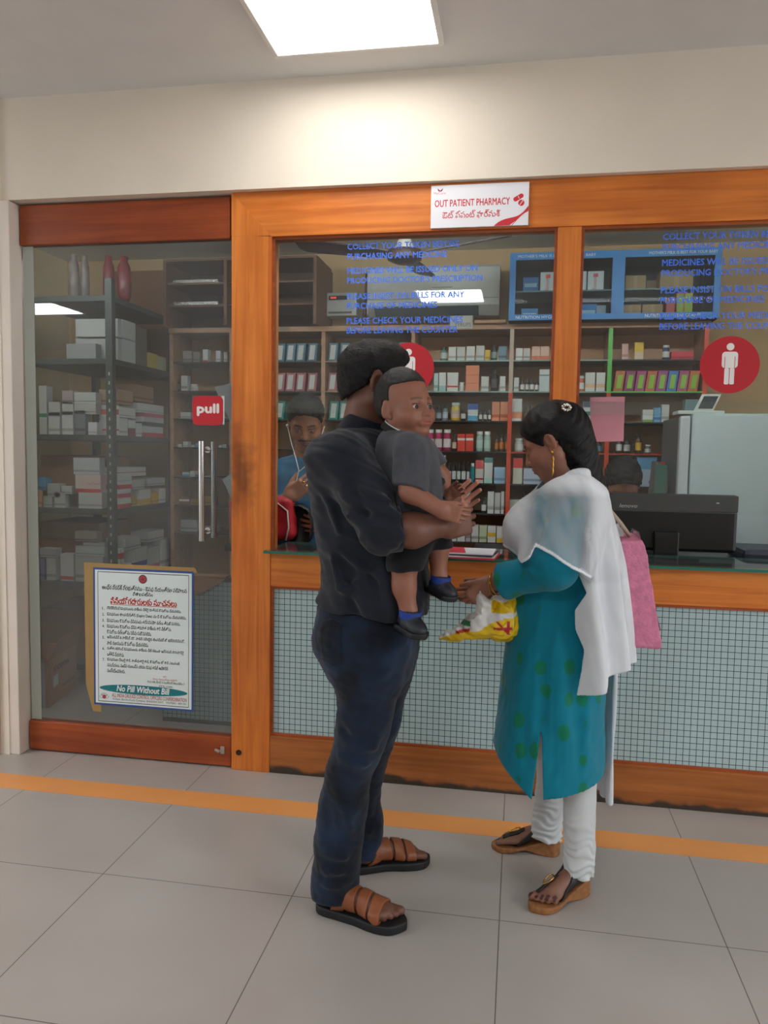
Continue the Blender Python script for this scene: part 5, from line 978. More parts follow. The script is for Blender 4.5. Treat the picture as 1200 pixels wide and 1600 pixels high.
def rows(R_, y, ry=None):
    """survey rows (py, xl, xr, half width across) at depth y -> arrays for zloft, ascending"""
    o = []
    for r in R_:
        yc = r[4] if len(r) > 4 else y
        a = at(r[1], r[0], yc); b = at(r[2], r[0], yc); o.append(((a[2] + b[2]) / 2, (a[0] + b[0]) / 2, yc, (b[0] - a[0]) / 2, r[3]))
    o.sort(); A = np.array(o); return tuple(A[:, k] for k in range(5))
def eye_ball(parent, c, R_, s, loc, lx, side):
    """eye as a small ball with iris and pupil, set in the socket"""
    m = MB(); n = 20; th = [0, 0.26, 0.44, 0.60, 0.8, 1.3, 1.9, 2.5, PI - 0.01]; vs = []; r = 0.0132 * s
    for t in th:
        for k in range(n):
            a = 2 * PI * k / n; vs.append((r * math.cos(t), r * math.sin(t) * math.cos(a) if t else r * 1e-3 * math.cos(a), r * math.sin(t) * math.sin(a) if t else r * 1e-3 * math.sin(a)))
    g = Matrix.Rotation(lx[0], 3, 'Z') @ Matrix.Rotation(lx[1], 3, 'Y')
    cc = V3(c) + R_ @ (V3((0.0738, side * 0.031, 0.0006)) * s); V = [tuple(cc + R_ @ np.array(g @ Vector(v)) - V3(loc)) for v in vs]
    fs = []; mi = []
    for j in range(len(th) - 1):
        for k in range(n): fs.append((j * n + k, j * n + (k + 1) % n, (j + 1) * n + (k + 1) % n, (j + 1) * n + k)); mi.append(0 if j < 1 else (1 if j < 3 else 2))
    m._add(V, fs, 0); m.mi = mi
    return m.build('eye', [mat('pupil', (8, 6, 6), 0.1), mat('iris_brown', (24, 13, 9), 0.25), mat('eye_white', (206, 198, 190), 0.2)], parent, True)
SK = skin_mat('skin')
# ======================================================================= the man
YM = -0.83
mh_c = at(585, 601, -0.84); mh_R = np.array((Matrix.Rotation(math.radians(20), 3, 'Z') @ Matrix.Rotation(math.radians(6), 3, 'Y')))
m_sh = at(538, 716, -1.015); m_el = at(601, 828, -1.06); m_wr = at(690, 821, -1.02)
m_shL = at(545, 712, -0.64); m_elL = at(640, 840, -0.58); m_wrL = at(691, 815, -0.74)
mRH = frame((0.55, 0.80, 0.12), (-0.45, 0.30, 0.84)); mRH = np.stack([mRH[:, 0], -mRH[:, 1], mRH[:, 2]], 1)      # right hand cupped below the child, thumb up
mRH = np.stack([V3((0.66, 0.74, 0.08)), V3((-0.15, 0.03, 0.99)), V3((-0.73, 0.66, -0.09))], 1)
fw = V3((0.62, 0.12, 0.70)); fw /= np.linalg.norm(fw); tb = V3((-0.62, -0.25, 0.62)); tb -= fw * (fw @ tb); tb /= np.linalg.norm(tb); mLH = np.stack([fw, tb, np.cross(fw, tb)], 1)
mn_heel, mn_toe = (-0.545, -0.905, 0), (-0.297, -0.962, 0); mf_heel, mf_toe = (-0.498, -0.683, 0), (-0.275, -0.578, 0)
m_shirt = rows([(664, 540, 598, 0.075), (684, 516, 618, 0.150), (704, 502, 632, 0.192), (740, 493, 640, 0.195), (780, 490, 652, 0.180), (820, 495, 660, 0.172), (860, 502, 666, 0.166), (900, 507, 669, 0.164), (940, 500, 670, 0.168), (975, 496, 670, 0.172), (1020, 498, 668, 0.172)], YM)
m_hip = rows([(940, 502, 655, 0.150), (975, 497, 652, 0.168), (1005, 495, 650, 0.172), (1030, 503, 648, 0.168), (1060, 520, 640, 0.150)], YM)
NL = rows([(985, 500, 640, 0.082, -0.91), (1020, 500, 636, 0.086, -0.915), (1050, 522, 630, 0.086, -0.92), (1090, 527, 620, 0.083, -0.92), (1130, 526, 612, 0.080, -0.92), (1165, 521, 602, 0.076, -0.92), (1205, 509, 584, 0.072, -0.915), (1260, 499, 573, 0.070, -0.91), (1330, 491, 565, 0.071, -0.905), (1396, 487, 558, 0.072, -0.905)], -0.91)
FL = rows([(985, 530, 652, 0.078, -0.74), (1013, 535, 651, 0.080, -0.735), (1050, 545, 645, 0.080, -0.725), (1090, 552, 632, 0.078, -0.71), (1140, 553, 624, 0.074, -0.70), (1170, 548, 611, 0.070, -0.69), (1210, 538, 600, 0.066, -0.68), (1255, 532, 594, 0.066, -0.67), (1282, 530, 600, 0.068, -0.665), (1332, 528, 592, 0.068, -0.66)], -0.70)
def m_head(p): return head_skin(to_local(p, mh_c, mh_R))
nk0 = at(572, 632, -0.84); nk1 = at(562, 690, -0.83)
def man_body(p):
    d = near(p, mh_c, 0.19, m_head)
    d = smin(d, cone(p, nk0, nk1, 0.056, 0.064), 0.03)
    Z = list(m_shirt); d = smin(d, zloft(p, Z[0][3:-1], Z[1][3:-1], Z[2][3:-1], Z[3][3:-1] - 0.028, Z[4][3:-1] - 0.024), 0.02)
    d = smin(d, zloft(p, m_hip[0], m_hip[1], m_hip[2], m_hip[3] * 0.72, m_hip[4] * 0.78), 0.02)
    for L_ in (NL, FL): d = smin(d, zloft(p, L_[0], L_[1], L_[2], L_[3] * 0.72, L_[4] * 0.70), 0.02)
    d = smin(d, chain(p, [m_sh, m_el], [0.052, 0.043]), 0.03); d = smin(d, chain(p, [m_el, (m_el + m_wr) / 2 + V3((0, -0.012, -0.006)), m_wr], [0.040, 0.0425, 0.030], 0.03), 0.02)
    d = smin(d, chain(p, [m_shL, m_elL, m_wrL], [0.050, 0.040, 0.026]), 0.03)
    d = smin(d, near(p, m_wr + mRH[:, 0] * 0.07, 0.16, lambda q: hand(q, m_wr + mRH[:, 0] * 0.012, mRH, 1.0, 1, (0.45, 0.45, 0.45, 0.5), 0.03, (0.8, 0.5, 0.25))), 0.015)
    d = smin(d, near(p, m_wrL + mLH[:, 0] * 0.07, 0.16, lambda q: hand(q, m_wrL, mLH, 0.98, 1, (0.14, 0.20, 0.27, 0.34), 0.01, (0.30, 0.9, 0.30), 0.05)), 0.012)
    for a, b, sd in ((mn_heel, mn_toe, 1), (mf_heel, mf_toe, -1)): d = smin(d, near(p, V3(a) * 0.5 + V3(b) * 0.5 + V3((0, 0, 0.05)), 0.22, lambda q: foot(q, a, b, sd, 1, 0.026)), 0.015)
    return d
MSK = np.array(rgb(112, 72, 56)); MPALM = np.array(rgb(196, 132, 112))
def man_color(V):
    C = np.tile(MSK, (len(V), 1)); q = to_local(V, mh_c, mh_R); h = np.linalg.norm(q, axis=1) < 0.17
    if h.any(): c = C[h]; face_paint(c, q[h], rgb(126, 72, 62), 1.0, moust=True); C[h] = c
    q = to_local(V, m_wrL, mLH); w = ((np.abs(q[:, 0] - 0.09) < 0.12) & (np.abs(q[:, 1]) < 0.12) & (np.abs(q[:, 2]) < 0.08)); t = np.clip(0.5 + q[:, 2] / 0.012, 0, 1)[:, None] * w[:, None]
    C = C * (1 - t) + MPALM * t
    return C
ML = (-0.42, -0.83, 0.0)
man = sdf_mesh('person', man_body, (-0.80, -1.24, -0.01), (0.03, -0.38, 1.72), 0.0034, SK, None, man_color, ML)
tag(man, 'man in a dark shirt, jeans and brown sandals holding a child at the pharmacy window', 'person')
# hair
def m_hair(p):
    q = to_local(p, mh_c, mh_R)
    d = ell(q, (-0.012, 0, 0.038), (0.102, 0.083, 0.091)); d = smin(d, ell(q, (-0.047, 0, -0.012), (0.058, 0.064, 0.064)), 0.02); d = smin(d, ell(q, (0.040, 0, 0.082), (0.050, 0.060, 0.038)), 0.03)
    low = (0.006 + 0.82 * (q[:, 0] + 0.012)) - q[:, 2]; low = np.where(q[:, 0] < -0.012, low, 0.006 - q[:, 2] + 0.0 * q[:, 0])
    ear = ell(np.stack([q[:, 0], np.abs(q[:, 1]), q[:, 2]], 1), (-0.004, 0.085, 0.0), (0.022, 0.03, 0.036))
    fr = 0.72 * q[:, 0] - 0.69 * q[:, 2] - 0.014
    d = smax(d, low * 0.8, 0.006); d = smax(d, np.minimum(fr, 1), 0.008); d = smax(d, -ear, 0.006)
    return d + 0.0022 * wob(p, 150, 3) + 0.0010 * wob(p, 420, 5)
sdf_mesh('hair', m_hair, mh_c - 0.16, mh_c + 0.18, 0.003, hair_mat('black_hair', (16, 14, 15), 0.42, sc=350, bump=0.8), man, None, ML)
# shirt
cuff = (m_el + m_wr) / 2; fdir = (m_wr - m_el) / np.linalg.norm(m_wr - m_el)
hemA = at(492, 957, -1.0); hemB = at(672, 984, -1.0)
def man_shirt(p):
    d = zloft(p, *m_shirt, n=2.35, cap=0.03)
    d = smin(d, ell(p, at(520, 722, -0.98), (0.075, 0.085, 0.075)), 0.05); d = smin(d, ell(p, at(535, 715, -0.66), (0.075, 0.08, 0.075)), 0.05)
    arm = chain(p, [m_sh, m_sh * 0.45 + m_el * 0.55, m_el, m_el + fdir * 0.055], [0.076, 0.068, 0.060, 0.056], 0.03)
    arm = smax(arm, (p - (m_el + fdir * 0.034)) @ fdir, 0.008)
    d = smin(d, arm, 0.025)
    armL = chain(p, [m_shL, m_elL, m_elL + (m_wrL - m_elL) * 0.3], [0.075, 0.064, 0.058], 0.03); d = smin(d, armL, 0.03)
    for (a, b, w, k) in (((520, 800), (640, 845), 0.018, 0.010), ((530, 775), (648, 812), 0.015, 0.011), ((555, 765), (640, 790), 0.013, 0.009), ((545, 745), (600, 850), 0.020, -0.010), ((560, 850), (600, 780), 0.014, 0.006)):
        d = d - 2.1 * k * crease(p, at(*a, -1.10), at(*b, -1.115), w * 0.85)
    for (a, b, w, k) in (((505, 700), (575, 690), 0.016, 0.005), ((515, 720), (560, 790), 0.012, -0.005), ((500, 745), (530, 840), 0.014, 0.006), ((520, 860), (600, 905), 0.014, 0.006), ((505, 930), (570, 905), 0.012, 0.005), ((590, 905), (640, 935), 0.014, 0.006), ((500, 850), (545, 930), 0.022, 0.009), ((512, 900), (585, 960), 0.020, 0.008), ((530, 870), (560, 975), 0.018, -0.008), ((600, 880), (610, 975), 0.022, 0.009), ((500, 780), (510, 860), 0.022, -0.007), ((560, 880), (575, 975), 0.018, 0.006), ((640, 870), (650, 980), 0.02, 0.007)):
        d = d - 2.0 * k * crease(p, at(*a, -1.0), at(*b, -1.0), w * 0.85)
    d = d + 0.0046 * wob(p, 26, 11) + 0.0024 * wob(p * V3((1, 1, 1.8)), 60, 12)
    t = np.clip((p[:, 0] - hemA[0]) / (hemB[0] - hemA[0]), 0, 1); hz = hemA[2] + (hemB[2] - hemA[2]) * t ** 1.3 + 0.006 * np.sin(p[:, 0] * 40)
    d = smax(d, hz - p[:, 2], 0.005)
    d = smax(d, -(cone(p, at(572, 650, -0.84), at(562, 690, -0.83), 0.050, 0.045)), 0.01)
    return d
SHF = fabric('navy_shirt_cloth', (26, 30, 40), 0.10, 700, 0.75, 5, 0.2)
shirt = sdf_mesh('shirt', man_shirt, (-0.80, -1.26, 0.75), (-0.06, -0.42, 1.52), 0.0040, SHF, man, None, ML)
def man_collar(p):
    a = at(572, 668, -0.84); n_ = V3((0.30, -0.05, 0.95)); n_ /= np.linalg.norm(n_); q = p - a; h = q @ n_; r = np.linalg.norm(q - h[:, None] * n_, axis=1)
    d = np.abs(r - 0.0665 + 0.30 * (h - 0.01)) - 0.0040; return smax(d, np.abs(h - 0.004) - 0.024, 0.004)
sdf_mesh('collar', man_collar, at(560, 668, -0.84) - 0.12, at(580, 668, -0.84) + 0.12, 0.003, SHF, man, None, ML)
def man_cuff(p):
    q = p - (m_el + fdir * 0.026); h = q @ fdir; r = np.linalg.norm(q - h[:, None] * fdir, axis=1); return smax(np.abs(r - 0.055 - 0.002 * wob(p, 50, 4)) - 0.0075, np.abs(h) - 0.018, 0.006)
sdf_mesh('rolled_cuff', man_cuff, m_el - 0.12, m_el + 0.15, 0.003, SHF, man, None, ML)
# jeans
def man_jeans(p):
    d = zloft(p, *m_hip, n=2.3, cap=0.02)
    l1 = zloft(p, *NL, n=2.15, cap=0.006); l2 = zloft(p, *FL, n=2.15, cap=0.006)
    d = smin(smin(d, l1, 0.03), l2, 0.03)
    for (a, b, w, k, y) in (((530, 1150), (600, 1175), 0.016, 0.008, -0.99), ((520, 1180), (590, 1200), 0.016, 0.008, -0.99), ((525, 1130), (560, 1165), 0.014, -0.007, -0.99), ((500, 1330), (560, 1350), 0.014, 0.007, -0.98), ((495, 1360), (555, 1368), 0.014, 0.007, -0.98), ((492, 1382), (552, 1390), 0.011, 0.006, -0.98), ((560, 1060), (620, 1045), 0.02, 0.006, -1.0), ((535, 1250), (560, 1340), 0.016, 0.006, -0.98), ((510, 1240), (515, 1330), 0.018, -0.006, -0.98)):
        d = d - 1.5 * k * crease(p, at(*a, y), at(*b, y), w)
    for (a, b, w, k) in (((570, 1150), (625, 1140), 0.018, 0.008), ((575, 1270), (603, 1280), 0.014, 0.008), ((570, 1300), (598, 1305), 0.013, 0.007)): d = d - k * crease(p, at(*a, -0.73), at(*b, -0.73), w)
    d = d + 0.0030 * wob(p, 32, 21) + 0.0012 * wob(p, 90, 22)
    hp = smax(l1 + 0.010, p[:, 2] - (NL[0][0] + 0.02), 0.004)
    return smax(d, -hp, 0.004)
def denim(name, c0, c1):
    if name in _M: return _M[name]
    m = fabric(name, c0, 0.0, 800, 0.85, 5, 0.3); nt = m.node_tree; p = nt.nodes['Principled BSDF']; N = nt.nodes.new
    tc = N('ShaderNodeTexCoord'); nz = N('ShaderNodeTexNoise'); nz.inputs['Scale'].default_value = 7; nz.inputs['Detail'].default_value = 5; nt.links.new(tc.outputs['Object'], nz.inputs['Vector'])
    r = N('ShaderNodeValToRGB'); r.color_ramp.elements[0].position = 0.42; r.color_ramp.elements[1].position = 0.78; r.color_ramp.elements[0].color = (*rgb(*c0), 1); r.color_ramp.elements[1].color = (*rgb(*c1), 1)
    nt.links.new(nz.outputs['Fac'], r.inputs[0]); nt.links.new(r.outputs[0], p.inputs['Base Color']); return m
DN = denim('dark_denim', (13, 19, 31), (36, 56, 84))
jeans = sdf_mesh('jeans', man_jeans, (-0.80, -1.08, 0.0), (-0.10, -0.52, 1.02), 0.0040, DN, man, None, ML)
# pocket stitching as a raised flap following the seat
def pocket(p):
    d = man_jeans(p); c = at(516, 1005, -1.0); a = at(532, 965, -1.0); 
    q = p - at(517, 1004, -0.99); e = np.maximum(np.abs(q[:, 0] + 0.10 * q[:, 2]) - 0.034, np.abs(q[:, 2]) - 0.066 + 0.4 * np.abs(q[:, 0]))
    return np.maximum(np.maximum(np.abs(d - 0.001) - 0.0022, e), p[:, 1] + 0.90)
sdf_mesh('back_pocket', pocket, at(517, 1004, -0.98) - 0.09, at(517, 1004, -0.98) + 0.09, 0.003, denim('pocket_denim', (10, 15, 25), (26, 40, 60)), jeans, None, ML) if False else sdf_mesh('back_pocket', pocket, at(517, 1004, -0.98) - 0.09, at(517, 1004, -0.98) + 0.09, 0.003, denim('pocket_denim', (10, 15, 25), (26, 40, 60)), man, None, ML)
# sandals
def sole_outline(q, L, side, wmul=1.0):
    x = q[:, 0] / L; g = np.linspace(0, 1, 80); w = np.interp(x, -0.06 + 1.12 * g, crs([0, 0.10, 0.30, 0.48, 0.66, 0.78, 0.90, 1.0], [0.030, 0.0345, 0.035, 0.037, 0.046, 0.048, 0.042, 0.028], g)) * wmul; w = w * np.sqrt(np.clip(1 - np.clip((x - 0.88) / 0.185, 0, 1) ** 2.4, 0, 1)) * np.sqrt(np.clip(1 - np.clip((0.07 - x) / 0.135, 0, 1) ** 2.4, 0, 1)) - 0.002
    cy = np.interp(x, [0, 0.4, 0.75, 1.05], [0, -0.003, 0.0, 0.006]) * side
    return np.abs(q[:, 1] - cy) - w
def man_sandal(heel, toe, sd, nm):
    h = V3(heel); R_ = frame(V3(toe) - h, (0, 0, 1)); L = np.linalg.norm(V3(toe) - h)
    def fs(p):
        q = to_local(p, h, R_); return smax(sole_outline(q, L, sd, 1.12), np.abs(q[:, 2] - 0.0135) - 0.0135, 0.006)
    s = sdf_mesh('sandal', fs, h * 0.5 + V3(toe) * 0.5 - V3((0.2, 0.2, 0.01 + h[2])), h * 0.5 + V3(toe) * 0.5 + V3((0.2, 0.2, 0.05)), 0.003, mat('black_rubber', (22, 22, 24), 0.6, bump=0.2, bscale=200), man, None, ML)
    s['label'] = '%s brown strapped sandal with a black sole' % nm
    def fst(p):
        q = to_local(p, h, R_); d = foot(p, heel, toe, sd, 1, 0.026); e = None
        for (x0, x1, sl) in ((0.045, 0.085, 0.55), (0.094, 0.128, 0.35), (0.134, 0.166, 0.18), (0.171, 0.205, 0.05)):
            xx = q[:, 0] - sl * (q[:, 2] - 0.03) * (1 if x0 < 0.09 else -0.3); b = np.abs(xx - (x0 + x1) / 2) - (x1 - x0) / 2; e = b if e is None else np.minimum(e, b)
        hs = np.maximum(np.abs(q[:, 2] - 0.070 - 0.15 * q[:, 0]) - 0.011, q[:, 0] - 0.08); e = np.minimum(e, hs)
        cr = np.minimum(np.abs(q[:, 0] - 0.12 - 0.5 * q[:, 1] * sd) - 0.008, 1)
        return smax(smax(np.abs(d - 0.003) - 0.0030, e, 0.002), 0.018 - q[:, 2], 0.002)
    st = sdf_mesh('straps', fst, h * 0.5 + V3(toe) * 0.5 - V3((0.2, 0.2, 0.01)), h * 0.5 + V3(toe) * 0.5 + V3((0.2, 0.2, 0.14)), 0.0027, mat('tan_leather', (138, 78, 44), 0.45, var=0.08, vscale=14), None, None, ML)
    st.location = (0, 0, 0); st.parent = s
man_sandal(mn_heel, mn_toe, 1, 'nearer'); man_sandal(mf_heel, mf_toe, -1, 'farther')
# ======================================================================= the child
YC_ = -0.95
ch_c = at(633, 642, -0.955); ch_R = np.array((Matrix.Rotation(math.radians(-37), 3, 'Z') @ Matrix.Rotation(math.radians(-7), 3, 'Y') @ Matrix.Rotation(math.radians(3), 3, 'X'))); CS = 0.83
c_sh = at(640, 706, -1.035); c_el = at(641, 768, -1.075); c_wr = at(688, 796, -1.085)
c_shL = at(655, 705, -0.87); c_elL = at(688, 745, -0.83); c_wrL = at(697, 782, -0.86)
c_hip = at(650, 826, -0.955); c_kn = at(632, 884, -0.985); c_an = at(639, 958, -0.985); c_hipL = at(672, 826, -0.91); c_knL = at(684, 856, -0.90); c_anL = at(686, 903, -0.90)
cRH = np.stack([V3((0.93, 0.20, -0.28)), V3((0.28, 0.05, 0.96)), V3((0, 0, 0))], 1); cRH[:, 0] /= np.linalg.norm(cRH[:, 0]); cRH[:, 1] -= cRH[:, 0] * (cRH[:, 0] @ cRH[:, 1]); cRH[:, 1] /= np.linalg.norm(cRH[:, 1]); cRH[:, 2] = np.cross(cRH[:, 1], cRH[:, 0])
cLH = frame((0.5, -0.3, 0.5), (0.3, -0.8, 0.1)); cLH = np.stack([cLH[:, 0], cLH[:, 1], cLH[:, 2]], 1)
c_tee = rows([(668, 602, 654, 0.050), (684, 592, 672, 0.088), (706, 588, 682, 0.098), (735, 590, 689, 0.098), (765, 596, 693, 0.095), (800, 605, 695, 0.092), (838, 610, 692, 0.090)], YC_)
def child_body(p):
    d = near(p, ch_c, 0.16, lambda q: head_skin(to_local(q, ch_c, ch_R, CS), True, False, 0.95) * CS)
    d = smin(d, cone(p, at(628, 668, -0.95), at(628, 695, -0.95), 0.036, 0.042), 0.02)
    d = smin(d, zloft(p, c_tee[0], c_tee[1], c_tee[2], c_tee[3] - 0.012, c_tee[4] - 0.012), 0.02)
    d = smin(d, chain(p, [c_sh, c_el, c_wr], [0.034, 0.027, 0.020], 0.02), 0.015); d = smin(d, chain(p, [c_shL, c_elL, c_wrL], [0.033, 0.026, 0.018], 0.02), 0.015)
    d = smin(d, chain(p, [c_hip, c_kn, (c_kn + c_an) / 2 + V3((-0.008, 0, 0.01)), c_an], [0.050, 0.034, 0.031, 0.0225], 0.02), 0.02)
    d = smin(d, chain(p, [c_hipL, c_knL, c_anL], [0.050, 0.030, 0.0215], 0.02), 0.02)
    d = smin(d, near(p, c_wr + cRH[:, 0] * 0.04, 0.10, lambda q: hand(q, c_wr, cRH, 0.58, 1, (0.40, 0.48, 0.52, 0.55), 0.06, (0.9, 0.35, 0.3))), 0.008)
    d = smin(d, near(p, c_wrL + cLH[:, 0] * 0.04, 0.10, lambda q: hand(q, c_wrL, cLH, 0.56, 1, (0.3, 0.4, 0.4, 0.4))), 0.008)
    for a in (c_an, c_anL): d = smin(d, cone(p, a, a + V3((0.024, -0.020, -0.030)), 0.022, 0.017), 0.015)
    return d
CSK = np.array(rgb(146, 96, 76))
def child_color(V):
    C = np.tile(CSK, (len(V), 1)); q = to_local(V, ch_c, ch_R, CS); q[:, 2] = np.where(q[:, 2] < 0, q[:, 2] / 0.86, q[:, 2] / 1.06); h = np.linalg.norm(q, axis=1) < 0.17; c = C[h]; face_paint(c, q[h], rgb(150, 84, 76), 0.55); C[h] = c
    return C
CL = tuple(at(650, 830, -0.95))
child = sdf_mesh('person', child_body, at(640, 800, -0.95) - V3((0.17, 0.19, 0.34)), at(640, 800, -0.95) + V3((0.18, 0.20, 0.43)), 0.0019, SK, None, child_color, CL)
tag(child, 'toddler in a charcoal tee carried on the man\'s arm, looking back', 'person')
for sd in (1, -1): eye_ball(child, ch_c, ch_R, CS, CL, (-0.05, 0.05), sd)
def child_hair(p):
    q = to_local(p, ch_c, ch_R, CS); q[:, 2] = np.where(q[:, 2] < 0, q[:, 2] / 0.86, q[:, 2] / 1.06); d = ell(q, (-0.012, 0, 0.040), (0.1015, 0.0825, 0.0975)); m = np.abs(q[:, 1])
    side = np.maximum(q[:, 0] - 0.010, -0.045 + 0.45 * (q[:, 0] + 0.09) - q[:, 2]); top = 0.074 + 0.10 * np.maximum(0, q[:, 0] - 0.02) - q[:, 2] + 0.0 * m
    ear = ell(np.stack([q[:, 0], m, q[:, 2]], 1), (-0.006, 0.082, 0.0), (0.021, 0.03, 0.034))
    d = smax(d, smin(side, top, 0.012), 0.006); d = smax(d, -ear, 0.005)
    return (d + 0.0010 * wob(p, 300, 7) + 0.0007 * wob(p, 700, 8)) * CS
sdf_mesh('hair', child_hair, ch_c - 0.13, ch_c + 0.14, 0.0024, mat('short_dark_hair', (28, 25, 25), 0.5, bump=0.35, bscale=600, spec=0.35), child, None, CL)
def child_tee(p):
    d = zloft(p, *c_tee, n=2.3, cap=0.02); sl = chain(p, [c_sh, c_el], [0.052, 0.045], 0.02); ax = (c_el - c_sh) / np.linalg.norm(c_el - c_sh); sl = smax(sl, (p - c_el) @ (ax * 0.9 + V3((-0.25, 0, 0.0))) + 0.004, 0.004)
    d = smin(d, sl, 0.018); l2 = chain(p, [c_shL, c_elL], [0.050, 0.042]); d = smin(d, smax(l2, (p - c_elL) @ V3((0.6, 0, -0.7)) + 0.02, 0.004), 0.018)
    for (a, b, w, k) in (((612, 700), (612, 775), 0.010, -0.006), ((600, 740), (625, 790), 0.012, 0.005), ((650, 700), (655, 760), 0.010, -0.005), ((625, 745), (650, 760), 0.008, 0.004), ((660, 745), (688, 780), 0.012, 0.005)): d = d - k * crease(p, at(*a, -1.06), at(*b, -1.06), w)
    d = d + 0.0016 * wob(p, 50, 31)
    q = p - at(628, 672, -0.955); n_ = V3((0.28, -0.1, 0.95)); return smax(d, -(cone(p, at(628, 660, -0.955), at(630, 684, -0.955), 0.052, 0.048)), 0.004)
TEE = fabric('charcoal_tee', (74, 76, 82), 0.14, 900, 0.9, 40, 0.2)
sdf_mesh('tee_shirt', child_tee, at(640, 750, -0.95) - V3((0.15, 0.19, 0.18)), at(640, 750, -0.95) + V3((0.15, 0.19, 0.20)), 0.0028, TEE, child, None, CL)
def ring(p, c, n_, r, w, h, flare=0.0, ov=1.0):
    n_ = V3(n_) / np.linalg.norm(n_); q = p - V3(c); z = q @ n_; R3 = q - z[:, None] * n_; rr_ = np.linalg.norm(R3, axis=1)
    return smax(np.abs(rr_ - r - flare * z) - w, np.abs(z) - h, 0.002)
kc = at(629, 674, -0.955); kn = (0.40, -0.16, 0.90)
co = sdf_mesh('collar', lambda p: ring(p, kc, kn, 0.0545, 0.0038, 0.011, -0.3), kc - 0.09, kc + 0.09, 0.0022, mat('collar_black', (20, 20, 22), 0.8), child, None, CL); co['label'] = 'black knitted collar'
co2 = sdf_mesh('collar_stripe', lambda p: ring(p, kc + V3(kn) * 0.0085, kn, 0.0525, 0.0034, 0.0024), kc - 0.09, kc + 0.09, 0.0016, mat('stripe_white', (214, 214, 210), 0.8), child, None, CL); co2['label'] = 'white stripe on the collar edge'
def child_shorts(p):
    d = zloft(p, c_tee[0][:2] - V3((0.022, 0.0)), c_tee[1][:2], c_tee[2][:2], c_tee[3][:2] + 0.004, c_tee[4][:2] + 0.004) if False else ell(p, at(650, 822, -0.93), (0.078, 0.075, 0.056))
    d = smin(d, smax(chain(p, [c_hip, c_kn + V3((0.002, 0, 0.01))], [0.060, 0.054]), (p - c_kn) @ V3((0.05, 0, -1)) - 0.012, 0.004), 0.02); d = smin(d, smax(chain(p, [c_hipL, c_knL], [0.056, 0.044]), (p - c_knL) @ V3((0, 0, -1)) - 0.0, 0.004), 0.02)
    return d + 0.002 * wob(p, 60, 33)
sdf_mesh('shorts', child_shorts, at(650, 850, -0.96) - V3((0.13, 0.16, 0.10)), at(650, 850, -0.96) + V3((0.13, 0.16, 0.12)), 0.003, fabric('black_shorts', (20, 20, 23), 0.15, 700, 0.85, 20), child, None, CL)
def child_shoe(a, dr, s, nm):
    dr = V3(dr) / np.linalg.norm(dr); R_ = frame(dr, (0, 0, 1)); o = a + V3((0, 0, -0.048 * s)) - dr * 0.022 * s
    def fu(p):
        q = to_local(p, o, R_, s); d = ell(q, (0.030, 0, 0.022), (0.052, 0.031, 0.026)); d = smin(d, ell(q, (0.062, 0, 0.012), (0.036, 0.030, 0.020)), 0.015); d = smin(d, cone(q, (0.018, 0, 0.02), (0.020, 0, 0.052), 0.029, 0.030), 0.02)
        d = smax(d, -(cone(q, (0.018, 0, 0.035), (0.02, 0, 0.08), 0.0245, 0.027)), 0.004); return smax(d, 0.0 - q[:, 2], 0.004) * s
    def fsol(p):
        q = to_local(p, o, R_, s); return smax(sole_outline(q * V3((1, 1, 1)) + V3((0.028, 0, 0)), 0.118, 1, 0.78), np.abs(q[:, 2] + 0.005) - 0.010, 0.004) * s
    def fstrap(p):
        q = to_local(p, o, R_, s); r = np.linalg.norm(q[:, :2] - V3((0.020, 0)), axis=1); return smax(np.abs(r - 0.0325) - 0.0035, np.abs(q[:, 2] - 0.046) - 0.013, 0.002) * s
    b = 0.13
    sh = sdf_mesh('shoe', fu, o - b, o + b, 0.0026, mat('shoe_black', (26, 30, 40), 0.5, var=0.2, vscale=60), child, None, CL); sh['label'] = nm
    k = sdf_mesh('sole', fsol, o - b, o + b, 0.0028, mat('shoe_sole_black', (18, 18, 20), 0.55), None, None, CL); k.location = (0, 0, 0); k.parent = sh
    k = sdf_mesh('ankle_strap', fstrap, o - b, o + b, 0.0026, mat('shoe_blue', (26, 58, 140), 0.7), None, None, CL); k.location = (0, 0, 0); k.parent = sh
    b2 = MB().tube([tuple(o + R_ @ (V3((0.045, y, 0.040 - 18 * y * y)) * s) - V3(CL)) for y in (-0.030, -0.018, 0, 0.018, 0.030)], 0.004 * s, 6).build('strap', mat('strap_grey', (96, 104, 116), 0.5), sh, True)
    b2.location = (0, 0, 0)
    return sh
child_shoe(c_an, (0.72, -0.62, -0.16), 0.86, 'lower dark blue toddler shoe with a blue ankle strap'); child_shoe(c_anL, (0.75, -0.50, -0.20), 0.80, 'upper dark blue toddler shoe beside the ledge')
st_ = [tuple(at(*q) - V3(CL)) for q in ((682, 748, -0.93), (688, 752, -0.96), (684, 762, -0.965), (689, 772, -0.97), (693, 780, -0.965))]
tag(MB().tube([tuple(V3(q) + V3(CL)) for q in st_], [0.010, 0.014, 0.011, 0.008, 0.006], 8).build('toy_strap', mat('black_white_strap', (34, 34, 36), 0.35, var=0.9, vscale=50), None, True), 'black and white strap held against the toddler\'s tee', 'strap')
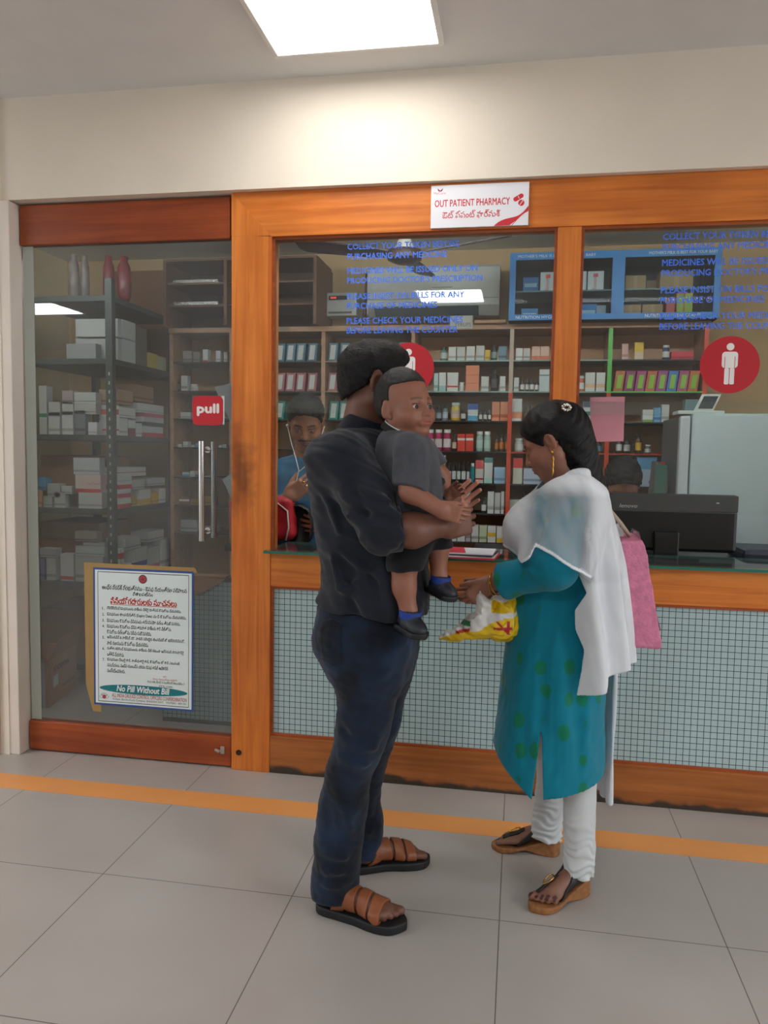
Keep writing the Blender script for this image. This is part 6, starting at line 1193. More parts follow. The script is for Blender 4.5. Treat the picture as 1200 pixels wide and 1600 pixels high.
# ======================================================================= the woman
YW = -0.58
wh_c = at(864, 692, -0.585); wh_R = np.array((Matrix.Rotation(math.radians(180 - 14), 3, 'Z') @ Matrix.Rotation(math.radians(27), 3, 'Y'))); WS = 0.94
w_sh = at(896, 796, -0.735); w_el = at(868, 886, -0.79); w_cf = at(790, 908, -0.715); w_wr = at(764, 912, -0.69)
w_shR = at(895, 782, -0.425); w_elR = at(848, 880, -0.38); w_wrR = at(768, 918, -0.50)
wLH = np.stack([V3((-0.72, -0.02, -0.69)), V3((-0.58, -0.50, 0.60)), V3((0, 0, 0))], 1)
def ortho(R_, left):
    a = R_[:, 0] / np.linalg.norm(R_[:, 0]); b = R_[:, 1] - a * (a @ R_[:, 1]); b /= np.linalg.norm(b); return np.stack([a, b, np.cross(a, b) * (1 if left else -1)], 1)
wLH = ortho(wLH, True); wRH = ortho(np.stack([V3((-0.9, -0.1, -0.35)), V3((-0.3, 0.4, 0.75)), V3((0, 0, 0))], 1), False)
w_tor = rows([(742, 868, 914, 0.065), (762, 850, 935, 0.135), (785, 832, 940, 0.172), (815, 814, 949, 0.174), (850, 806, 956, 0.165), (890, 800, 962, 0.155), (925, 797, 958, 0.150), (960, 795, 953, 0.155), (1000, 790, 950, 0.168), (1050, 784, 947, 0.180), (1100, 778, 945, 0.188), (1150, 773, 944, 0.194), (1200, 770, 944, 0.200), (1250, 768, 944, 0.204)], YW)
wNL = rows([(1080, 862, 926, 0.070, -0.655), (1150, 866, 930, 0.068, -0.655), (1200, 872, 934, 0.068, -0.66), (1240, 879, 932, 0.061, -0.66), (1280, 881, 930, 0.057, -0.665), (1320, 883, 928, 0.053, -0.672), (1358, 884, 925, 0.050, -0.678)], -0.66)
wFL = rows([(1080, 834, 892, 0.070, -0.50), (1150, 836, 890, 0.070, -0.49), (1200, 838, 886, 0.066, -0.475), (1240, 837, 881, 0.060, -0.46), (1270, 834, 878, 0.054, -0.45), (1304, 833, 876, 0.048, -0.445)], -0.47)
wn_h, wn_t = (0.238, -0.652, 0), (0.082, -0.795, 0); wf_h, wf_t = (0.160, -0.440, 0), (-0.045, -0.432, 0)
def w_head(p): return head_skin(to_local(p, wh_c, wh_R, WS), False, True, 0.32) * WS
def woman_body(p):
    d = near(p, wh_c, 0.19, w_head)
    d = smin(d, cone(p, at(868, 712, -0.585), at(888, 765, -0.58), 0.046, 0.056), 0.03)
    T_ = w_tor; d = smin(d, zloft(p, T_[0][3:], T_[1][3:], T_[2][3:], T_[3][3:] * 0.74, T_[4][3:] * 0.74), 0.02)
    for L_ in (wNL, wFL): d = smin(d, zloft(p, L_[0], L_[1], L_[2], L_[3] - 0.014, L_[4] - 0.014), 0.02)
    d = smin(d, chain(p, [w_sh, w_el, w_wr], [0.047, 0.040, 0.0235]), 0.02); d = smin(d, chain(p, [w_shR, w_elR, w_wrR], [0.047, 0.040, 0.0235]), 0.02)
    d = smin(d, near(p, w_wr + wLH[:, 0] * 0.05, 0.14, lambda q: hand(q, w_wr, wLH, 0.82, 1, (0.58, 0.63, 0.68, 0.72), 0.05, (0.85, 0.42, 0.45))), 0.012)
    d = smin(d, near(p, w_wrR + wRH[:, 0] * 0.05, 0.14, lambda q: hand(q, w_wrR, wRH, 0.86, 1, (0.35, 0.4, 0.45, 0.5), 0.05, (0.85, 0.42, 0.3))), 0.012)
    for a, b, sd in ((wn_h, wn_t, -1), (wf_h, wf_t, 1)): d = smin(d, near(p, V3(a) * 0.5 + V3(b) * 0.5 + V3((0, 0, 0.07)), 0.21, lambda q: foot(q, a, b, sd, 1, 0.022, 0.042, 0.10)), 0.015)
    return d
WSK = np.array(rgb(154, 104, 84)); WFT = np.array(rgb(132, 92, 74))
def woman_color(V):
    C = np.tile(WSK, (len(V), 1)); q = to_local(V, wh_c, wh_R, WS); h = np.linalg.norm(q, axis=1) < 0.17; c = C[h]; face_paint(c, q[h], rgb(150, 84, 78), 1.0); C[h] = c
    t = np.clip((0.26 - V[:, 2]) / 0.1, 0, 1)[:, None]; C = C * (1 - t) + WFT * t
    for a, b, sd in ((wn_h, wn_t, -1), (wf_h, wf_t, 1)):     # dark nail varnish on the toes
        R_ = frame(V3(b) - V3(a), (0, 0, 1)); L = np.linalg.norm(V3(b) - V3(a)); u = to_local(V, V3(a), R_) / (L / 0.25)
        for k in range(5):
            y = sd * (0.030 - 0.0165 * k - (0.004 if k else 0)); xx = 0.236 - 0.003 * k - 0.0022 * k * k
            m = (np.abs(u[:, 1] - y) < 0.0055) & (u[:, 0] > xx - 0.004) & (u[:, 0] < xx + 0.013) & (V[:, 2] > 0.022 + 0.013); C[m] = rgb(74, 30, 34)
    return C
WL = (0.13, -0.58, 0.0)
woman = sdf_mesh('person', woman_body, (-0.27, -1.0, 0.0), (0.42, -0.26, 1.56), 0.0027, SK, None, woman_color, WL)
tag(woman, 'woman in a teal tunic and white shawl holding a plastic bag, looking down', 'person')
for sd in (1, -1): eye_ball(woman, wh_c, wh_R, WS, WL, (0.0, 0.45), sd)
def w_hair(p):
    q = to_local(p, wh_c, wh_R, WS); m = np.abs(q[:, 1]); d = ell(q, (-0.016, 0, 0.044), (0.106, 0.085, 0.092)); d = smin(d, ell(q, (-0.072, 0, 0.010), (0.062, 0.066, 0.074)), 0.03)
    fr = 0.80 * q[:, 0] - 0.60 * q[:, 2] - 0.026; lo = np.maximum(-0.004 - 0.05 * q[:, 0] - q[:, 2], -(q[:, 0] * 0 + 1)); back = np.maximum(q[:, 0] + 0.028, -0.10 - q[:, 2])
    keep = smin(np.maximum(fr, lo), back, 0.015); d = smax(d, keep, 0.008) * WS
    ear = ell(np.stack([q[:, 0], m, q[:, 2]], 1), (-0.002, 0.088, -0.004), (0.019, 0.03, 0.031)) * WS; d = smax(d, -ear, 0.006)
    d = smin(d, chain(p, [at(886, 668, -0.58), at(900, 706, -0.585), at(914, 742, -0.59), at(927, 768, -0.60), at(936, 800, -0.62)], [0.062, 0.058, 0.046, 0.034, 0.022], 0.03), 0.03)
    d = smin(d, ell(p, at(886, 642, -0.59), (0.028, 0.05, 0.018)), 0.02)
    th = np.arctan2(q[:, 2] - 0.04, q[:, 1] + 1e-9); return d + 0.0012 * np.sin(q[:, 1] * 260 + 2.0 * q[:, 2] * 90 + 2 * np.sin(q[:, 0] * 30)) + 0.0015 * wob(p, 70, 41)
sdf_mesh('hair', w_hair, wh_c - V3((0.17, 0.16, 0.26)), wh_c + V3((0.24, 0.16, 0.17)), 0.0028, hair_mat('glossy_black_hair', (12, 11, 13), 0.28, (1, 6, 1), 160, 0.5), woman, None, WL)
gold = mat('gold', (212, 160, 70), 0.25, 1.0)
ep = wh_c + wh_R @ (V3((0.000, 0.086, -0.034)) * WS)
e_ = MB().sphere(tuple(ep - V3(WL)), 0.0055, 10); o_ = e_.build('earring_stud', gold, woman, True); o_['label'] = 'gold earring stud'
e_ = MB()
pts = [ep + V3((0.004, -0.006, -0.012 - 0.009 * k)) for k in range(8)]
e_.tube([tuple(q - V3(WL)) for q in pts], [0.0012, 0.0034, 0.0015, 0.0036, 0.0015, 0.0038, 0.0018, 0.0042], 8); o_ = e_.build('earring_chain', gold, woman, True); o_['label'] = 'hanging gold earring chain'
hc = at(885, 637, -0.655); e_ = MB()
for k in range(9): e_.sphere(tuple(hc + V3((0.011 * math.cos(k * 0.7), 0.006 * math.sin(k * 1.7) - 0.006, 0.008 * math.sin(k * 0.7))) - V3(WL)), 0.0052, 8)
o_ = e_.build('hair_clip', mat('silver_clip', (214, 206, 196), 0.2, 0.9), woman, True); o_['label'] = 'silver beaded hair clip'; o_['kind'] = 'stuff'
for k, (f_, r) in enumerate(((0.28, 0.033), (0.42, 0.034))):
    c_ = w_wr * (1 - f_) + w_cf * f_ + V3((0, 0, -0.004)); ax = (w_cf - w_wr) / np.linalg.norm(w_cf - w_wr) + V3((0, 0, 0.25 * (k - 0.5))); ax /= np.linalg.norm(ax); u = np.cross(ax, V3((0, 0, 1))); u /= np.linalg.norm(u); v = np.cross(ax, u)
    MB().tube([tuple(c_ + r * (u * math.cos(2 * PI * j / 28) + v * math.sin(2 * PI * j / 28)) - V3(WL)) for j in range(28)], 0.0018, 6, closed=True).build('bangle', gold, woman, True)
# tunic
def tunic_solid(p): return zloft(p, *w_tor, n=2.25, cap=0.02)
def w_sleeve(p, s0, e0, c0, r): return smax(chain(p, [s0, e0, c0, c0 + (c0 - e0) * 0.2], r, 0.03), (p - c0) @ ((c0 - e0) / np.linalg.norm(c0 - e0)) - 0.008, 0.005)
hA = at(772, 1163, -0.60); hB = at(832, 1240, -0.72); hC = at(848, 1242, -0.74); hD = at(946, 1222, -0.70); sT = at(846, 1135, -0.76); sB = at(840, 1240, -0.76)
def tunic(p, hollow=True):
    d = tunic_solid(p)
    d = smin(d, ell(p, at(826, 830, -0.60), (0.055, 0.13, 0.07)), 0.05)
    for (a, b, w, k) in (((815, 960), (800, 1160), 0.022, 0.010), ((850, 980), (845, 1140), 0.016, -0.010), ((870, 960), (885, 1200), 0.026, 0.010), ((920, 1000), (925, 1200), 0.024, 0.009), ((900, 1060), (905, 1220), 0.018, -0.008), ((805, 1050), (825, 1200), 0.018, -0.008), ((830, 945), (880, 935), 0.016, 0.008), ((840, 965), (900, 950), 0.015, 0.007)):
        d = d - k * crease(p, at(*a, -0.76), at(*b, -0.76), w)
    d = d + 0.0026 * wob(p, 34, 51) + 0.0010 * wob(p, 90, 52)
    if hollow: d = np.where(p[:, 2] < 0.95, np.maximum(d, -(d + 0.009)), d)
    x = p[:, 0]; front = hA[2] + (hB[2] - hA[2]) * np.clip((x - hA[0]) / (hB[0] - hA[0]), -0.2, 1.0) - 0.25 * np.maximum(0, p[:, 1] + 0.60) * 0; back = hC[2] + (hD[2] - hC[2]) * np.clip((x - hC[0]) / (hD[0] - hC[0]), 0, 1.1)
    sx = sT[0] + (sB[0] - sT[0]) * np.clip((sT[2] - p[:, 2]) / (sT[2] - sB[2]), 0, 1)
    hz = np.where(x < sx, front, back); d = np.maximum(d, hz - p[:, 2])
    half = 0.016 * np.clip((sT[2] - p[:, 2]) / (sT[2] - sB[2]), 0, 1.2); sl = np.where((p[:, 2] < sT[2]) & (p[:, 1] < -0.6), half - np.abs(x - sx), -1.0); d = np.maximum(d, sl)
    s1 = w_sleeve(p, w_sh, w_el, w_cf, [0.066, 0.062, 0.050, 0.050]); s2 = w_sleeve(p, w_shR, w_elR, w_wrR + (w_elR - w_wrR) * 0.25, [0.072, 0.060, 0.046, 0.046])
    for (a, b, w, k) in (((800, 885), (845, 900), 0.010, 0.007), ((795, 915), (850, 925), 0.011, 0.007), ((830, 870), (885, 890), 0.012, 0.008), ((850, 905), (890, 880), 0.012, -0.007), ((780, 895), (790, 930), 0.008, 0.004)): s1 = s1 - k * crease(p, at(*a, -0.82), at(*b, -0.83), w)
    s1 = s1 + 0.0022 * wob(p, 34, 51); d = smin(d, s1, 0.018); d = smin(d, s2, 0.02)
    return d
def printed_cloth(name, c, spot):
    m = fabric(name, c, 0.06, 900, 0.75, 5, 0.15); nt = m.node_tree; p = nt.nodes['Principled BSDF']; N = nt.nodes.new; L = nt.links.new
    src = p.inputs['Base Color'].links[0].from_socket; tc = N('ShaderNodeTexCoord'); mp = N('ShaderNodeMapping'); mp.inputs['Scale'].default_value = (1, 1, 0.72); L(tc.outputs['Object'], mp.inputs['Vector'])
    v = N('ShaderNodeTexVoronoi'); v.inputs['Scale'].default_value = 15.5; v.inputs['Randomness'].default_value = 0.55; L(mp.outputs[0], v.inputs['Vector'])
    nz = N('ShaderNodeTexNoise'); nz.inputs['Scale'].default_value = 90; L(tc.outputs['Object'], nz.inputs['Vector'])
    ad = N('ShaderNodeMath'); ad.operation = 'MULTIPLY_ADD'; ad.inputs[1].default_value = 0.16; L(nz.outputs['Fac'], ad.inputs[0]); L(v.outputs['Distance'], ad.inputs[2])
    mr = N('ShaderNodeMapRange'); mr.inputs[1].default_value = 0.33; mr.inputs[2].default_value = 0.39; mr.inputs[3].default_value = 0.85; mr.inputs[4].default_value = 0.0; L(ad.outputs[0], mr.inputs[0])
    mx = N('ShaderNodeMix'); mx.data_type = 'RGBA'; L(mr.outputs[0], mx.inputs[0]); L(src, mx.inputs[6]); mx.inputs[7].default_value = (*rgb(*spot), 1); L(mx.outputs[2], p.inputs['Base Color']); return m
TEAL = printed_cloth('teal_block_print', (3, 124, 148), (16, 120, 76))
sdf_mesh('tunic', tunic, (-0.16, -0.90, 0.18), (0.42, -0.28, 1.36), 0.0036, TEAL, woman, None, WL)
# leggings
def leggings(p):
    d = None
    for L_, yk in ((wNL, 0), (wFL, 1)):
        z0 = L_[0][0]; e = zloft(p, *L_, n=2.1, cap=0.006); k = np.clip(1 - (p[:, 2] - z0) / 0.20, 0, 1)
        e = e - 0.0030 * k * np.sin((p[:, 2] - z0) * (250 if yk else 230) + 3.0 * np.sin(p[:, 0] * 45 + p[:, 1] * 60) + 1.5 * np.sin(p[:, 2] * 70 - p[:, 0] * 60)) - 0.006 * k; d = e if d is None else np.minimum(d, e)
    d = smin(d, ell(p, at(876, 1010, -0.58), (0.11, 0.12, 0.16)), 0.05)
    return d + 0.0012 * wob(p, 50, 61)
sdf_mesh('leggings', leggings, (-0.08, -0.80, 0.05), (0.36, -0.34, 0.90), 0.0034, fabric('white_leggings', (206, 210, 212), 0.04, 800, 0.85, 8), woman, None, WL)
# wedge sandals
cork = mat('cork_wedge', (150, 100, 58), 0.7, var=0.25, vscale=60, bump=0.2, bscale=150); bstrap = mat('black_strap', (24, 23, 25), 0.5)
def wedge(heel, toe, sd, nm):
    h = V3(heel); t = V3(toe); R_ = frame(t - h, (0, 0, 1)); L = np.linalg.norm(t - h); c = h * 0.5 + t * 0.5; lo = c - V3((0.18, 0.18, 0.01)); hi = c + V3((0.18, 0.18, 0.16))
    def top(q): return 0.020 + 0.042 * np.clip(1 - q[:, 0] / (0.62 * L), 0, 1)
    def fs(p):
        q = to_local(p, h, R_); arch = 0.014 - np.abs(q[:, 0] - 0.105) * 0.22
        return smax(smax(sole_outline(q, L, sd, 0.92), np.maximum(q[:, 2] - top(q), -q[:, 2]), 0.005), np.where(True, arch - q[:, 2], 0), 0.003)
    s = sdf_mesh('wedge_sandal', fs, lo, hi, 0.0027, cork, woman, None, WL); s['label'] = nm + ' cork wedge sandal with black straps'
    def fst(p):
        q = to_local(p, h, R_); d = foot(p, heel, toe, sd, 1, 0.022, 0.042, 0.16); k = 0.25 / L; u = q * k
        band = np.abs(u[:, 0] - 0.125 - 0.9 * (0.055 - u[:, 2])) - 0.017; thong = np.maximum(np.abs(u[:, 1] - sd * (0.017 - 0.1 * (0.2 - u[:, 0]))) - 0.0075, np.abs(u[:, 0] - 0.175) - 0.045)
        heelb = np.maximum(np.abs(u[:, 2] - 0.078 - 0.06 * (0.1 - u[:, 0])) - 0.009, u[:, 0] - 0.10)
        return smax(smax(np.abs(d - 0.003) - 0.0028, np.minimum(np.minimum(band, thong), heelb), 0.002), top(q) - 0.004 - q[:, 2], 0.002)
    k_ = sdf_mesh('straps', fst, lo, hi, 0.0025, bstrap, None, None, WL); k_.location = (0, 0, 0); k_.parent = s
    pl = []
    for j in range(20):
        a = 2 * PI * j / 20; x = 0.172 + 0.024 * math.cos(a); y = sd * 0.016 + 0.008 * math.sin(a) * (1.3 - 0.6 * math.cos(a)); x *= L / 0.25; y *= L / 0.25
        pl.append(tuple(h + R_ @ V3((x, y, 0.068 - 0.40 * (x - 0.15) + 0.005)) - V3(WL)))
    MB().tube(pl, 0.0022, 6, closed=True).build('buckle', gold, s, True)
wedge(wn_h, wn_t, -1, 'nearer'); wedge(wf_h, wf_t, 1, 'farther')
# shawl: thin white see-through cotton over shoulder and upper arm, falling down the back
def shawl_mat():
    m, nt, p = new_mat('white_voile'); N = nt.nodes.new; L = nt.links.new; out = nt.nodes['Material Output']
    p.inputs['Base Color'].default_value = (*rgb(236, 240, 245), 1); p.inputs['Roughness'].default_value = 0.85; p.inputs['Specular IOR Level'].default_value = 0.2
    tr = N('ShaderNodeBsdfTransparent'); mx = N('ShaderNodeMixShader')
    at_ = N('ShaderNodeAttribute'); at_.attribute_name = 'tone'; L(at_.outputs['Fac'], mx.inputs[0]); L(tr.outputs[0], mx.inputs[1]); L(p.outputs[0], mx.inputs[2]); L(mx.outputs[0], out.inputs[0]); return m
w_dr = rows([(742, 862, 925, 0.080), (770, 842, 932, 0.150), (800, 824, 945, 0.195), (850, 815, 958, 0.205), (900, 822, 966, 0.198), (960, 832, 973, 0.195), (1020, 838, 978, 0.20), (1100, 842, 984, 0.205)], YW)
lp_ = [(795, 866), (815, 878), (828, 868), (836, 851), (860, 862), (890, 882), (905, 890), (922, 902)]
LX = [at(x, y, -0.80)[0] for x, y in lp_]; LZ = [at(x, y, -0.80)[2] for x, y in lp_]
ex = [(900, 890), (915, 925), (898, 955), (899, 985), (912, 1015), (908, 1050), (901, 1088)]; EZ = [at(x, y, -0.78)[2] for x, y in ex][::-1]; EX = [at(x, y, -0.78)[0] for x, y in ex][::-1]
bz = [(895, 1085), (920, 1080), (946, 1074), (948, 1058), (982, 1050)]; BX = [at(x, y, -0.75)[0] for x, y in bz]; BZ = [at(x, y, -0.75)[2] for x, y in bz]
def shawl(p):
    x, z = p[:, 0], p[:, 2]
    base = smin(zloft(p, *[a[5:] for a in w_tor], n=2.25, cap=0.02), ell(p, at(826, 830, -0.60), (0.055, 0.13, 0.07)), 0.05)
    base = smin(base, chain(p, [w_sh + V3((0, 0, 0.0)), w_el], [0.080, 0.088], 0.03), 0.04); base = smin(base, chain(p, [w_shR + V3((0, 0, 0.01)), w_elR], [0.078, 0.06], 0.03), 0.05)
    fold = 0.006 * np.sin(26 * (x * 0.8 + z * 0.55) * 3.0 + 3 * p[:, 1]) * np.clip((1.30 - z) / 0.15, 0, 1)
    for (a, b, w, k) in (((905, 775), (880, 875), 0.010, 0.010), ((925, 780), (915, 898), 0.010, 0.010), ((872, 768), (826, 866), 0.008, 0.009), ((862, 764), (812, 868), 0.007, 0.010), ((852, 764), (802, 862), 0.007, 0.010), ((845, 775), (799, 850), 0.006, 0.008), ((890, 755), (858, 800), 0.009, 0.008), ((905, 750), (935, 770), 0.008, 0.008)): base = base - 1.3 * k * crease(p, at(*a, -0.84), at(*b, -0.86), w)
    A = np.abs(base - 0.021 - 0.25 * fold) - 0.0032
    A = smax(A, np.interp(x, LX, LZ) - z, 0.003)
    nk = cone(p, at(862, 705, -0.60), at(878, 762, -0.62), 0.066, 0.074); A = smax(A, -nk, 0.006)
    dr_ = zloft(p, *w_dr, n=2.2, cap=0.02); ang = np.arctan2(p[:, 1] - YW, x - 0.13)
    pl = 0.015 * np.sin(ang * 15 + 1.2 * np.sin(z * 7)) * np.clip((1.28 - z) / 0.25, 0, 1)
    B_ = np.abs(dr_ - 0.010 - pl) - 0.0036
    B_ = smax(B_, np.interp(z, EZ, EX) - x, 0.004); B_ = smax(B_, np.interp(x, BX, BZ) - z, 0.004); B_ = np.maximum(B_, p[:, 1] + 0.42); B_ = np.maximum(B_, z - at(905, 800, -0.8)[2])
    tail = rbox(p, at(950, 1105, -0.50), (0.0075, 0.062, 0.305), 0.0055, euler(0, 0.0, 0.22)) + 0.0035 * np.sin(p[:, 1] * 110 + 2 * np.sin(p[:, 2] * 8))
    return np.minimum(np.minimum(A, B_), tail)
def shawl_tone(V):
    """cloth density: single layer over the arm, doubled cloth at the hems and down the back"""
    x, z = V[:, 0], V[:, 2]; sm = lambda v, a, b: np.clip((v - a) / (b - a), 0, 1) ** 2 * (3 - 2 * np.clip((v - a) / (b - a), 0, 1))
    u = at(845, 800, -0.8)[0]; t = 0.15 + 0.60 * sm(x, at(905, 850, -0.8)[0], at(940, 850, -0.8)[0]) + 0.34 * 1.2 * sm(-x, -at(842, 850, -0.8)[0], -at(812, 850, -0.8)[0]) + 0.55 * sm(z, at(890, 780, -0.75)[2], at(890, 750, -0.75)[2])
    t = np.maximum(t, 0.80 * sm(-z, -at(905, 885, -0.8)[2], -at(905, 915, -0.8)[2])); t = t + 0.05 * wob(V * V3((2.2, 1, 0.5)), 55, 77)
    dl = z - np.interp(x, LX, LZ); t = np.maximum(t, 0.9 * ((np.abs(dl) < 0.011) & (x < LX[-1]))); t = np.clip(t, 0, 0.92)
    return np.stack([t, t, t], 1)
sdf_mesh('shawl', shawl, (-0.16, -0.97, 0.20), (0.44, -0.28, 1.40), 0.0030, shawl_mat(), woman, shawl_tone, WL, 4)
# ---- pink tote on her shoulder
hb = thing('handbag', 'pink tote bag in clear plastic hanging from the woman\'s shoulder', 'bag', tuple(at(1000, 990, -0.52)))
B0 = at(1000, 990, -0.52)
tl, tr_, bl, br = at(962, 838, -0.52), at(999, 834, -0.52), at(978, 996, -0.52), at(1024, 988, -0.52)
def tote(p):
    t = np.clip((p[:, 2] - bl[2]) / (tl[2] - bl[2]), 0, 1); x0 = bl[0] + (tl[0] - bl[0]) * t; x1 = br[0] + (tr_[0] - br[0]) * t
    u = (p[:, 0] - (x0 + x1) / 2) / ((x1 - x0) / 2); hw = (x1 - x0) / 2
    d = np.maximum(np.abs(p[:, 0] - (x0 + x1) / 2) - hw, np.abs(p[:, 1] + 0.50) - 0.15 + 0.02 * t); d = smax(d, np.maximum(bl[2] - 0.004 - p[:, 2], p[:, 2] - tl[2]), 0.012)
    return d + 0.0018 * wob(p, 50, 71) + 0.0008 * wob(p, 220, 72)
tb_ = sdf_mesh('bag_body', tote, B0 + V3((-0.14, -0.20, -0.04)), B0 + V3((0.10, 0.22, 0.36)), 0.0034, mat('pink_felt', (214, 130, 160), 0.95, var=0.14, vscale=45, bump=0.4, bscale=160), None, None, tuple(B0)); tb_.parent = hb; tb_.location = (0, 0, 0)
film = glass('clear_film', (0.90, 0.88, 0.90), 0.22, 1.5, (0.7, 0.66, 0.68))
MB().poly([tuple(at(*q, -0.60) - B0) for q in ((999, 832), (1006, 860), (1018, 930), (1033, 985), (1026, 990), (1004, 900), (996, 840))], 0.16).build('plastic_cover', film, hb)
pts = [at(931, 748, -0.60), at(942, 775, -0.61), at(955, 800, -0.60), at(970, 818, -0.58), at(984, 838, -0.56)]
MB().tube([tuple(q - B0) for q in pts], 0.0065, 8).build('strap', mat('beige_strap', (176, 160, 140), 0.7), hb, True); pts = [at(975, 800, -0.44) + V3((-0.055, 0, 0.05)), at(975, 835, -0.44)]
tp = MB(); c0 = at(966, 828, -0.56) - B0
tp.poly([tuple(c0 + V3(v)) for v in ((-0.018, 0, -0.02), (0.016, 0, -0.02), (0.020, 0, 0.012), (0.006, 0, 0.006), (0.0, 0, 0.02), (-0.014, 0, 0.012))], 0.02).build('tissue', mat('white_tissue', (222, 222, 220), 0.8), hb)
# ---- the plastic carrier bag
cbg = thing('plastic_bag', 'crumpled white and yellow plastic bag held in the woman\'s hand', 'bag', tuple(at(745, 975, -0.68))); G0 = at(745, 975, -0.68)
def pbag(p):
    d = chain(p, [at(690, 996, -0.68), at(715, 990, -0.68), at(745, 978, -0.68), at(780, 972, -0.67)], [0.006, 0.018, 0.034, 0.052], 0.02)
    d = smin(d, chain(p, [at(752, 975, -0.68), at(757, 945, -0.69), at(748, 930, -0.70)], [0.026, 0.016, 0.010], 0.02), 0.012); d = smin(d, chain(p, [at(785, 975, -0.66), at(790, 945, -0.66), at(775, 937, -0.66)], [0.05, 0.030, 0.014], 0.02), 0.02)
    q = (p - G0) * V3((1, 1.0, 1)); return d + 0.006 * np.abs(wob(p, 60, 81)) + 0.0035 * wob(p, 140, 82) - 0.004
def bag_tone(V):
    n_ = wob(V, 26, 83); u = (at(700, 1000, -0.68)[2] - V[:, 2]) + 0.38 * (V[:, 0] - at(700, 1000, -0.68)[0]); C = np.tile(np.array(rgb(224, 222, 218)), (len(V), 1))
    yl = (u + 0.012 * n_ > -0.012) | ((V[:, 2] > at(770, 955, -0.68)[2]) & (n_ > -0.2) & (V[:, 0] > at(768, 960, -0.68)[0])); C[yl] = rgb(228, 190, 24)
    c = at(786, 985, -0.70); rd = (np.abs(V[:, 0] - c[0]) < 0.028) & (np.abs(V[:, 2] - c[2] - 0.01) < 0.020) & (np.minimum(np.abs(V[:, 0] - c[0] + 0.9 * (V[:, 2] - c[2] - 0.01)), np.minimum(np.abs(V[:, 0] - c[0] - 0.016), np.abs(V[:, 2] - c[2] - 0.010))) < 0.0045); C[rd] = rgb(176, 30, 34)
    c2 = at(728, 972, -0.68); gr = (np.abs(V[:, 0] - c2[0]) < 0.016) & (np.abs(V[:, 2] - c2[2] - 0.002) < 0.008); C[gr] = rgb(60, 140, 90)
    c3 = at(724, 985, -0.68); r3 = (np.abs(V[:, 0] - c3[0]) < 0.022) & (np.abs(V[:, 2] - c3[2] - 0.3 * (V[:, 0] - c3[0]) - 0.004) < 0.005); C[r3] = rgb(196, 50, 40); return C
pm, nt_, pp_ = new_mat('printed_plastic'); a_ = nt_.nodes.new('ShaderNodeAttribute'); a_.attribute_name = 'tone'; nt_.links.new(a_.outputs['Color'], pp_.inputs['Base Color']); pp_.inputs['Roughness'].default_value = 0.28
o_ = sdf_mesh('bag_body', pbag, G0 - V3((0.16, 0.12, 0.10)), G0 + V3((0.16, 0.12, 0.14)), 0.0030, pm, None, bag_tone, tuple(G0)); o_.parent = cbg; o_.location = (0, 0, 0)
# ======================================================================= the clerk behind the glass
kh_c = at(478, 662, 0.44); kh_R = np.array((Matrix.Rotation(math.radians(-90 + 12), 3, 'Z') @ Matrix.Rotation(math.radians(26), 3, 'Y')))
k_tor = (np.array([0.70, 0.85, 1.00, 1.14, 1.24, 1.31, 1.345]), np.array([-1.02] * 7), np.array([0.54, 0.55, 0.56, 0.56, 0.55, 0.54, 0.53]), np.array([0.19, 0.20, 0.21, 0.22, 0.215, 0.16, 0.08]), np.array([0.12, 0.125, 0.125, 0.12, 0.11, 0.09, 0.07]))
k_sR, k_eR, k_wR = V3((-1.22, 0.53, 1.24)), V3((-1.23, 0.50, 1.02)), at(452, 775, 0.34); k_sL, k_eL, k_wL = V3((-0.80, 0.53, 1.24)), V3((-0.72, 0.44, 1.0)), V3((-0.84, 0.36, 1.02))
kRH = ortho(np.stack([V3((0.75, -0.05, 0.55)), V3((-0.5, -0.1, 0.75)), V3((0, 0, 0))], 1), False); kLH = ortho(np.stack([V3((-0.8, -0.1, 0.1)), V3((0, 0, 1)), V3((0, 0, 0))], 1), True)
def clerk_body(p):
    d = near(p, kh_c, 0.19, lambda q: head_skin(to_local(q, kh_c, kh_R)))
    d = smin(d, cone(p, kh_c + V3((0, 0.03, -0.04)), V3((-1.01, 0.53, 1.30)), 0.052, 0.06), 0.03); d = smin(d, zloft(p, k_tor[0], k_tor[1], k_tor[2], k_tor[3] - 0.015, k_tor[4] - 0.015), 0.02)
    for a, b, c in ((k_sR, k_eR, k_wR), (k_sL, k_eL, k_wL)): d = smin(d, chain(p, [a, b, c], [0.05, 0.04, 0.026]), 0.02)
    d = smin(d, near(p, k_wR + kRH[:, 0] * 0.06, 0.16, lambda q: hand(q, k_wR, kRH, 1.0, 1, (0.55, 0.6, 0.65, 0.7), 0.06, (0.8, 0.5, 0.4))), 0.012); d = smin(d, near(p, k_wL + kLH[:, 0] * 0.06, 0.16, lambda q: hand(q, k_wL, kLH, 1.0, 1, (0.4, 0.4, 0.4, 0.4))), 0.012)
    return d
def clerk_color(V):
    C = np.tile(np.array(rgb(164, 106, 78)), (len(V), 1)); q = to_local(V, kh_c, kh_R); h = np.linalg.norm(q, axis=1) < 0.17; c = C[h]; face_paint(c, q[h], rgb(130, 78, 68), 1.0, moust=True); C[h] = c; return C
KL = (-1.01, 0.54, 0.70)
clerk = sdf_mesh('person', clerk_body, (-1.36, 0.20, 0.69), (-0.60, 0.74, 1.68), 0.0036, SK, None, clerk_color, KL)
tag(clerk, 'clerk in a blue shirt with white earphones, looking down behind the left pane', 'person')
for sd in (1, -1): eye_ball(clerk, kh_c, kh_R, 1.0, KL, (0, 0.4), sd)
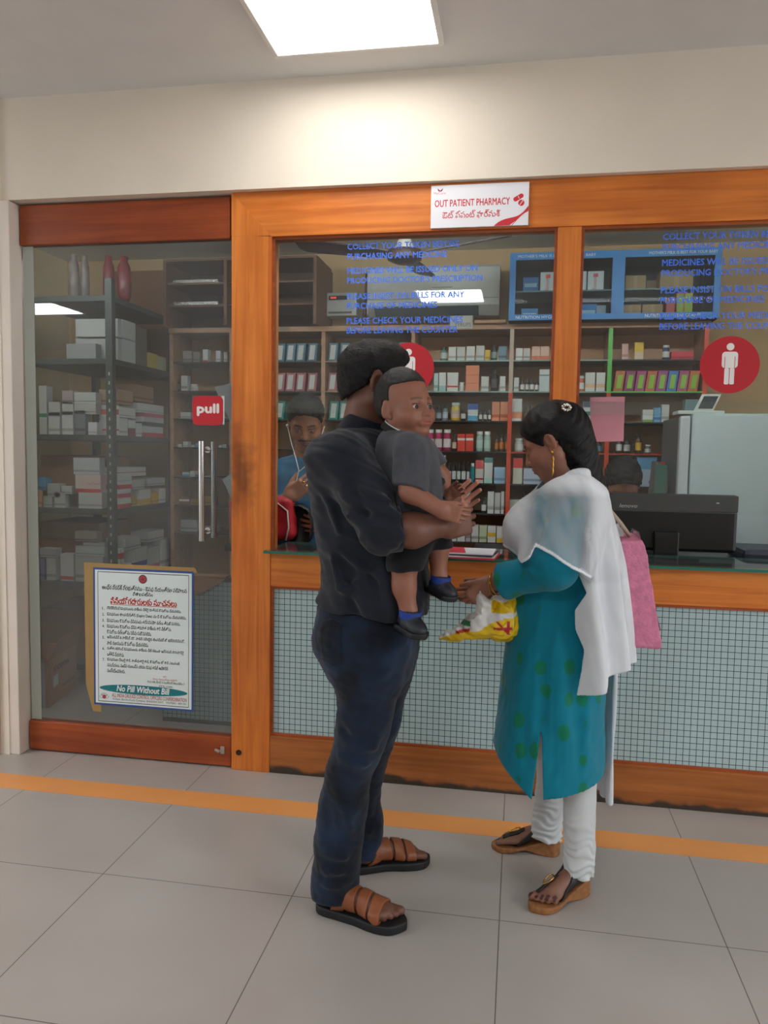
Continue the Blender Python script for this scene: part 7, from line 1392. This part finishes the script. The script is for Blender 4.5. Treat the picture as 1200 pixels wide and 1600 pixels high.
def k_hair(p):
    q = to_local(p, kh_c, kh_R); m = np.abs(q[:, 1]); d = ell(q, (-0.014, 0, 0.044), (0.108, 0.086, 0.096)); d = smin(d, ell(q, (0.04, 0.01, 0.11), (0.066, 0.066, 0.036)), 0.03)
    fr = 0.72 * q[:, 0] - 0.69 * q[:, 2] - 0.004; lo = np.where(q[:, 0] < -0.012, 0.006 + 0.82 * (q[:, 0] + 0.012) - q[:, 2], 0.0 - q[:, 2]); ear = ell(np.stack([q[:, 0], m, q[:, 2]], 1), (-0.004, 0.085, 0.0), (0.022, 0.03, 0.036))
    return smax(smax(smax(d, lo * 0.8, 0.006), fr, 0.008), -ear, 0.006) + 0.003 * wob(p, 110, 91) + 0.001 * wob(p, 420, 92)
sdf_mesh('hair', k_hair, kh_c - 0.17, kh_c + 0.19, 0.0034, hair_mat('black_hair', (16, 14, 15), 0.42, sc=350, bump=0.8), clerk, None, KL)
def k_shirt(p):
    d = zloft(p, *k_tor, n=2.3, cap=0.03)
    d = smin(d, smax(chain(p, [k_sR, k_eR, k_wR], [0.072, 0.058, 0.042]), (p - (k_wR * 0.75 + k_eR * 0.25)) @ ((k_wR - k_eR) / np.linalg.norm(k_wR - k_eR)), 0.004), 0.03); d = smin(d, smax(chain(p, [k_sL, k_eL, k_wL], [0.072, 0.058, 0.042]), (p - (k_wL * 0.75 + k_eL * 0.25)) @ ((k_wL - k_eL) / np.linalg.norm(k_wL - k_eL)), 0.004), 0.03)
    pk_ = np.abs(p[:, 0] + 1.005) - 0.016; d = d - 0.004 * np.clip(1 - np.maximum(0, pk_) / 0.003, 0, 1) * (p[:, 1] < 0.5)
    return d + 0.004 * wob(p, 30, 95) + 0.0012 * wob(p, 80, 96)
sdf_mesh('shirt', k_shirt, (-1.38, 0.18, 0.68), (-0.60, 0.76, 1.42), 0.0045, fabric('blue_shirt_cloth', (58, 112, 148), 0.08, 700, 0.8, 6), clerk, None, KL)
def k_collar(p):
    return ring(p, (-1.01, 0.525, 1.325), (0.0, -0.30, 0.95), 0.078, 0.005, 0.022, -0.4)
sdf_mesh('collar', k_collar, V3((-1.14, 0.40, 1.25)), V3((-0.88, 0.66, 1.42)), 0.0034, fabric('blue_shirt_cloth', (58, 112, 148), 0.08, 700, 0.8, 6), clerk, None, KL)
rg = k_wR + kRH @ V3((0.11, 0.0, 0.012))
for k in range(2): MB().sphere(tuple(k_wR + kRH @ V3((0.098, 0.012 - 0.022 * k, -0.010)) - V3(KL)), 0.008, 10, sc=(1.2, 1.2, 0.8)).build('finger_ring', gold, clerk, True)
ew = mat('earphone_white', (226, 226, 224), 0.4); ea = kh_c + kh_R @ V3((0.0, -0.086, -0.012)); ebud = thing('earphones', 'white wired earphones hanging from the clerk\'s ears', 'earphones', tuple(ea))
pth = [ea, at(456, 695, 0.36), at(462, 715, 0.33), at(467, 735, 0.325), at(463, 752, 0.325), at(460, 770, 0.33)]; MB().tube([tuple(q - ea) for q in pth], 0.0022, 6).build('wire', ew, ebud, True); MB().sphere((0, 0, 0), 0.008, 10).build('earbud', ew, ebud, True)
pth = [kh_c + kh_R @ V3((0.0, 0.086, -0.012)), at(492, 712, 0.33), at(478, 728, 0.32), at(467, 737, 0.324)]; MB().tube([tuple(q - ea) for q in pth], 0.0022, 6).build('wire', ew, ebud, True)
# second person, only the hair shows above the monitor
sh_c = at(973, 758, 0.92); sh_R = np.array((Matrix.Rotation(math.radians(-90), 3, 'Z') @ Matrix.Rotation(math.radians(35), 3, 'Y')))
s_tor = (np.array([0.62, 0.85, 0.98, 1.05, 1.09]), np.full(5, sh_c[0]), np.full(5, 1.0), np.array([0.18, 0.20, 0.20, 0.14, 0.07]), np.array([0.11, 0.115, 0.11, 0.09, 0.06]))
def sec_body(p): return smin(smin(near(p, sh_c, 0.19, lambda q: head_skin(to_local(q, sh_c, sh_R))), cone(p, sh_c + V3((0, 0.03, -0.04)), (sh_c[0], 1.0, 1.06), 0.05, 0.055), 0.03), zloft(p, s_tor[0], s_tor[1], s_tor[2], s_tor[3] - 0.015, s_tor[4] - 0.015), 0.03)
SL_ = (float(sh_c[0]), 1.0, 0.62)
sec = sdf_mesh('person', sec_body, (sh_c[0] - 0.24, 0.76, 0.60), (sh_c[0] + 0.24, 1.16, 1.40), 0.005, SK, None, lambda V: np.tile(np.array(rgb(150, 100, 76)), (len(V), 1)), SL_)
tag(sec, 'person seated behind the black monitor, only dark hair showing above it', 'person')
def s_hair(p):
    q = to_local(p, sh_c, sh_R); d = ell(q, (-0.014, 0, 0.044), (0.108, 0.090, 0.098)); fr = 0.72 * q[:, 0] - 0.69 * q[:, 2] - 0.01; return smax(smax(d, -0.05 - q[:, 2], 0.006), fr, 0.01) + 0.004 * wob(p, 110, 97) + 0.001 * wob(p, 400, 98)
sdf_mesh('hair', s_hair, sh_c - 0.17, sh_c + 0.19, 0.004, hair_mat('black_hair', (16, 14, 15), 0.42, sc=350, bump=0.8), sec, None, SL_)
sdf_mesh('shirt', lambda p: zloft(p, *s_tor, n=2.3, cap=0.03), (sh_c[0] - 0.24, 0.82, 0.60), (sh_c[0] + 0.24, 1.16, 1.12), 0.006, fabric('dark_shirt_cloth', (70, 60, 66), 0.1), sec, None, SL_)
# red and black rucksack at the left end of the counter
rb = thing('rucksack', 'red and black rucksack with white piping at the left end of the counter', 'bag', (-1.14, 0.40, 0.929))
def rsack(p):
    q = p - V3((-1.14, 0.345, 0.945)); return rbox(q, (-0.02, 0, 0.105), (0.155, 0.045, 0.105), 0.035, euler(0, -0.1, 0)) + 0.004 * wob(p, 40, 101)
o_ = sdf_mesh('bag_body', rsack, (-1.36, 0.26, 0.90), (-0.90, 0.46, 1.20), 0.005, mat('red_nylon', (196, 36, 46), 0.6, var=0.06), None, None, (-1.14, 0.40, 0.929)); o_.parent = rb; o_.location = (0, 0, 0)
MB().tube([(0.105, -0.102, 0.03), (0.118, -0.104, 0.09), (0.112, -0.104, 0.165), (0.06, -0.104, 0.205), (-0.10, -0.102, 0.210)], 0.004, 8).build('piping', mat('piping_white', (226, 220, 214), 0.6), rb, True)
o_ = sdf_mesh('side_pocket', lambda p: ell(p, (-0.985, 0.345, 1.03), (0.075, 0.045, 0.10)) + 0.004 * wob(p, 50, 102), (-1.08, 0.32, 0.92), (-0.89, 0.48, 1.16), 0.005, mat('black_nylon', (30, 30, 34), 0.6), None, None, (-1.14, 0.40, 0.929)); o_.parent = rb; o_.location = (0, 0, 0)
